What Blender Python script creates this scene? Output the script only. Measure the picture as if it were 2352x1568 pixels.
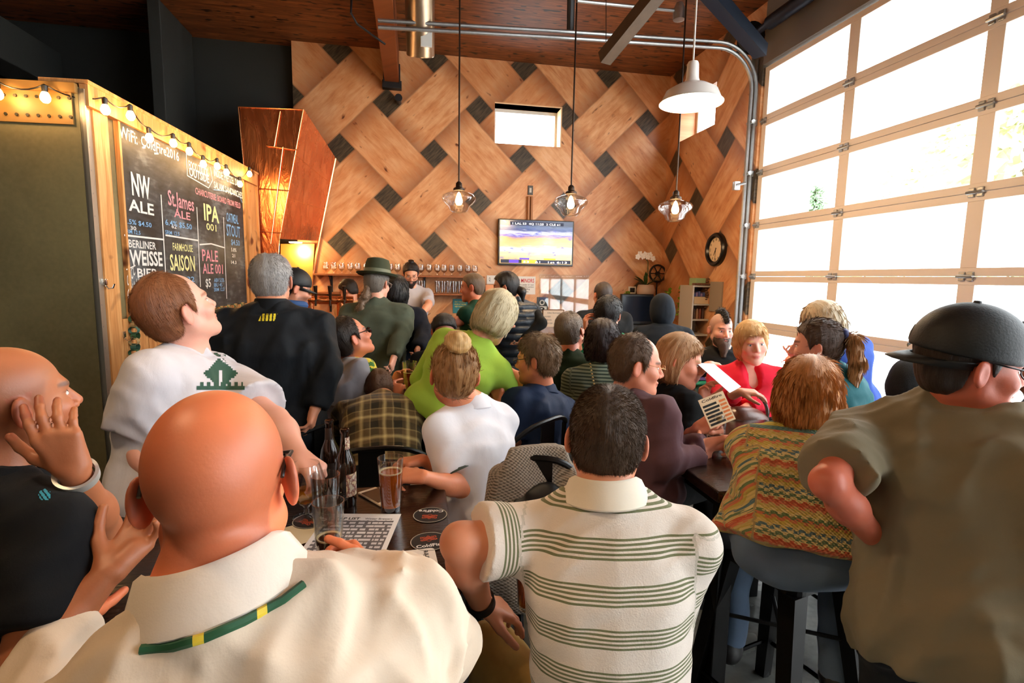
import bpy, bmesh, math, random
import numpy as np
from mathutils import Vector, Matrix
random.seed(7); np.random.seed(7)
for o in list(bpy.data.objects): bpy.data.objects.remove(o)
SC=bpy.context.scene; COL=SC.collection
# ---------------------------------------------------------------- camera
FPX=1200.0; CAM=np.array((0,0,1.6))
def nrm(v):
    v=np.array(v,float); return v/max(1e-9,np.linalg.norm(v))
_dY=nrm((-226,149,-FPX)); _up=nrm((169,9664,1200)); _up=nrm(_up-_dY*_up.dot(_dY)); _dX=np.cross(_dY,_up)
CM=np.array([_dX,_dY,_up])
def P(px,py,d): return CAM+CM@np.array(((px-1176)/FPX*d,-(py-784)/FPX*d,-d))
def ray(px,py): return CM@np.array(((px-1176)/FPX,-(py-784)/FPX,-1.0))
def onY(px,py,Y): r=ray(px,py); return CAM+r*(Y/r[1])
def onX(px,py,X): r=ray(px,py); return CAM+r*(X/r[0])
def onZ(px,py,Z): r=ray(px,py); return CAM+r*((Z-1.6)/r[2])
cd=bpy.data.cameras.new('camera'); cam=bpy.data.objects.new('camera',cd); COL.objects.link(cam); SC.camera=cam
cd.sensor_fit='HORIZONTAL'; cd.sensor_width=36.0; cd.lens=36.0*FPX/2352; cd.clip_start=.05; cd.clip_end=300
m4=Matrix([list(CM[i])+[CAM[i]] for i in range(3)]+[[0,0,0,1]]); cam.matrix_world=m4
# ---------------------------------------------------------------- world, exposure
SC.view_settings.view_transform='Standard'; SC.view_settings.look='None'
SC.view_settings.exposure=0.22; SC.view_settings.gamma=1.0; SC.view_settings.use_curve_mapping=False
W=bpy.data.worlds.new('world'); SC.world=W; W.use_nodes=True
bg=W.node_tree.nodes['Background']; bg.inputs[0].default_value=(0.93,0.97,1.0,1); bg.inputs[1].default_value=12.0
DOOR_X=3.42
def area(name,loc,size,rot,power,col,portal=False):
    l=bpy.data.lights.new(name,'AREA'); l.shape='RECTANGLE'; l.size,l.size_y=size; l.energy=power; l.color=col
    if portal: l.cycles.is_portal=True
    o=bpy.data.objects.new(name,l); COL.objects.link(o); o.location=loc; o.rotation_euler=rot; return o
area('door_portal',(DOOR_X+.12,1.4,1.9),(7.0,3.8),(0,math.pi/2,0),1,(1,1,1),True)
# ---------------------------------------------------------------- node helpers
class X:
    """tiny expression wrapper for shader maths"""
    def __init__(s,t,k): s.t=t; s.k=k
    def _m(s,op,*a):
        n=s.t.nodes.new('ShaderNodeMath'); n.operation=op
        for i,v in enumerate((s,)+a):
            if isinstance(v,X): s.t.links.new(v.k,n.inputs[i])
            else: n.inputs[i].default_value=v
        return X(s.t,n.outputs[0])
    def __add__(s,o): return s._m('ADD',o)
    def __sub__(s,o): return s._m('SUBTRACT',o)
    def __mul__(s,o): return s._m('MULTIPLY',o)
    def __truediv__(s,o): return s._m('DIVIDE',o)
    def floor(s): return s._m('FLOOR')
    def fract(s): return s._m('FRACT')
    def abs(s): return s._m('ABSOLUTE')
    def sin(s): return s._m('SINE')
    def lt(s,o): return s._m('LESS_THAN',o)
    def gt(s,o): return s._m('GREATER_THAN',o)
    def mn(s,o): return s._m('MINIMUM',o)
    def mx(s,o): return s._m('MAXIMUM',o)
    def mod(s,o): return s._m('FLOORED_MODULO',o)
    def atan2(s,o): return s._m('ARCTAN2',o)
    def clamp(s): return s.mx(0.0).mn(1.0)
class MatB:
    def __init__(s,name):
        s.m=bpy.data.materials.new(name); s.m.use_nodes=True; s.t=s.m.node_tree
        s.b=s.t.nodes['Principled BSDF']; s.out=s.t.nodes['Material Output']
    def n(s,k): return s.t.nodes.new(k)
    def lk(s,a,b): s.t.links.new(a,b)
    def obj(s):
        n=s.n('ShaderNodeTexCoord'); return n.outputs['Object']
    def sep(s,v):
        n=s.n('ShaderNodeSeparateXYZ'); s.lk(v,n.inputs[0]); return [X(s.t,o) for o in n.outputs]
    def comb(s,x,y,z):
        n=s.n('ShaderNodeCombineXYZ')
        for i,v in enumerate((x,y,z)):
            if isinstance(v,X): s.lk(v.k,n.inputs[i])
            else: n.inputs[i].default_value=v
        return n.outputs[0]
    def attr(s,name):
        n=s.n('ShaderNodeAttribute'); n.attribute_name=name; return n
    def noise(s,v,scale,detail=3,rough=.5,dist=0):
        n=s.n('ShaderNodeTexNoise'); n.inputs['Scale'].default_value=scale; n.inputs['Detail'].default_value=detail
        n.inputs['Roughness'].default_value=rough; n.inputs['Distortion'].default_value=dist
        if v is not None: s.lk(v,n.inputs['Vector'])
        return X(s.t,n.outputs['Fac'])
    def scl(s,v,sc):
        n=s.n('ShaderNodeMapping'); n.inputs['Scale'].default_value=sc; s.lk(v,n.inputs[0]); return n.outputs[0]
    def ramp(s,x,stops,mode='LINEAR'):
        n=s.n('ShaderNodeValToRGB'); cr=n.color_ramp; cr.interpolation=mode
        while len(cr.elements)<len(stops): cr.elements.new(.5)
        for e,(p,c) in zip(cr.elements,stops): e.position=p; e.color=(*c,1) if len(c)==3 else c
        s.lk(x.k,n.inputs[0]); return n.outputs[0]
    def mix(s,f,a,b):
        n=s.n('ShaderNodeMix'); n.data_type='RGBA'
        if isinstance(f,X): s.lk(f.k,n.inputs[0])
        else: n.inputs[0].default_value=f
        for i,c in ((6,a),(7,b)):
            if isinstance(c,(tuple,list)): n.inputs[i].default_value=(*c[:3],1)
            else: s.lk(c,n.inputs[i])
        return n.outputs[2]
    def mul(s,a,x):
        n=s.n('ShaderNodeVectorMath'); n.operation='SCALE'; 
        if isinstance(a,(tuple,list)): n.inputs[0].default_value=a[:3]
        else: s.lk(a,n.inputs[0])
        if isinstance(x,X): s.lk(x.k,n.inputs['Scale'])
        else: n.inputs['Scale'].default_value=x
        return n.outputs[0]
    def set(s,col=None,rough=None,metal=None,spec=None,bump=None,bs=.5,bd=.01,**kw):
        i=s.b.inputs
        def put(k,v):
            if v is None: return
            if isinstance(v,X): s.lk(v.k,i[k])
            elif isinstance(v,(tuple,list)): i[k].default_value=(*v[:3],1) if i[k].type=='RGBA' else v[:3]
            elif isinstance(v,(int,float)): i[k].default_value=v
            else: s.lk(v,i[k])
        put('Base Color',col); put('Roughness',rough); put('Metallic',metal); put('Specular IOR Level',spec)
        for k,v in kw.items(): put(k.replace('_',' '),v)
        if bump is not None:
            n=s.n('ShaderNodeBump'); n.inputs['Strength'].default_value=bs; n.inputs['Distance'].default_value=bd
            s.lk(bump.k,n.inputs['Height']); s.lk(n.outputs[0],i['Normal'])
        return s.m
_mc={}
def lin(c):
    """sRGB 0-255 -> linear"""
    return tuple((v/255/12.92 if v/255<=.04045 else ((v/255+.055)/1.055)**2.4) for v in c)
def plain(name,c,rough=.5,metal=0,spec=.5,var=.0,vs=8,bs=0,bscale=60,**kw):
    key=(name,)
    if key in _mc: return _mc[key]
    b=MatB(name); ob=b.obj(); c=lin(c)
    col=c
    if var: col=b.mix(b.noise(ob,vs),tuple(v*(1-var) for v in c),tuple(min(1,v*(1+var)) for v in c))
    b.set(col=col,rough=rough,metal=metal,spec=spec,bump=(b.noise(ob,bscale) if bs else None),bs=bs,bd=.004,**kw)
    _mc[key]=b.m; return b.m
def emis(name,c,st):
    b=MatB(name); b.set(col=lin(c),Emission_Color=lin(c),Emission_Strength=st); return b.m
# ---------------------------------------------------------------- object helpers
def wmat(o):
    m=o.matrix_basis.copy()
    return wmat(o.parent)@o.matrix_parent_inverse@m if o.parent else m
def link(name,me,m=None,parent=None,smooth=False):
    o=bpy.data.objects.new(name,me); COL.objects.link(o)
    if parent is not None: o.parent=parent; o.matrix_parent_inverse=wmat(parent).inverted()
    if m is not None:
        for x in (m if isinstance(m,(list,tuple)) else [m]): me.materials.append(x)
    if smooth and len(me.polygons): me.polygons.foreach_set('use_smooth',[True]*len(me.polygons))
    return o
def tag(o,label,cat,group=None,kind=None):
    if label: o['label']=label
    if cat: o['category']=cat
    if group: o['group']=group
    if kind: o['kind']=kind
    return o
def empty(name,loc,label=None,cat=None,group=None,rz=0):
    o=bpy.data.objects.new(name,None); COL.objects.link(o); o.location=Vector(loc); o.rotation_euler=(0,0,rz); o.empty_display_size=.1
    return tag(o,label,cat,group)
def copy_tree(o,parent=None,top=True):
    c=o.copy(); COL.objects.link(c)
    if not top: c.parent=parent; c.matrix_parent_inverse=o.matrix_parent_inverse.copy()
    for ch in [x for x in bpy.data.objects if x.parent==o]: copy_tree(ch,c,False)
    return c
class G:
    """geometry collector -> one mesh"""
    def __init__(s): s.v=[]; s.f=[]; s.mi=[]; s.cur=0
    def add(s,vs,fs):
        n=len(s.v); s.v+= [tuple(map(float,v)) for v in vs]; s.f+=[tuple(i+n for i in f) for f in fs]; s.mi+=[s.cur]*len(fs); return s
    def box(s,lo,hi):
        a,b,c=lo; d,e,f=hi
        return s.add([(a,b,c),(d,b,c),(d,e,c),(a,e,c),(a,b,f),(d,b,f),(d,e,f),(a,e,f)],[(3,2,1,0),(4,5,6,7),(0,1,5,4),(1,2,6,5),(2,3,7,6),(3,0,4,7)])
    def bev(s,lo,hi,r=.004):
        """box with chamfered edges"""
        lo=np.array(lo,float); hi=np.array(hi,float); r=min(r,*( (hi-lo)*.49))
        bm=bmesh.new(); bmesh.ops.create_cube(bm,size=1)
        for v in bm.verts: v.co=Vector(((lo+hi)/2+(hi-lo)*np.array(v.co)))
        bmesh.ops.bevel(bm,geom=bm.edges[:],offset=r,segments=2,profile=.5,affect='EDGES')
        bm.verts.index_update(); s.add([v.co for v in bm.verts],[[v.index for v in f.verts] for f in bm.faces]); bm.free(); return s
    def tube(s,pts,r,n=8,caps=True,closed=False):
        pts=[np.array(p,float) for p in pts]; m=len(pts); rs=r if hasattr(r,'__len__') else [r]*m
        up=None; vs=[]
        for i,p in enumerate(pts):
            t=nrm((pts[(i+1)%m] if (i<m-1 or closed) else p)-(pts[i-1] if (i>0 or closed) else p))
            if up is None:
                up=np.array((0,0,1.)) if abs(t[2])<.9 else np.array((1.,0,0))
            a=nrm(np.cross(t,up)); up=nrm(np.cross(a,t))
            for k in range(n):
                th=2*math.pi*k/n; vs.append(p+rs[i]*(a*math.cos(th)+up*math.sin(th)))
        fs=[]
        for i in range(m if closed else m-1):
            j=(i+1)%m
            for k in range(n): fs.append((i*n+k,i*n+(k+1)%n,j*n+(k+1)%n,j*n+k))
        if caps and not closed: fs.append(tuple(range(n))[::-1]); fs.append(tuple((m-1)*n+k for k in range(n)))
        return s.add(vs,fs)
    def lathe(s,prof,c=(0,0,0),n=24,M=None):
        """prof: list of (r,z); closed where r==0"""
        vs=[];fs=[];idx=[]
        for r,z in prof:
            if r<1e-6: idx.append([len(vs)]*n); vs.append((0,0,z))
            else:
                idx.append(list(range(len(vs),len(vs)+n)))
                for k in range(n): th=2*math.pi*k/n; vs.append((r*math.cos(th),r*math.sin(th),z))
        for i in range(len(prof)-1):
            for k in range(n):
                q=[idx[i][k],idx[i][(k+1)%n],idx[i+1][(k+1)%n],idx[i+1][k]]; u=[]
                for x in q:
                    if x not in u: u.append(x)
                if len(u)>2: fs.append(tuple(u))
        vs=np.array(vs,float)
        if M is not None: vs=vs@np.array(M,float).T
        return s.add(vs+np.array(c,float),fs)
    def prism(s,poly,d):
        """planar polygon (3D points) extruded by vector d"""
        poly=[np.array(p,float) for p in poly]; n=len(poly); d=np.array(d,float)
        vs=poly+[p+d for p in poly]
        return s.add(vs,[tuple(range(n))[::-1],tuple(range(n,2*n))]+[(i,(i+1)%n,n+(i+1)%n,n+i) for i in range(n)])
    def build(s,name,m,parent=None,smooth=False,loc=None):
        me=bpy.data.meshes.new(name)
        v=np.array(s.v)
        me.from_pydata([tuple(p) for p in v],[],s.f); 
        bm=bmesh.new(); bm.from_mesh(me); bmesh.ops.recalc_face_normals(bm,faces=bm.faces[:]); bm.to_mesh(me); bm.free()
        o=link(name,me,m,parent,smooth)
        if isinstance(m,(list,tuple)) and len(s.mi)==len(me.polygons): me.polygons.foreach_set('material_index',s.mi)
        if smooth:
            me.set_sharp_from_angle(angle=math.radians(38))
        if loc is not None: o.location=Vector(loc)
        return o
def text_geo(g,txt,origin,xd,zd,h,depth=.0008,width=None,bold=0):
    """lettering laid into collector g: origin = lower left, xd/zd world directions, h cap height"""
    cu=bpy.data.curves.new('t','FONT'); cu.body=txt; cu.size=1; cu.resolution_u=2; cu.offset=bold
    o=bpy.data.objects.new('t',cu); COL.objects.link(o)
    me=bpy.data.meshes.new_from_object(o.evaluated_get(bpy.context.evaluated_depsgraph_get()))
    co=np.array([v.co for v in me.vertices]) if len(me.vertices) else np.zeros((0,3))
    fs=[tuple(p.vertices) for p in me.polygons]
    bpy.data.objects.remove(o); bpy.data.curves.remove(cu); bpy.data.meshes.remove(me)
    if not len(co): return
    x0=co[:,0].min(); w=co[:,0].max()-x0; k=h/.72; kx=k if width is None else width/w
    xd=nrm(xd); zd=nrm(zd); nd=np.cross(xd,zd)
    g.add([np.array(origin)+xd*(c[0]-x0)*kx+zd*c[1]*k+nd*depth for c in co],fs)
# ---------------------------------------------------------------- implicit surfaces for bodies and clothing
class Fld:
    def __init__(s,lo,hi,h,fine=()):
        s.ax=[]
        for a in range(3):
            x=lo[a]; L=[x]
            while x<hi[a]:
                st=h
                for c,r,hf in fine:
                    if c[a]-r-2*h<x<c[a]+r: st=min(st,hf if x>c[a]-r-h else max(hf,h*.6))
                x+=st; L.append(x)
            s.ax.append(np.array(L))
        s.D=np.full([len(a) for a in s.ax],9.0,np.float32)
        s.out=None
    def blk(s,lo,hi):
        sl=[]
        for a in range(3):
            i=max(0,np.searchsorted(s.ax[a],lo[a])-1); j=min(len(s.ax[a]),np.searchsorted(s.ax[a],hi[a])+1)
            if j<=i: return None
            sl.append(slice(i,j))
        g=np.meshgrid(*[s.ax[a][sl[a]] for a in range(3)],indexing='ij',sparse=False)
        return tuple(sl),np.stack(g,-1)
    def add(s,fn,lo,hi,k=.01,m=.05):
        r=s.blk(np.array(lo)-m,np.array(hi)+m)
        if r is None: return
        sl,p=r; d=fn(p).astype(np.float32); D=s.D[sl]
        if k>0:
            h=np.maximum(k-np.abs(D-d),0)/k; s.D[sl]=np.minimum(D,d)-h*h*k*.25
        else: s.D[sl]=np.minimum(D,d)
    def sub(s,fn,lo,hi,k=.01,m=.03):
        r=s.blk(np.array(lo)-m,np.array(hi)+m)
        if r is None: return
        sl,p=r; d=-fn(p).astype(np.float32); D=s.D[sl]
        if k>0:
            h=np.maximum(k-np.abs(D-d),0)/k; s.D[sl]=np.maximum(D,d)+h*h*k*.25
        else: s.D[sl]=np.maximum(D,d)
    def mesh(s):
        D=s.D; 
        for a in range(3):   # close the border
            sl=[slice(None)]*3; sl[a]=0; D[tuple(sl)]=np.maximum(D[tuple(sl)],.01); sl[a]=-1; D[tuple(sl)]=np.maximum(D[tuple(sl)],.01)
        ins=D<0; nx,ny,nz=D.shape
        acc=np.zeros((nx-1,ny-1,nz-1,3),np.float32); cnt=np.zeros((nx-1,ny-1,nz-1),np.int16)
        edges=[]
        for a in range(3):
            s0=[slice(None)]*3; s1=[slice(None)]*3; s0[a]=slice(0,-1); s1[a]=slice(1,None)
            A=ins[tuple(s0)]; B=ins[tuple(s1)]; ix=np.argwhere(A!=B)
            if not len(ix): continue
            i1=ix.copy(); i1[:,a]+=1
            d0=D[tuple(ix.T)]; d1=D[tuple(i1.T)]; t=d0/(d0-d1)
            pos=np.stack([s.ax[c][ix[:,c]] for c in range(3)],1); pos[:,a]+= t*(s.ax[a][ix[:,a]+1]-s.ax[a][ix[:,a]])
            b,c=(a+1)%3,(a+2)%3
            for ob in (0,1):
                for oc in (0,1):
                    q=ix.copy(); q[:,b]-=ob; q[:,c]-=oc
                    ok=(q>=0).all(1)&(q[:,0]<nx-1)&(q[:,1]<ny-1)&(q[:,2]<nz-1)
                    np.add.at(acc,tuple(q[ok].T),pos[ok]); np.add.at(cnt,tuple(q[ok].T),1)
            edges.append((a,ix,A[tuple(ix.T)]))
        cells=np.argwhere(cnt>0); vid=np.full(cnt.shape,-1,np.int64); vid[tuple(cells.T)]=np.arange(len(cells))
        V=acc[tuple(cells.T)]/cnt[tuple(cells.T)][:,None]
        Q=[]
        for a,ix,inn in edges:
            b,c=(a+1)%3,(a+2)%3; ok=(ix[:,b]>0)&(ix[:,c]>0)&(ix[:,b]<D.shape[b]-1)&(ix[:,c]<D.shape[c]-1); ix=ix[ok]; inn=inn[ok]
            qs=[]
            for ob,oc in ((1,1),(0,1),(0,0),(1,0)):
                q=ix.copy(); q[:,b]-=ob; q[:,c]-=oc; qs.append(vid[tuple(q.T)])
            q=np.stack(qs,1); q[~inn]=q[~inn][:,::-1]; Q.append(q)
        return V,(np.concatenate(Q) if Q else np.zeros((0,4),int))
def L2(v): return np.sqrt((v*v).sum(-1))
def capf(a,b,ra,rb):
    a=np.array(a,float); b=np.array(b,float); ab=b-a; l2=max(1e-9,ab.dot(ab))
    def f(p):
        t=np.clip(((p-a)@ab)/l2,0,1); return L2(p-(a+t[...,None]*ab))-(ra+(rb-ra)*t)
    r=max(ra,rb); return f,np.minimum(a,b)-r,np.maximum(a,b)+r
def ellf(c,R,rad):
    """ellipsoid, R columns = axes"""
    c=np.array(c,float); rad=np.array(rad,float); R=np.array(R,float)
    def f(p):
        q=(p-c)@R; k0=L2(q/rad); k1=L2(q/rad**2)+1e-9; return k0*(k0-1)/k1
    m=rad.max(); return f,c-m,c+m
def smesh(name,V,Q,m,parent,frame=None,attrs=None,strands=None):
    """mesh from surface-net output; frame 4x4 numpy = object matrix (object coordinates become that frame)"""
    me=bpy.data.meshes.new(name)
    if frame is not None:
        Mi=np.linalg.inv(frame); Vl=V@Mi[:3,:3].T+Mi[:3,3]
    else: Vl=V
    nv=len(Vl); nq=len(Q); T=np.zeros((0,3),int)
    if strands is not None:
        sv,T=strands
        if frame is not None: sv=sv@Mi[:3,:3].T+Mi[:3,3]
        Vl=np.concatenate([Vl,sv]); T=T+nv
    nt=len(T)
    me.vertices.add(len(Vl)); me.vertices.foreach_set('co',Vl.astype(np.float32).ravel())
    me.loops.add(nq*4+nt*3); me.loops.foreach_set('vertex_index',np.concatenate([Q.ravel(),T.ravel()]).astype(np.int32))
    me.polygons.add(nq+nt)
    me.polygons.foreach_set('loop_start',np.concatenate([np.arange(nq)*4,nq*4+np.arange(nt)*3]).astype(np.int32))
    me.update(calc_edges=True); me.validate()
    me.polygons.foreach_set('use_smooth',[True]*len(me.polygons))
    if attrs:
        for k,(ty,arr) in attrs.items():
            at=me.attributes.new(k,ty,'POINT')
            if ty=='FLOAT_COLOR':
                full=np.ones((len(Vl),4),np.float32); full[:nv,:3]=arr; at.data.foreach_set('color',full.ravel())
            else:
                full=np.zeros((len(Vl),3),np.float32); full[:nv]=arr; at.data.foreach_set('vector',full.ravel())
    o=link(name,me,m,parent)
    if frame is not None: o.matrix_basis=Matrix([list(r) for r in frame])
    return o
def vnormals(V,Q):
    n=np.zeros_like(V); a,b,c,d=(V[Q[:,i]] for i in range(4)); fn=np.cross(c-a,d-b)
    for i in range(4): np.add.at(n,Q[:,i],fn)
    return n/(np.linalg.norm(n,axis=1,keepdims=True)+1e-12)
def relax(V,Q,it=1,w=.5):
    for _ in range(it):
        s=np.zeros_like(V); c=np.zeros(len(V))
        for i in range(4):
            for j in ((i+1)%4,(i+3)%4): np.add.at(s,Q[:,i],V[Q[:,j]]); np.add.at(c,Q[:,i],1)
        V=V*(1-w)+w*s/np.maximum(c,1)[:,None]
    return V
def wob(p,sc,seed):
    """cheap smooth pseudo-noise in about -1..1"""
    r=np.random.RandomState(seed); s=0
    for i in range(4):
        k=r.normal(size=3)*sc; s=s+np.sin(p@k+r.uniform(0,6.28)+1.3*np.sin(p@(r.normal(size=3)*sc*.6)+r.uniform(0,6)))
    return s/2.5
# ---------------------------------------------------------------- people
def skin_mat():
    b=MatB('skin'); a=b.attr('Col'); ob=b.obj(); n=b.noise(ob,14,4,.6); n2=b.noise(ob,220,2)
    c=b.mix(n*.35,a.outputs['Color'],b.mix(.5,a.outputs['Color'],(.55,.12,.06)))
    return b.set(col=c,rough=.47,spec=.45,bump=n2,bs=.10,bd=.002,Subsurface_Weight=.12,Subsurface_Radius=(.9,.35,.2),Subsurface_Scale=.01)
SKIN=skin_mat()
def hair_mat(name,c,c2=None,rough=.42):
    key='hair'+name
    if key in _mc: return _mc[key]
    b=MatB(name); x,y,z=b.sep(b.obj()); c=lin(c); c2=lin(c2) if c2 else tuple(v*.45 for v in c)
    a=x.atan2(y*-1.0+.02); v=b.comb(a*14,z*9,y*6); n=b.noise(v,2.2,5,.65); n2=b.noise(b.comb(a*70,z*14,y*10),2,2)
    b.set(col=b.mix((n*1.8-.25).clamp()*.6+n2*.5+.05,c2,c),rough=rough,spec=.4,bump=n+n2*.6,bs=.7,bd=.004)
    _mc[key]=b.m; return b.m
def cloth(name,c,var=.12,rough=.85,weave=420,bs=.3,sheen=.03):
    key='cl'+name
    if key in _mc: return _mc[key]
    b=MatB(name); ob=b.obj(); c=lin(c)
    col=b.mix(b.noise(ob,6,4,.6),tuple(v*(1-var) for v in c),tuple(min(1,v*(1+var)) for v in c))
    b.set(col=col,rough=rough,spec=.2,bump=b.noise(ob,weave,2)*.05+b.noise(b.scl(ob,(1.0,1.0,.5)),11,4,.5,.5),bs=bs,bd=.012,Sheen_Weight=sheen)
    _mc[key]=b.m; return b.m
def frame(o,x,y,z):
    m=np.eye(4); m[:3,0]=x; m[:3,1]=y; m[:3,2]=z; m[:3,3]=o; return m
def ik(a,c,l1,l2,hint):
    a=np.array(a,float); c=np.array(c,float); d=np.linalg.norm(c-a)
    if d>(l1+l2)*.995: l1*=d/(l1+l2)*1.006; l2=l2*d/(l1+l2)*1.0; l2=max(l2,d-l1+.004)
    x=(l1*l1-l2*l2+d*d)/(2*d); h=math.sqrt(max(0,l1*l1-x*x)); u=nrm(c-a); hh=np.array(hint,float); hh=nrm(hh-u*hh.dot(u))
    return a+u*x+hh*h
def jnt(par,spec,L):
    if spec is None: return None
    if len(spec)==3 and not isinstance(spec[2],str): return P(*spec)
    if len(spec)==1: return np.array(spec[0],float)
    r=ray(*spec[:2]); o=par-CAM; rr=r/np.linalg.norm(r); b=rr.dot(o); h2=L*L-(o.dot(o)-b*b)
    q=math.sqrt(max(0,h2)); t=b+(q if spec[2]=='f' else -q); return CAM+rr*t
def hand(F,W,d,n,side,curl,s,spread=.12,hr=1.0):
    """palm and five jointed fingers; d toward the fingers, n palm normal, side toward the thumb"""
    d=nrm(d); n=nrm(np.array(n)-d*np.dot(n,d)); sd=np.cross(d,n)
    if np.dot(sd,side)<0: sd=-sd
    kn=[]
    for i,(o,L) in enumerate(((.030,.080),(.010,.084),(-.010,.079),(-.028,.070))):
        K=W+d*L*s*1.0+sd*o*s-n*.004*s; kn.append(K); a=W+sd*o*.55*s+d*.012*s
        F.add(*capf(a,K,.0145*s,.0115*s),k=.014)
    F.add(*capf(W+d*.03*s-sd*.008*s+n*.003*s,W+d*.055*s-sd*.012*s+n*.003*s,.018*s,.014*s),k=.012)
    for i,L in enumerate((.074,.082,.076,.060)):
        ang=curl*(1+.07*i)+.04*i; p=kn[i]; dr=nrm(d+sd*spread*(1.4-i)*.6); r=(.0093,.0095,.009,.0078)[i]*s*hr
        for seg,(fr,ca) in enumerate(((.45,1.0),(.30,1.15),(.25,.7))):
            an=ang*ca; dn=dr*math.cos(an)+n*math.sin(an); 
            nn=-dr*math.sin(an)+n*math.cos(an); q=p+dn*L*fr*s; F.add(*capf(p,q,r,r*.92),k=.004); p=q; dr=dn; n_=nn
            n,n0=(nn,n) if seg==0 else (nn,n0)
            r*=.93
        n=n0
    p=W+d*.018*s+sd*.018*s+n*.004*s; dr=nrm(d*.62+sd*.72+n*.25)
    for L,r,k in ((.045,.0145,.012),(.034,.0108,.005),(.027,.0098,.004)):
        q=p+dr*L*s; F.add(*capf(p,q,r*s,r*.9*s),k=k); p=q; dr=nrm(dr*.8+d*.45+n*min(curl,.9)*.45)
ST_M=([-.16,0,.1,.25,.45,.66,.80,.90,1.0],[.150,.172,.165,.150,.160,.180,.170,.118,.065],[.10,.122,.122,.112,.118,.124,.108,.080,.058])
ST_F=([-.16,0,.1,.25,.45,.66,.80,.90,1.0],[.155,.178,.165,.130,.140,.156,.148,.105,.055],[.11,.126,.12,.098,.105,.116,.095,.072,.05])
def torsof(pel,N,r,f,T,st,w,dp,c,t0,t1,bow,belly):
    L=np.linalg.norm(N-pel); ts=np.array(st[0]); ws=np.array(st[1])*w+c; ds=np.array(st[2])*dp+c
    def fn(p):
        q=p-pel; t=(q@T)/L; x=q@r; y=q@f+bow*4*np.clip(t,-.1,1.1)*(1-np.clip(t,-.1,1.1))
        be=belly*np.exp(-((t-.28)/.22)**2); ww=np.interp(t,ts,ws)+be*.35; dd=np.interp(t,ts,ds)+be*.6; y=y-be*.5
        pw=2.35; a=np.abs(x)/ww; b=np.abs(y)/dd; k0=(a**pw+b**pw)**(1/pw)+1e-6; 
        d=(k0-1)*np.minimum(ww,dd)*np.where(k0>1,1.0,1.0)
        return np.maximum(np.maximum(d,(t0-t)*L),(t-t1)*L)
    m=.28+bow; e=(N-pel); lo=np.minimum(pel+T*t0*L,pel+T*t1*L)-m*w; hi=np.maximum(pel+T*t0*L,pel+T*t1*L)+m*w
    return fn,lo,hi
def eye_obj(parent,Hf,x,y,iris,s):
    g=G(); n=14; prof=[(0,-1)]+[(math.cos(a),math.sin(a)) for a in np.linspace(-1.3,1.3,9)]+[(0,1)]
    g.lathe([(r*.0135,z*.0062) for r,z in prof],n=n); V=np.array(g.v)*s; V[:,1]*=.55
    V=V+np.array((x,y,0.0))*s; V=V@Hf[:3,:3].T+Hf[:3,3]
    g.v=[tuple(v) for v in V]; g.cur=0
    iv=G(); 
    for rr,mi,off in ((.0052,1,.0073),(.0024,2,.0078)):
        g.cur=mi; k=len(g.v); c=np.array((x,y+off,0))
        ring=[c+np.array((math.cos(a)*rr,-.0003,math.sin(a)*rr)) for a in np.linspace(0,6.283,13)[:-1]]
        pts=[(p*s)@Hf[:3,:3].T+Hf[:3,3] for p in ring]; g.add(pts,[tuple(range(12))])
    return g.build('eye',[plain('eye_white',(225,215,208),.2),plain('iris_'+str(iris),iris,.2),plain('pupil',(8,8,8),.1)],parent,True)
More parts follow.
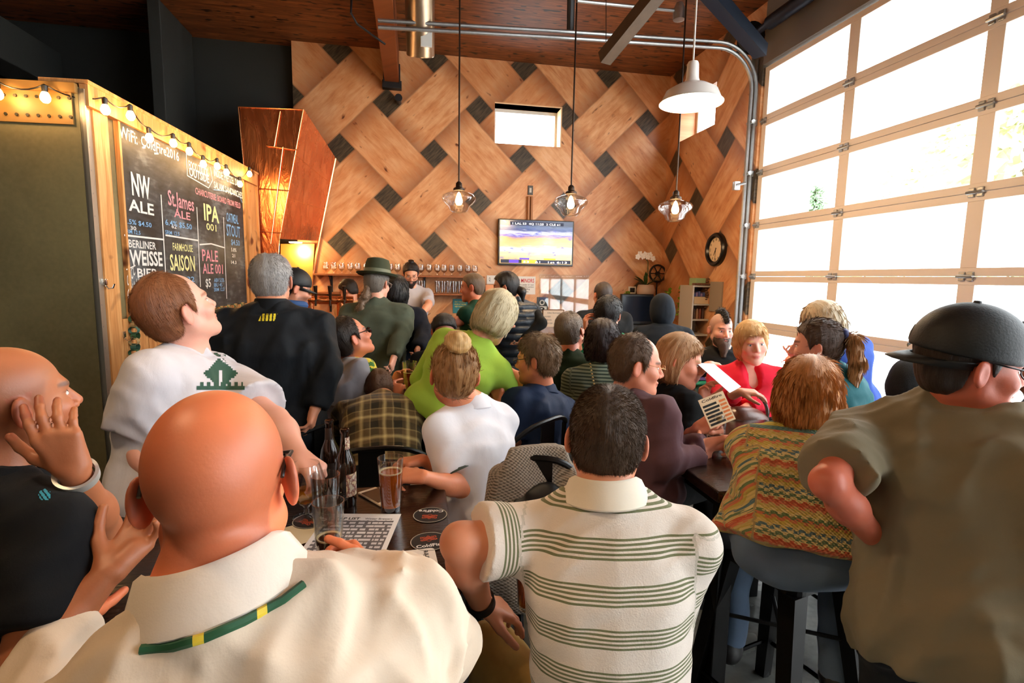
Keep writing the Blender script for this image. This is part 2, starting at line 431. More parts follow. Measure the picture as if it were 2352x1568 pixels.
def person(label,H,face=(0,0,0),s=1.0,yaw=0,nk=(0,-.045,-.136),N=None,lean=(6,0),pel=None,tl=.57,female=False,w=1.0,dp=1.0,belly=0,bow=.0,
           stance='stand',seat=.62,legdir=None,knees=None,feet=None,L=None,R=None,skin=(196,134,104),h=None,hh=None,fface=False,iris=(90,110,120),
           top=None,bottom=('jeans',(40,52,78)),hair=None,beard=None,brow=None,lips=(170,90,80),glasses=None,shoes=(30,28,28),group=None,seed=1,
           buzz=None,neckr=.058,sh=.175,shoe=True,nape=False,ear=True,extra=None,legs=True):
    rr_=ray(H[0],H[1]); az=math.degrees(math.atan2(rr_[0],rr_[1])); yaw=yaw+az; face=(face[0]+az,face[1],face[2]); spx=H
    H=P(*H) if len(H)==3 and not isinstance(H,np.ndarray) else np.array(H,float)
    dist=np.linalg.norm(H-CAM); h=h or min(.017,max(.0075,.0042*dist)); hh=hh or max(.0038,h*.5)
    yr=math.radians(yaw); f=np.array((math.sin(yr),math.cos(yr),0)); r=np.array((math.cos(yr),-math.sin(yr),0)); Z=np.array((0,0,1.))
    fy,fp,fr=[math.radians(a) for a in face]; hf=np.array((math.sin(fy)*math.cos(fp),math.cos(fy)*math.cos(fp),math.sin(fp)))
    hr=np.array((math.cos(fy),-math.sin(fy),0)); hu=np.cross(hr,hf); hr,hu=hr*math.cos(fr)-hu*math.sin(fr),hu*math.cos(fr)+hr*math.sin(fr)
    Hf=frame(H,hr,hf,hu)
    hs=s
    if N is None: N=H+(r*nk[0]+f*nk[1]+Z*nk[2])*s
    elif len(N)==3 and not isinstance(N,np.ndarray): N=P(*N)
    if pel is None:
        a,b=[math.radians(v) for v in lean]; T=nrm(f*math.sin(a)+r*math.sin(b)+Z*math.cos(a)*math.cos(b)); pel=N-T*tl*s
    elif not isinstance(pel,np.ndarray): pel=P(*pel)
    T=nrm(N-pel); r0=r; r=nrm(r-T*r.dot(T)); ft=np.cross(T,r); ft=nrm(ft) 
    TL=np.linalg.norm(N-pel)
    root=empty('person',(pel[0],pel[1],0),label,'person',group)
    def loc(o): 
        o.matrix_world=o.matrix_world; return o
    st=ST_F if female else ST_M; shw=sh*(.9 if female else 1)*w**.5
    shc=N-T*.085*s-ft*.0
    J={}
    for sd,k in ((-1,'L'),(1,'R')):
        spec=L if k=='L' else R; S=shc+r*sd*shw*s; up=.29*s; lo=.255*s
        spec=dict(spec or {})
        S=S+r*sd*spec.get('so',(0,0,0))[0]+ft*spec.get('so',(0,0,0))[1]+T*spec.get('so',(0,0,0))[2]
        if 'e' in spec: E=jnt(S,spec['e'],up)
        else: E=None
        if 'w' in spec: Wp=jnt(E if E is not None else S,spec['w'],lo)
        elif E is not None: Wp=E+(f*.5-Z*.85)*lo
        else: 
            E=S-Z*up*.98+r*sd*.05-f*.03; Wp=E-Z*lo*.97+f*.07
        if E is None: E=ik(S,Wp,up,lo,np.array(spec.get('hint',(0,0,0)),float) if 'hint' in spec else -Z+r*sd*.6-f*.3)
        hd=np.array(spec['hd'],float) if 'hd' in spec else Wp-E
        hn=np.array(spec['hn'],float) if 'hn' in spec else (-r*sd*.8+f*.1-Z*.1)
        hsd=np.array(spec['hs'],float) if 'hs' in spec else f+Z*.3
        J[k]=(S,E,Wp,hd,hn,hsd,spec.get('curl',.35),spec)
    hips={}
    for sd,k in ((-1,'L'),(1,'R')):
        hp=pel+r*sd*.09*s
        if stance=='stand':
            fo=(feet or {}).get(k); ank=np.array((fo[0],fo[1],.09)) if fo else np.array((hp[0],hp[1],.09))-f*.02+r0*sd*.05
            if stance=='stand' and abs(lean[0])>25 and not fo: ank=ank+f*.05
            LL=(hp[2]-.09)*.505+.002; kn=ik(hp,ank,max(LL,.30),max(LL,.30),f)
        else:
            ld=nrm(np.array(legdir if legdir is not None else f,float)); ldr=np.array((ld[1],-ld[0],0))
            kk=(knees or {}).get(k)
            kn=(P(*kk) if kk else hp+ld*.42*s+ldr*sd*.07-Z*.02); ank=np.array((kn[0],kn[1],0))-ld*.04+ldr*sd*.02+Z*(.09 if seat<.55 else .24)
            fo=(feet or {}).get(k)
            if fo: ank=np.array(fo,float)
        hips[k]=(hp,kn,ank)
    pts=[H+Z*.16*s,H-Z*.1,N,pel-T*.15]+[x for k in 'LR' for x in (J[k][0],J[k][1],J[k][2],J[k][2]+nrm(J[k][3])*.19*s)]+[x for k in 'LR' for x in hips[k]]
    pts=np.array(pts); lo=pts.min(0)-.2; hi=pts.max(0)+.2; lo[2]=max(lo[2],0.0)
    fine=[(H,.15*s,hh)]
    if h<.012:
        for k in 'LR':
            if not J[k][7].get('nohand'): fine.append((J[k][2]+nrm(J[k][3])*.09*s,.11*s,J[k][7].get('hf',.0045)))
    # ---- body
    F=Fld(lo,hi,h,fine); c=-.012
    F.add(*torsof(pel,N,r,ft,T,st,w*s,dp*s,c,-.12,.97,bow,belly-.012 if belly else 0),k=0)
    for sd,k in ((-1,'L'),(1,'R')):
        S,E,Wp,hd,hn,hsd,cu,sp=J[k]; aw=(.86 if female else 1.0)*s*sp.get('aw',1)
        F.add(*capf(N-T*.012*s,S,.040*s,.044*s),k=.03)
        F.add(*capf(S,E,.052*aw,.039*aw),k=.03); F.add(*capf(E,E+(Wp-E)*.35,.040*aw,.040*aw),k=.02); F.add(*capf(E+(Wp-E)*.3,Wp,.040*aw,.025*aw),k=.03)
        hand(F,Wp,hd,hn,hsd,cu,s*(.9 if female else 1.0)*sp.get('hsz',1),sp.get('spread',.12),sp.get('hr',1))
        hp,kn,ank=hips[k]
        if legs: F.add(*capf(hp,kn,.068*s*w,.045*s),k=.03); F.add(*capf(kn,ank,.045*s,.035*s),k=.02)
    F.add(*capf(H-hu*.06*s-hf*.02*s,N+T*.0,neckr*.90*s*(.82 if female else 1),neckr*1.1*s*(.88 if female else 1)),k=.02)
    def hp_(x,y,z): return H+hr*x*s+hf*y*s+hu*z*s
    R3=Hf[:3,:3]
    F.add(*ellf(hp_(0,-.012,.030),R3,np.array((.076,.096,.089))*s),k=.02)
    F.add(*ellf(hp_(0,.022,-.040),R3,np.array((.060,.068,.078))*s),k=.03)
    for sd in (-1,1):
        F.add(*capf(hp_(sd*.052,.0,-.055),hp_(sd*.018,.068,-.098),.017*s,.017*s),k=.03)
        F.add(*ellf(hp_(sd*.040,.058,-.028),R3,np.array((.024,.024,.02))*s),k=.025)
    F.add(*capf(hp_(0,.074,-.100),hp_(0,.074,-.103),.019*s,.019*s),k=.02)
    F.add(*capf(hp_(-.032,.077,.020),hp_(.032,.077,.020),.011*s,.011*s),k=.018)
    for sd in (-1,1): F.sub(*ellf(hp_(sd*.031,.101,-.002),R3,np.array((.018,.018,.013))*s),k=.014)
    F.add(*capf(hp_(0,.086,.008),hp_(0,.106,-.030),.0075*s,.0115*s),k=.010)
    for sd in (-1,1): F.add(*capf(hp_(sd*.011,.093,-.035),hp_(sd*.012,.096,-.036),.0085*s,.0085*s),k=.006)
    F.add(*ellf(hp_(0,.088,-.062),R3,np.array((.022,.011,.006))*s),k=.005); F.add(*ellf(hp_(0,.086,-.073),R3,np.array((.019,.011,.0065))*s),k=.005)
    if ear:
        for sd in (-1,1):
            a=nrm(hr*sd*.45-hf*.9); er=np.stack([nrm(np.cross(a,hu)),a,hu],1)
            ec=hp_(sd*.0835,-.016,-.006); F.add(*ellf(ec,er,np.array((.008,.020,.033))*s),k=.006)
            F.sub(*ellf(ec+hr*sd*.009*s+hf*.004*s,er,np.array((.006,.011,.020))*s),k=.005)
    if nape:
        for zz,kk in ((-.072,.05),(-.100,.056)): F.add(*ellf(hp_(0,-.060+ (zz+.07)*.2,zz),R3,np.array((kk,.030,.014))*s),k=.010)
    # skin colour pigments
    V,Q=F.mesh(); V=relax(V,Q,1,.4); lc=(V-H)@R3/s
    base=np.array(lin(skin)); C=np.tile(base,(len(V),1))
    def tint(mask,colr,a=1.0):
        m=(mask*a)[:,None]; C[:]=C*(1-m)+np.array(lin(colr))*m
    x,y,z=lc.T; near=(np.abs(lc).max(1)<.14)
    ss=lambda v: np.clip(v,0,1)
    tint(ss(1.3-np.sqrt(((x)/.027)**2+((z+.0675)/.012)**2))*(y>.07)*near,lips,.8)
    tint(ss(1-np.abs(x)/.02)*ss(1-np.abs(z+.03)/.03)*(y>.08)*near,(205,105,85),.35)
    tint(ss(1.4-np.sqrt(((np.abs(x)-.045)/.022)**2+((z+.032)/.02)**2))*(y>.04)*near,(205,105,85),.28)
    tint(((np.abs(x)>.074)&(z>-.045)&(z<.03))*near*1.0,(205,95,75),.35)
    bc=brow or (hair or {}).get('c',(80,60,45))
    tint(ss((1.25-np.sqrt(((np.abs(x)-.033)/.021)**2+((z-.0225)/.006)**2))*2)*(y>.06)*near,bc,.85)
    tint(ss((1.2-np.sqrt(((np.abs(x)-.031)/.017)**2+((z-.0055)/.0035)**2))*2)*(y>.06)*near,(60,35,25),.6)
    if buzz is not None:
        zb=np.interp(y,[-.12,-.04,-.02,.012,.04,.085,.12],[-.075,-.06,.02,-.02,.04,.078,.1]); m=ss((z-zb)*45+.5)
        if len(buzz)>3: m=m*(1-ss((1.25-np.sqrt((x/.062)**2+((y-.0)/.10)**2))*2.2)*ss((z-.02)*40))   # bald crown
        tint(m*near,buzz[:3],buzz[4] if len(buzz)>4 else .6)
    if beard is not None and len(beard)>3: 
        tint(ss((-.035-z+ (y-.03)*.2)*60)*ss((y-.0)*60)*near*(1-ss(1.3-np.sqrt((x/.024)**2+((z+.0675)/.010)**2))),beard[:3],beard[3])
    o=smesh('body',V,Q,SKIN,root_fix(root),frame(pel,r,ft,T),{'Col':('FLOAT_COLOR',C)})
    # ---- eyes
    if fface:
        for sd in (-1,1):
            m=(np.abs(x-sd*.031)<.007)&(np.abs(z)<.006)&(y>.03)
            if m.any(): eye_obj(root,Hf,sd*.031,float(np.median(y[m]))-.0040,iris,s)
    # ---- top
    if top is not None:
        tm=top['m']; c=top.get('c',.014); F=Fld(lo,hi,h,top.get('fine',())); hem=top.get('hem',-.14)
        F.add(*torsof(pel,N,r,ft,T,st,w*s*top.get('tw',1),dp*s,c,hem,top.get('t1',.955),bow,belly),k=0)
        if top.get('flare'):
            fw,ft0=top['flare']; ps=pel+T*ft0*TL; pe=pel+T*hem*TL
            fst=([hem-.1,hem,ft0,1],[.19+fw,.19+fw,.15,.15],[.15+fw,.15+fw,.12,.1]); F.add(*torsof(pel,N,r,ft,T,fst,w*s,dp*s,c,hem,ft0+.1,bow,0),k=.05)
        for sd,k in ((-1,'L'),(1,'R')):
            S,E,Wp,hd,hn,hsd,cu,sp=J[k]; aw=(.86 if female else 1.0)*s*sp.get('aw',1); sl=sp.get('sleeve',top.get('sleeve','short')); cc=top.get('cs',.012)
            F.add(*capf(N-T*.012*s-ft*.005,S+T*.0,.046*s+c*.5,.050*s+c*.5),k=.04)
            if sl=='short':
                e=S+(E-S)*top.get('sl',.66); ax=nrm(E-S); fn,l_,h_=capf(S,e+ax*.05,.056*aw+cc,.052*aw+cc*1.9)
                F.add(lambda p,fn=fn,e=e,ax=ax: np.maximum(fn(p),(p-e)@ax),l_,h_,k=.03)
            elif sl=='long':
                F.add(*capf(S,E,.055*aw+cc,.043*aw+cc),k=.03)
                e=Wp-nrm(Wp-E)*sp.get('cuff',top.get('cuff',.0)); ax=nrm(Wp-E); fn,l_,h_=capf(E,e+ax*.05,.043*aw+cc,.030*aw+cc*.9)
                F.add(lambda p,fn=fn,e=e,ax=ax: np.maximum(fn(p),(p-e)@ax),l_,h_,k=.02)
            elif sl=='none':
                F.add(*capf(S-r*sd*.02,S,.05*aw+c,.05*aw+c),k=.03)
        if top.get('v'):
            vd,vw=top['v']; a=N+ft*.10*s+T*.02; b=N+ft*.16*s-T*vd*s
            F.sub(*capf(a,b,vw*s,.006),k=.006)
        am=top.get('fold',.006); D=F.D; mk=np.abs(D)<.03
        if am>0:
            ii=np.argwhere(mk); pp=np.stack([F.ax[c_][ii[:,c_]] for c_ in range(3)],1); q=np.stack([(pp-pel)@r,(pp-pel)@ft,(pp-pel)@T*1.0],1)
            w1=wob(q*np.array((1.1,1,.45)),19,seed*3+1); w2=wob(q@np.array(((.8,0,.5),(0,1,0),(-.5,0,.8))).T*np.array((.6,1,1.4)),26,seed*3+2)
            D[mk]-=np.maximum(am*.9*(.8-1.7*np.abs(w1))+am*.6*(.8-1.6*np.abs(w2)),-.0045).astype(np.float32)
        V,Q=F.mesh(); V=relax(V,Q,2,.5)
        q=np.stack([(V-pel)@r,(V-pel)@ft,(V-pel)@T],1); uv=q.copy(); seam=np.zeros(len(V))
        if top.get('seam',True):
            sp_l={k:J[k][7].get('sleeve',top.get('sleeve','short')) for k in 'LR'}
            for sd,k in ((-1,'L'),(1,'R')):
                S,E,Wp=J[k][:3]; ax=nrm(E-S); al=(V-S)@ax; rd=np.linalg.norm((V-S)-al[:,None]*ax,axis=1)
                fa=nrm(Wp-E); al2=(V-E)@fa; rd2=np.linalg.norm((V-E)-al2[:,None]*fa,axis=1)
                lat=q[:,0]*sd; isf=(sp_l[k]=='long')&(al2>0)&(rd2<.09*s)&(np.linalg.norm(V-E,axis=1)<.40)&(al>.15*s)
                iss=((lat>shw*s*.98+.01)&(al>-.06)&(rd<.13*s))|((al>.07*s)&(rd<.085*s)&(lat>shw*.8*s))
                uv[iss]=np.stack([q[iss,1],q[iss,0],.9-al[iss]],1); uv[isf]=np.stack([q[isf,1],q[isf,0],.9-.29*s-al2[isf]],1)
        ob=smesh(top.get('name','shirt'),V,Q,tm,root,frame(pel,r,ft,T),{'uvw':('FLOAT_VECTOR',uv)})
        if top.get('label'): ob['label']=top['label']
        if top.get('collar') is not None:
            g=G(); k=s*neckr/.058; Mx=np.stack([r*1.0,ft*1.12,T+ft*.0],1)
            if top.get('high'): pr=[(.068,-.03),(.062,.045),(.066,.05),(.074,.02),(.074,-.03)]
            else: pr=[(.066,-.025),(.063,.036),(.067,.042),(.074,.038),(.094,-.006),(.091,-.010),(.072,.026),(.074,-.025)]
            tl_=nrm(T-ft*.0+Z*.0); g.lathe([(a*k,b*k) for a,b in pr],n=40,M=Mx); g.v=[tuple(np.array(v)+N+ft*.018*s-T*.012+ (ft*-.0)) for v in g.v]
            # dip the collar toward the front
            vv=np.array(g.v); fr_=(vv-N)@ft; vv=vv-T*np.clip(fr_+.02,0,.2)[:,None]*.35; g.v=[tuple(v) for v in vv]
            g.build('collar',top['collar'],root,True)
    # ---- trousers
    if bottom is not None:
        F=Fld(lo,hi,max(h,.009)); cc=.010
        F.add(*torsof(pel,N,r,ft,T,st,w*s,dp*s,-.001,-.13,top.get('tuck',.04) if top else .1,bow,belly*.6),k=0)
        for k in 'LR':
            hp,kn,ank=hips[k]; F.add(*capf(hp,kn,.083*s*w+.004,.056*s+cc),k=.04); ax=nrm(ank-kn); e=ank+ax*.02; fn,l_,h_=capf(kn,e+ax*.05,.055*s+cc,.046*s+cc)
            F.add(lambda p,fn=fn,e=e,ax=ax: np.maximum(fn(p),(p-e)@ax),l_,h_,k=.02)
        if stance=='sit':
            a,b=hips['L'][0],hips['R'][0]; F.add(*ellf((a+b)/2-Z*.01-f*.02,np.eye(3),np.array((.185*w*s,.15*s,.10*s))),k=.05)
        D=F.D; mk=np.abs(D)<.03; ii=np.argwhere(mk); pp=np.stack([F.ax[c_][ii[:,c_]] for c_ in range(3)],1)
        D[mk]-=(.006*(1-1.6*np.abs(wob(pp,16,seed*5)))).astype(np.float32)
        V,Q=F.mesh(); V=relax(V,Q,1,.5); smesh(bottom[2] if len(bottom)>2 else 'trousers',V,Q,cloth(bottom[0],bottom[1],.25),root)
    if shoe:
        for sd,k in ((-1,'L'),(1,'R')):
            ank=hips[k][2]; ld=f if stance=='stand' else nrm(np.array(legdir if legdir is not None else f,float)); F=Fld(ank-np.array((.3,.3,.12)),ank+np.array((.3,.3,.1)),.012)
            F.add(*capf(ank-Z*.045-ld*.03,ank-Z*.05+ld*.13,.042,.036),k=.02); F.add(*capf(ank,ank-Z*.04,.045,.045),k=.03)
            zc=ank[2]-.088; F.sub(lambda p: (p[...,2]-zc),ank-.3,ank+.3,k=.004)
            V,Q=F.mesh(); smesh('shoe',V,Q,plain('shoe_'+str(shoes),shoes,.5),root)
    # ---- hair
    if hair is not None: make_hair(root,H,Hf,s,hair,hh,seed,hp_)
    if beard is not None and len(beard)==3:
        F=Fld(H-.2*s,H+.2*s,hh*1.1); 
        F.add(*ellf(hp_(0,.03,-.062),R3,np.array((.066,.064,.062))*s),k=.01)
        F.add(*capf(hp_(0,.07,-.09),hp_(0,.075,-.12-.0),.032*s,.025*s),k=.03)
        if extra=='longbeard': F.add(*capf(hp_(0,.075,-.10),hp_(0,.08,-.20),.034*s,.018*s),k=.03)
        F.sub(*ellf(hp_(0,.100,-.010),R3,np.array((.058,.055,.042))*s),k=.01); F.sub(*ellf(hp_(0,-.05,-.04),R3,np.array((.2,.062,.2))*s),k=.01)
        F.sub(*ellf(hp_(0,.10,-.066),R3,np.array((.020,.014,.006))*s),k=.004)
        D=F.D; mk=np.abs(D)<.02; ii=np.argwhere(mk); pp=np.stack([F.ax[c_][ii[:,c_]] for c_ in range(3)],1); D[mk]-=(.002*wob(pp,120,3)).astype(np.float32)
        V,Q=F.mesh(); smesh('beard',V,Q,hair_mat('beard_'+str(beard),beard),root,Hf,strands=strands(V,vnormals(V,Q),-hu*.8+hf*.2,1500,.012,.0012,(.4,.8),5))
    if glasses: make_glasses(root,H,R3,s,glasses)
    return dict(root=root,H=H,N=N,pel=pel,J=J,f=f,r=r,T=T,ft=ft,R3=R3,hips=hips,Hf=Hf,hp=hp_,s=s)
def root_fix(root):
    bpy.context.view_layer.update(); return root
def strands(V,Nn,flow,n,L,wd,mixv,seed,keep=None,lsc=None):
    rs=np.random.RandomState(seed); i=rs.randint(0,len(V),n)
    if keep is not None: i=i[keep(V[i])]
    n=len(i); p=V[i]; nn=Nn[i]; fl=flow(p) if callable(flow) else np.tile(nrm(flow),(n,1)); fl=fl-nn*(fl*nn).sum(1,keepdims=True)
    d=nn*mixv[0]+fl*mixv[1]+rs.normal(size=(n,3))*.13; d/=np.linalg.norm(d,axis=1,keepdims=True)+1e-9
    sd=np.cross(d,nn+rs.normal(size=(n,3))*.5); sd/=np.linalg.norm(sd,axis=1,keepdims=True)+1e-9
    l=(L*rs.uniform(.5,1.2,n))[:,None]
    if lsc is not None: l=l*lsc(p)[:,None]
    p0=p-nn*.002
    mid=p0+d*l*.55+sd*wd*.5; 
    v=np.stack([p0-sd*wd,p0+sd*wd,p0+d*l*.6+fl*l*.05-nn*l*l*1.5,p0+d*l+fl*l*.25-nn*l*l*6.0],1).reshape(-1,3); k=np.arange(n)*4
    T=np.concatenate([np.stack([k,k+1,k+2],1),np.stack([k+1,k+3,k+2],1)]); return v,T
def make_hair(root,H,Hf,s,hair,hh,seed,hp_):
    R3=Hf[:3,:3]; hr,hf,hu=R3.T; k=hair.get('kind','short'); t=hair.get('t',.012)
    F=Fld(H-np.array((.3,.3,.45))*s,H+np.array((.3,.3,.25))*s,hh*1.15)
    F.add(*ellf(hp_(0,-.014,.032),R3,(np.array((.076,.097,.089))+t)*s),k=0)
    if k in('short',):
        F.add(*ellf(hp_(0,-.040,-.02),R3,(np.array((.066,.060,.06))+t*.6)*s),k=.02)
        ys=[-.14,-.05,-.035,-.03,.0,.018,.03,.06,.085,.14]; zs=[-.085,-.075,-.05,.015,.028,-.03,.03,.058,.080,.11]
        if hair.get('bald'): zs=[-.085,-.075,-.05,.015,.028,-.03,.03,.2,.2,.2]
    elif k=='bob':
        F.add(*ellf(hp_(0,-.030,-.035),R3,(np.array((.078,.080,.085))+t)*s),k=.03)
        ys=[-.14,-.02,.0,.03,.05,.07,.09,.14]; zs=[-.11,-.105,-.10,-.06,-.0,.045,.055,.08]
    elif k=='long':
        ln=hair.get('len',.22)
        F.add(*ellf(hp_(0,-.030,-.035),R3,(np.array((.078,.080,.09))+t)*s),k=.03)
        b=hair.get('end'); b=np.array(b,float) if b is not None else H-np.array((0,0,1))*ln*s-hf*.05*s
        F.add(*capf(hp_(-.035,-.04,-.03),b-hr*.03*s,.055*s,.040*s),k=.04); F.add(*capf(hp_(.035,-.04,-.03),b+hr*.03*s,.055*s,.040*s),k=.04)
        ys=[-.3,-.02,.0,.03,.05,.07,.09,.14]; zs=[-.5,-.4,-.15,-.08,-.0,.045,.060,.08]
    elif k=='up':
        F.add(*ellf(hp_(0,-.040,-.02),R3,(np.array((.064,.060,.06))+t*.6)*s),k=.02)
        ys=[-.14,-.05,-.03,.0,.018,.03,.05,.08,.14]; zs=[-.09,-.08,-.015,.02,-.02,.03,.06,.072,.10]
    elif k=='mohawk':
        F=Fld(H-np.array((.3,.3,.3))*s,H+np.array((.3,.3,.3))*s,hh); 
        for a in np.linspace(-.7,1.15,12):
            c=hp_(0,-.014+math.sin(a)*.085,.030+math.cos(a)*.08); F.add(*capf(c,c+(hf*math.sin(a)+hu*math.cos(a)+hf*.15)*.040*s,.018*s,.011*s),k=.01)
        ys=[-.3,.3]; zs=[-.5,-.5]
    D=F.D; mk=np.abs(D)<.05; ii=np.argwhere(mk); pp=np.stack([F.ax[c_][ii[:,c_]] for c_ in range(3)],1); lc=(pp-H)@R3/s
    if hair.get('buzzcut'): ys=[-.14,-.05,-.035,-.03,.0,.018,.03,.06,.085,.14]; 
    zb=np.interp(lc[:,1],ys,zs); g=(zb-lc[:,2])*.6*s
    if hair.get('bald'): 
        c0,rd=hair['bald']; q=(lc-np.array(c0))/np.array(rd); g=np.maximum(g,(1-np.sqrt((q*q).sum(1)))*.06*s)
    if k in('bob','long'):
        q=(lc-np.array((0,.105,-.035)))/np.array(hair.get('open',(.056,.075,.092))); g=np.maximum(g,(1-np.sqrt((q*q).sum(1)))*.05*s)
    a=np.arctan2(lc[:,0],-lc[:,1]+.02); rf=hair.get('rough',1.0)
    disp=rf*.0022*(wob(np.stack([a*9,lc[:,2]*12,lc[:,1]*10],1),1.6,seed+11))+rf*.0012*wob(np.stack([a*30,lc[:,2]*25,lc[:,1]*22],1),1.5,seed+12)
    d=D[mk]-disp*s; kk=.008*s; hk=np.maximum(kk-np.abs(d-g),0)/kk; D[mk]=np.maximum(d,g)+hk*hk*kk*.25
    V,Q=F.mesh(); V=relax(V,Q,1,.4)
    nst=hair.get('n',2500); sl=hair.get('sl',.014 if k=='short' else .04); mv=hair.get('mv',(.5,.7) if k=='short' else (.10,1.0))
    cr=hp_(0,-.05,.12)
    def flow(p):
        v=p-cr; v=v-hu*1.1*np.linalg.norm(v,axis=1,keepdims=True) if k!='up' else (hp_(*hair.get('bun',(0,-.10,.06)))-p); return v/(np.linalg.norm(v,axis=1,keepdims=True)+1e-9)
    m=hair.get('m') or hair_mat('hair_'+str(hair['c']),hair['c'],hair.get('c2'))
    smesh('hair',V,Q,m,root,Hf,strands=strands(V,vnormals(V,Q),flow,nst,sl*s,hair.get('sw',.0011)*s,mv,seed,lsc=(lambda p: np.clip(np.linalg.norm(p-cr,axis=1)/(.11*s),.18,1)) if k in('bob','long') else None) if nst else None)
def make_glasses(root,H,R3,s,gl):
    g=G(); hr,hf,hu=R3.T
    def q(x,y,z): return H+(hr*x+hf*y+hu*z)*s
    dk=gl.get('dark')
    for sd in (-1,1):
        pts=[q(sd*.033+.024*math.cos(a),.104-.004*abs(math.cos(a)),-.002+.017*math.sin(a)) for a in np.linspace(0,6.283,19)[:-1]]
        g.tube(pts,.0014*s*gl.get('t',1),6,closed=True)
        g.tube([q(sd*.057,.102,.004),q(sd*.074,.085,.008),q(sd*.0785,.03,.016),q(sd*.0800,-.012,.024),q(sd*.0775,-.036,.006)],.0016*s*gl.get('t',1),6)
    g.tube([q(-.010,.105,.002),q(0,.109,.004),q(.010,.105,.002)],.0014*s,6)
    o=g.build('glasses',plain('spectacle_frame_'+str(gl['c']),gl['c'],.3,gl.get('metal',0)),root,True)
    b=bpy.data.materials.get('dark_lens') if dk else None
    if dk:
        l=G()
        for sd in (-1,1):
            l.prism([q(sd*.033+.024*math.cos(a),.1035,-.002+.017*math.sin(a)) for a in np.linspace(0,6.283,19)[:-1]],hf*.001)
        l.build('lens',plain('dark_lens',(12,12,14),.08),o)
# ---------------------------------------------------------------- the room
D=6.9; XS=3.42; ZC=4.33; ST='structure'
def struct(o): o['kind']=ST; return o
def weave_mat():
    b=MatB('woven_plywood'); x,y,z=b.sep(b.obj()); s=x.mn(XS)+ (y*-1.0+D).mx(0.0)
    p,g,w=.806,.245,.561; r2=.70711
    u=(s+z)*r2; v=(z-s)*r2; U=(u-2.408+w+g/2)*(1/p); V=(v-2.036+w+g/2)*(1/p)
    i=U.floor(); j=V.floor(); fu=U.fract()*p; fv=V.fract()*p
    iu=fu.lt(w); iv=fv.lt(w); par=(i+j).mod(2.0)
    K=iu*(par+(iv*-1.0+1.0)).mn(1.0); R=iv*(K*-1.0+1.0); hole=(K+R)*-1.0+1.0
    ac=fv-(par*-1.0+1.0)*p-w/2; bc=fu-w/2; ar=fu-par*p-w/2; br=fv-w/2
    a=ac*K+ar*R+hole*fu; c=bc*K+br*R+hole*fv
    idn=(i+par*R)*7.13+(j+(par*-1.0+1.0)*K)*3.77+K*1.9
    rnd=b.n('ShaderNodeTexWhiteNoise'); rnd.noise_dimensions='1D'; b.lk(idn.k,rnd.inputs['W']); rv=X(b.t,rnd.outputs['Value'])
    vec=b.comb(a*1.6+rv*31.0,c*9.0+rv*17.0,rv*5.0); n=b.noise(vec,2.2,6,.62,.6); n2=b.noise(b.comb(a*3.0+rv*9.0,c*60.0,rv),3,3)
    n3=b.noise(b.comb(a*3.5,c*5.0+rv*3.0,rv*50.0),1.3,3)
    wood=b.ramp(n*.65+n3*.5-.05,[(.25,lin((166,98,54))),(.43,lin((218,152,100))),(.60,lin((238,184,134))),(.85,lin((248,210,168)))])
    wood=b.mix((rv*.45).clamp(),wood,lin((186,112,60))); wood=b.mix(n2*.22,wood,lin((120,66,36)))
    k=b.noise(b.comb(a*3.0+rv*40.0,c*7.0,rv*9.0),2.6,1); wood=b.mix((k-.715).clamp()*9.0,wood,lin((90,44,22)))
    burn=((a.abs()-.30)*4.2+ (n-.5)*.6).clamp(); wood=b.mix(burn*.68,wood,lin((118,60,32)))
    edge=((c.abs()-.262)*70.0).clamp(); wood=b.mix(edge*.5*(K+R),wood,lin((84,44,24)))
    hn=b.noise(b.comb(a*4.0+idn,c*30.0,idn),2.0,4); hc=b.ramp(hn,[(.3,lin((44,36,28))),(.6,lin((80,68,52))),(.8,lin((104,90,70)))])
    b.set(col=b.mix(hole,wood,hc),rough=n2*.12+.33,spec=.4,bump=n2*.15+hole*-1.0-edge*.4,bs=.35,bd=.006)
    return b.m
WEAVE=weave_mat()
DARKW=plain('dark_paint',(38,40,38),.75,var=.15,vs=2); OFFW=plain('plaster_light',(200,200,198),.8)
def planks_mat(name,ax,wd,cols,rough=.6,knots=.7,gap=.02,seed=0):
    """boards: ax = index of the coordinate across the boards"""
    b=MatB(name); c=b.sep(b.obj()); q=c[ax]*(1/wd); l=[c[k] for k in range(3) if k!=ax]; i=q.floor(); fr=q.fract()
    al=l[0]+l[1]*1.0; vec=b.comb(al*1.2+i*7.7,fr*1.2+i*3.1,i*5.3+seed); n=b.noise(vec,2.2,5,.6,.8); n2=b.noise(b.comb(al*2.0+i*3.0,fr*14.0,i),2,3)
    k=b.noise(b.comb(al*3.0+i*11.0,fr*1.1,i*2.7),2.4,1)
    col=b.ramp(n*.8+n2*.3-.05,[(.25,lin(cols[0])),(.5,lin(cols[1])),(.8,lin(cols[2]))])
    rn=b.n('ShaderNodeTexWhiteNoise'); rn.noise_dimensions='1D'; b.lk(i.k,rn.inputs['W']); col=b.mix(X(b.t,rn.outputs['Value'])*.35,col,lin(cols[0]))
    col=b.mix((k-knots).clamp()*12.0,col,tuple(v*.25 for v in lin(cols[0])))
    ed=(fr.lt(gap)+fr.gt(1-gap)).clamp(); col=b.mix(ed*.8,col,tuple(v*.12 for v in lin(cols[0])))
    return b.set(col=col,rough=rough,spec=.35,bump=n2*.2-ed,bs=.5,bd=.006)
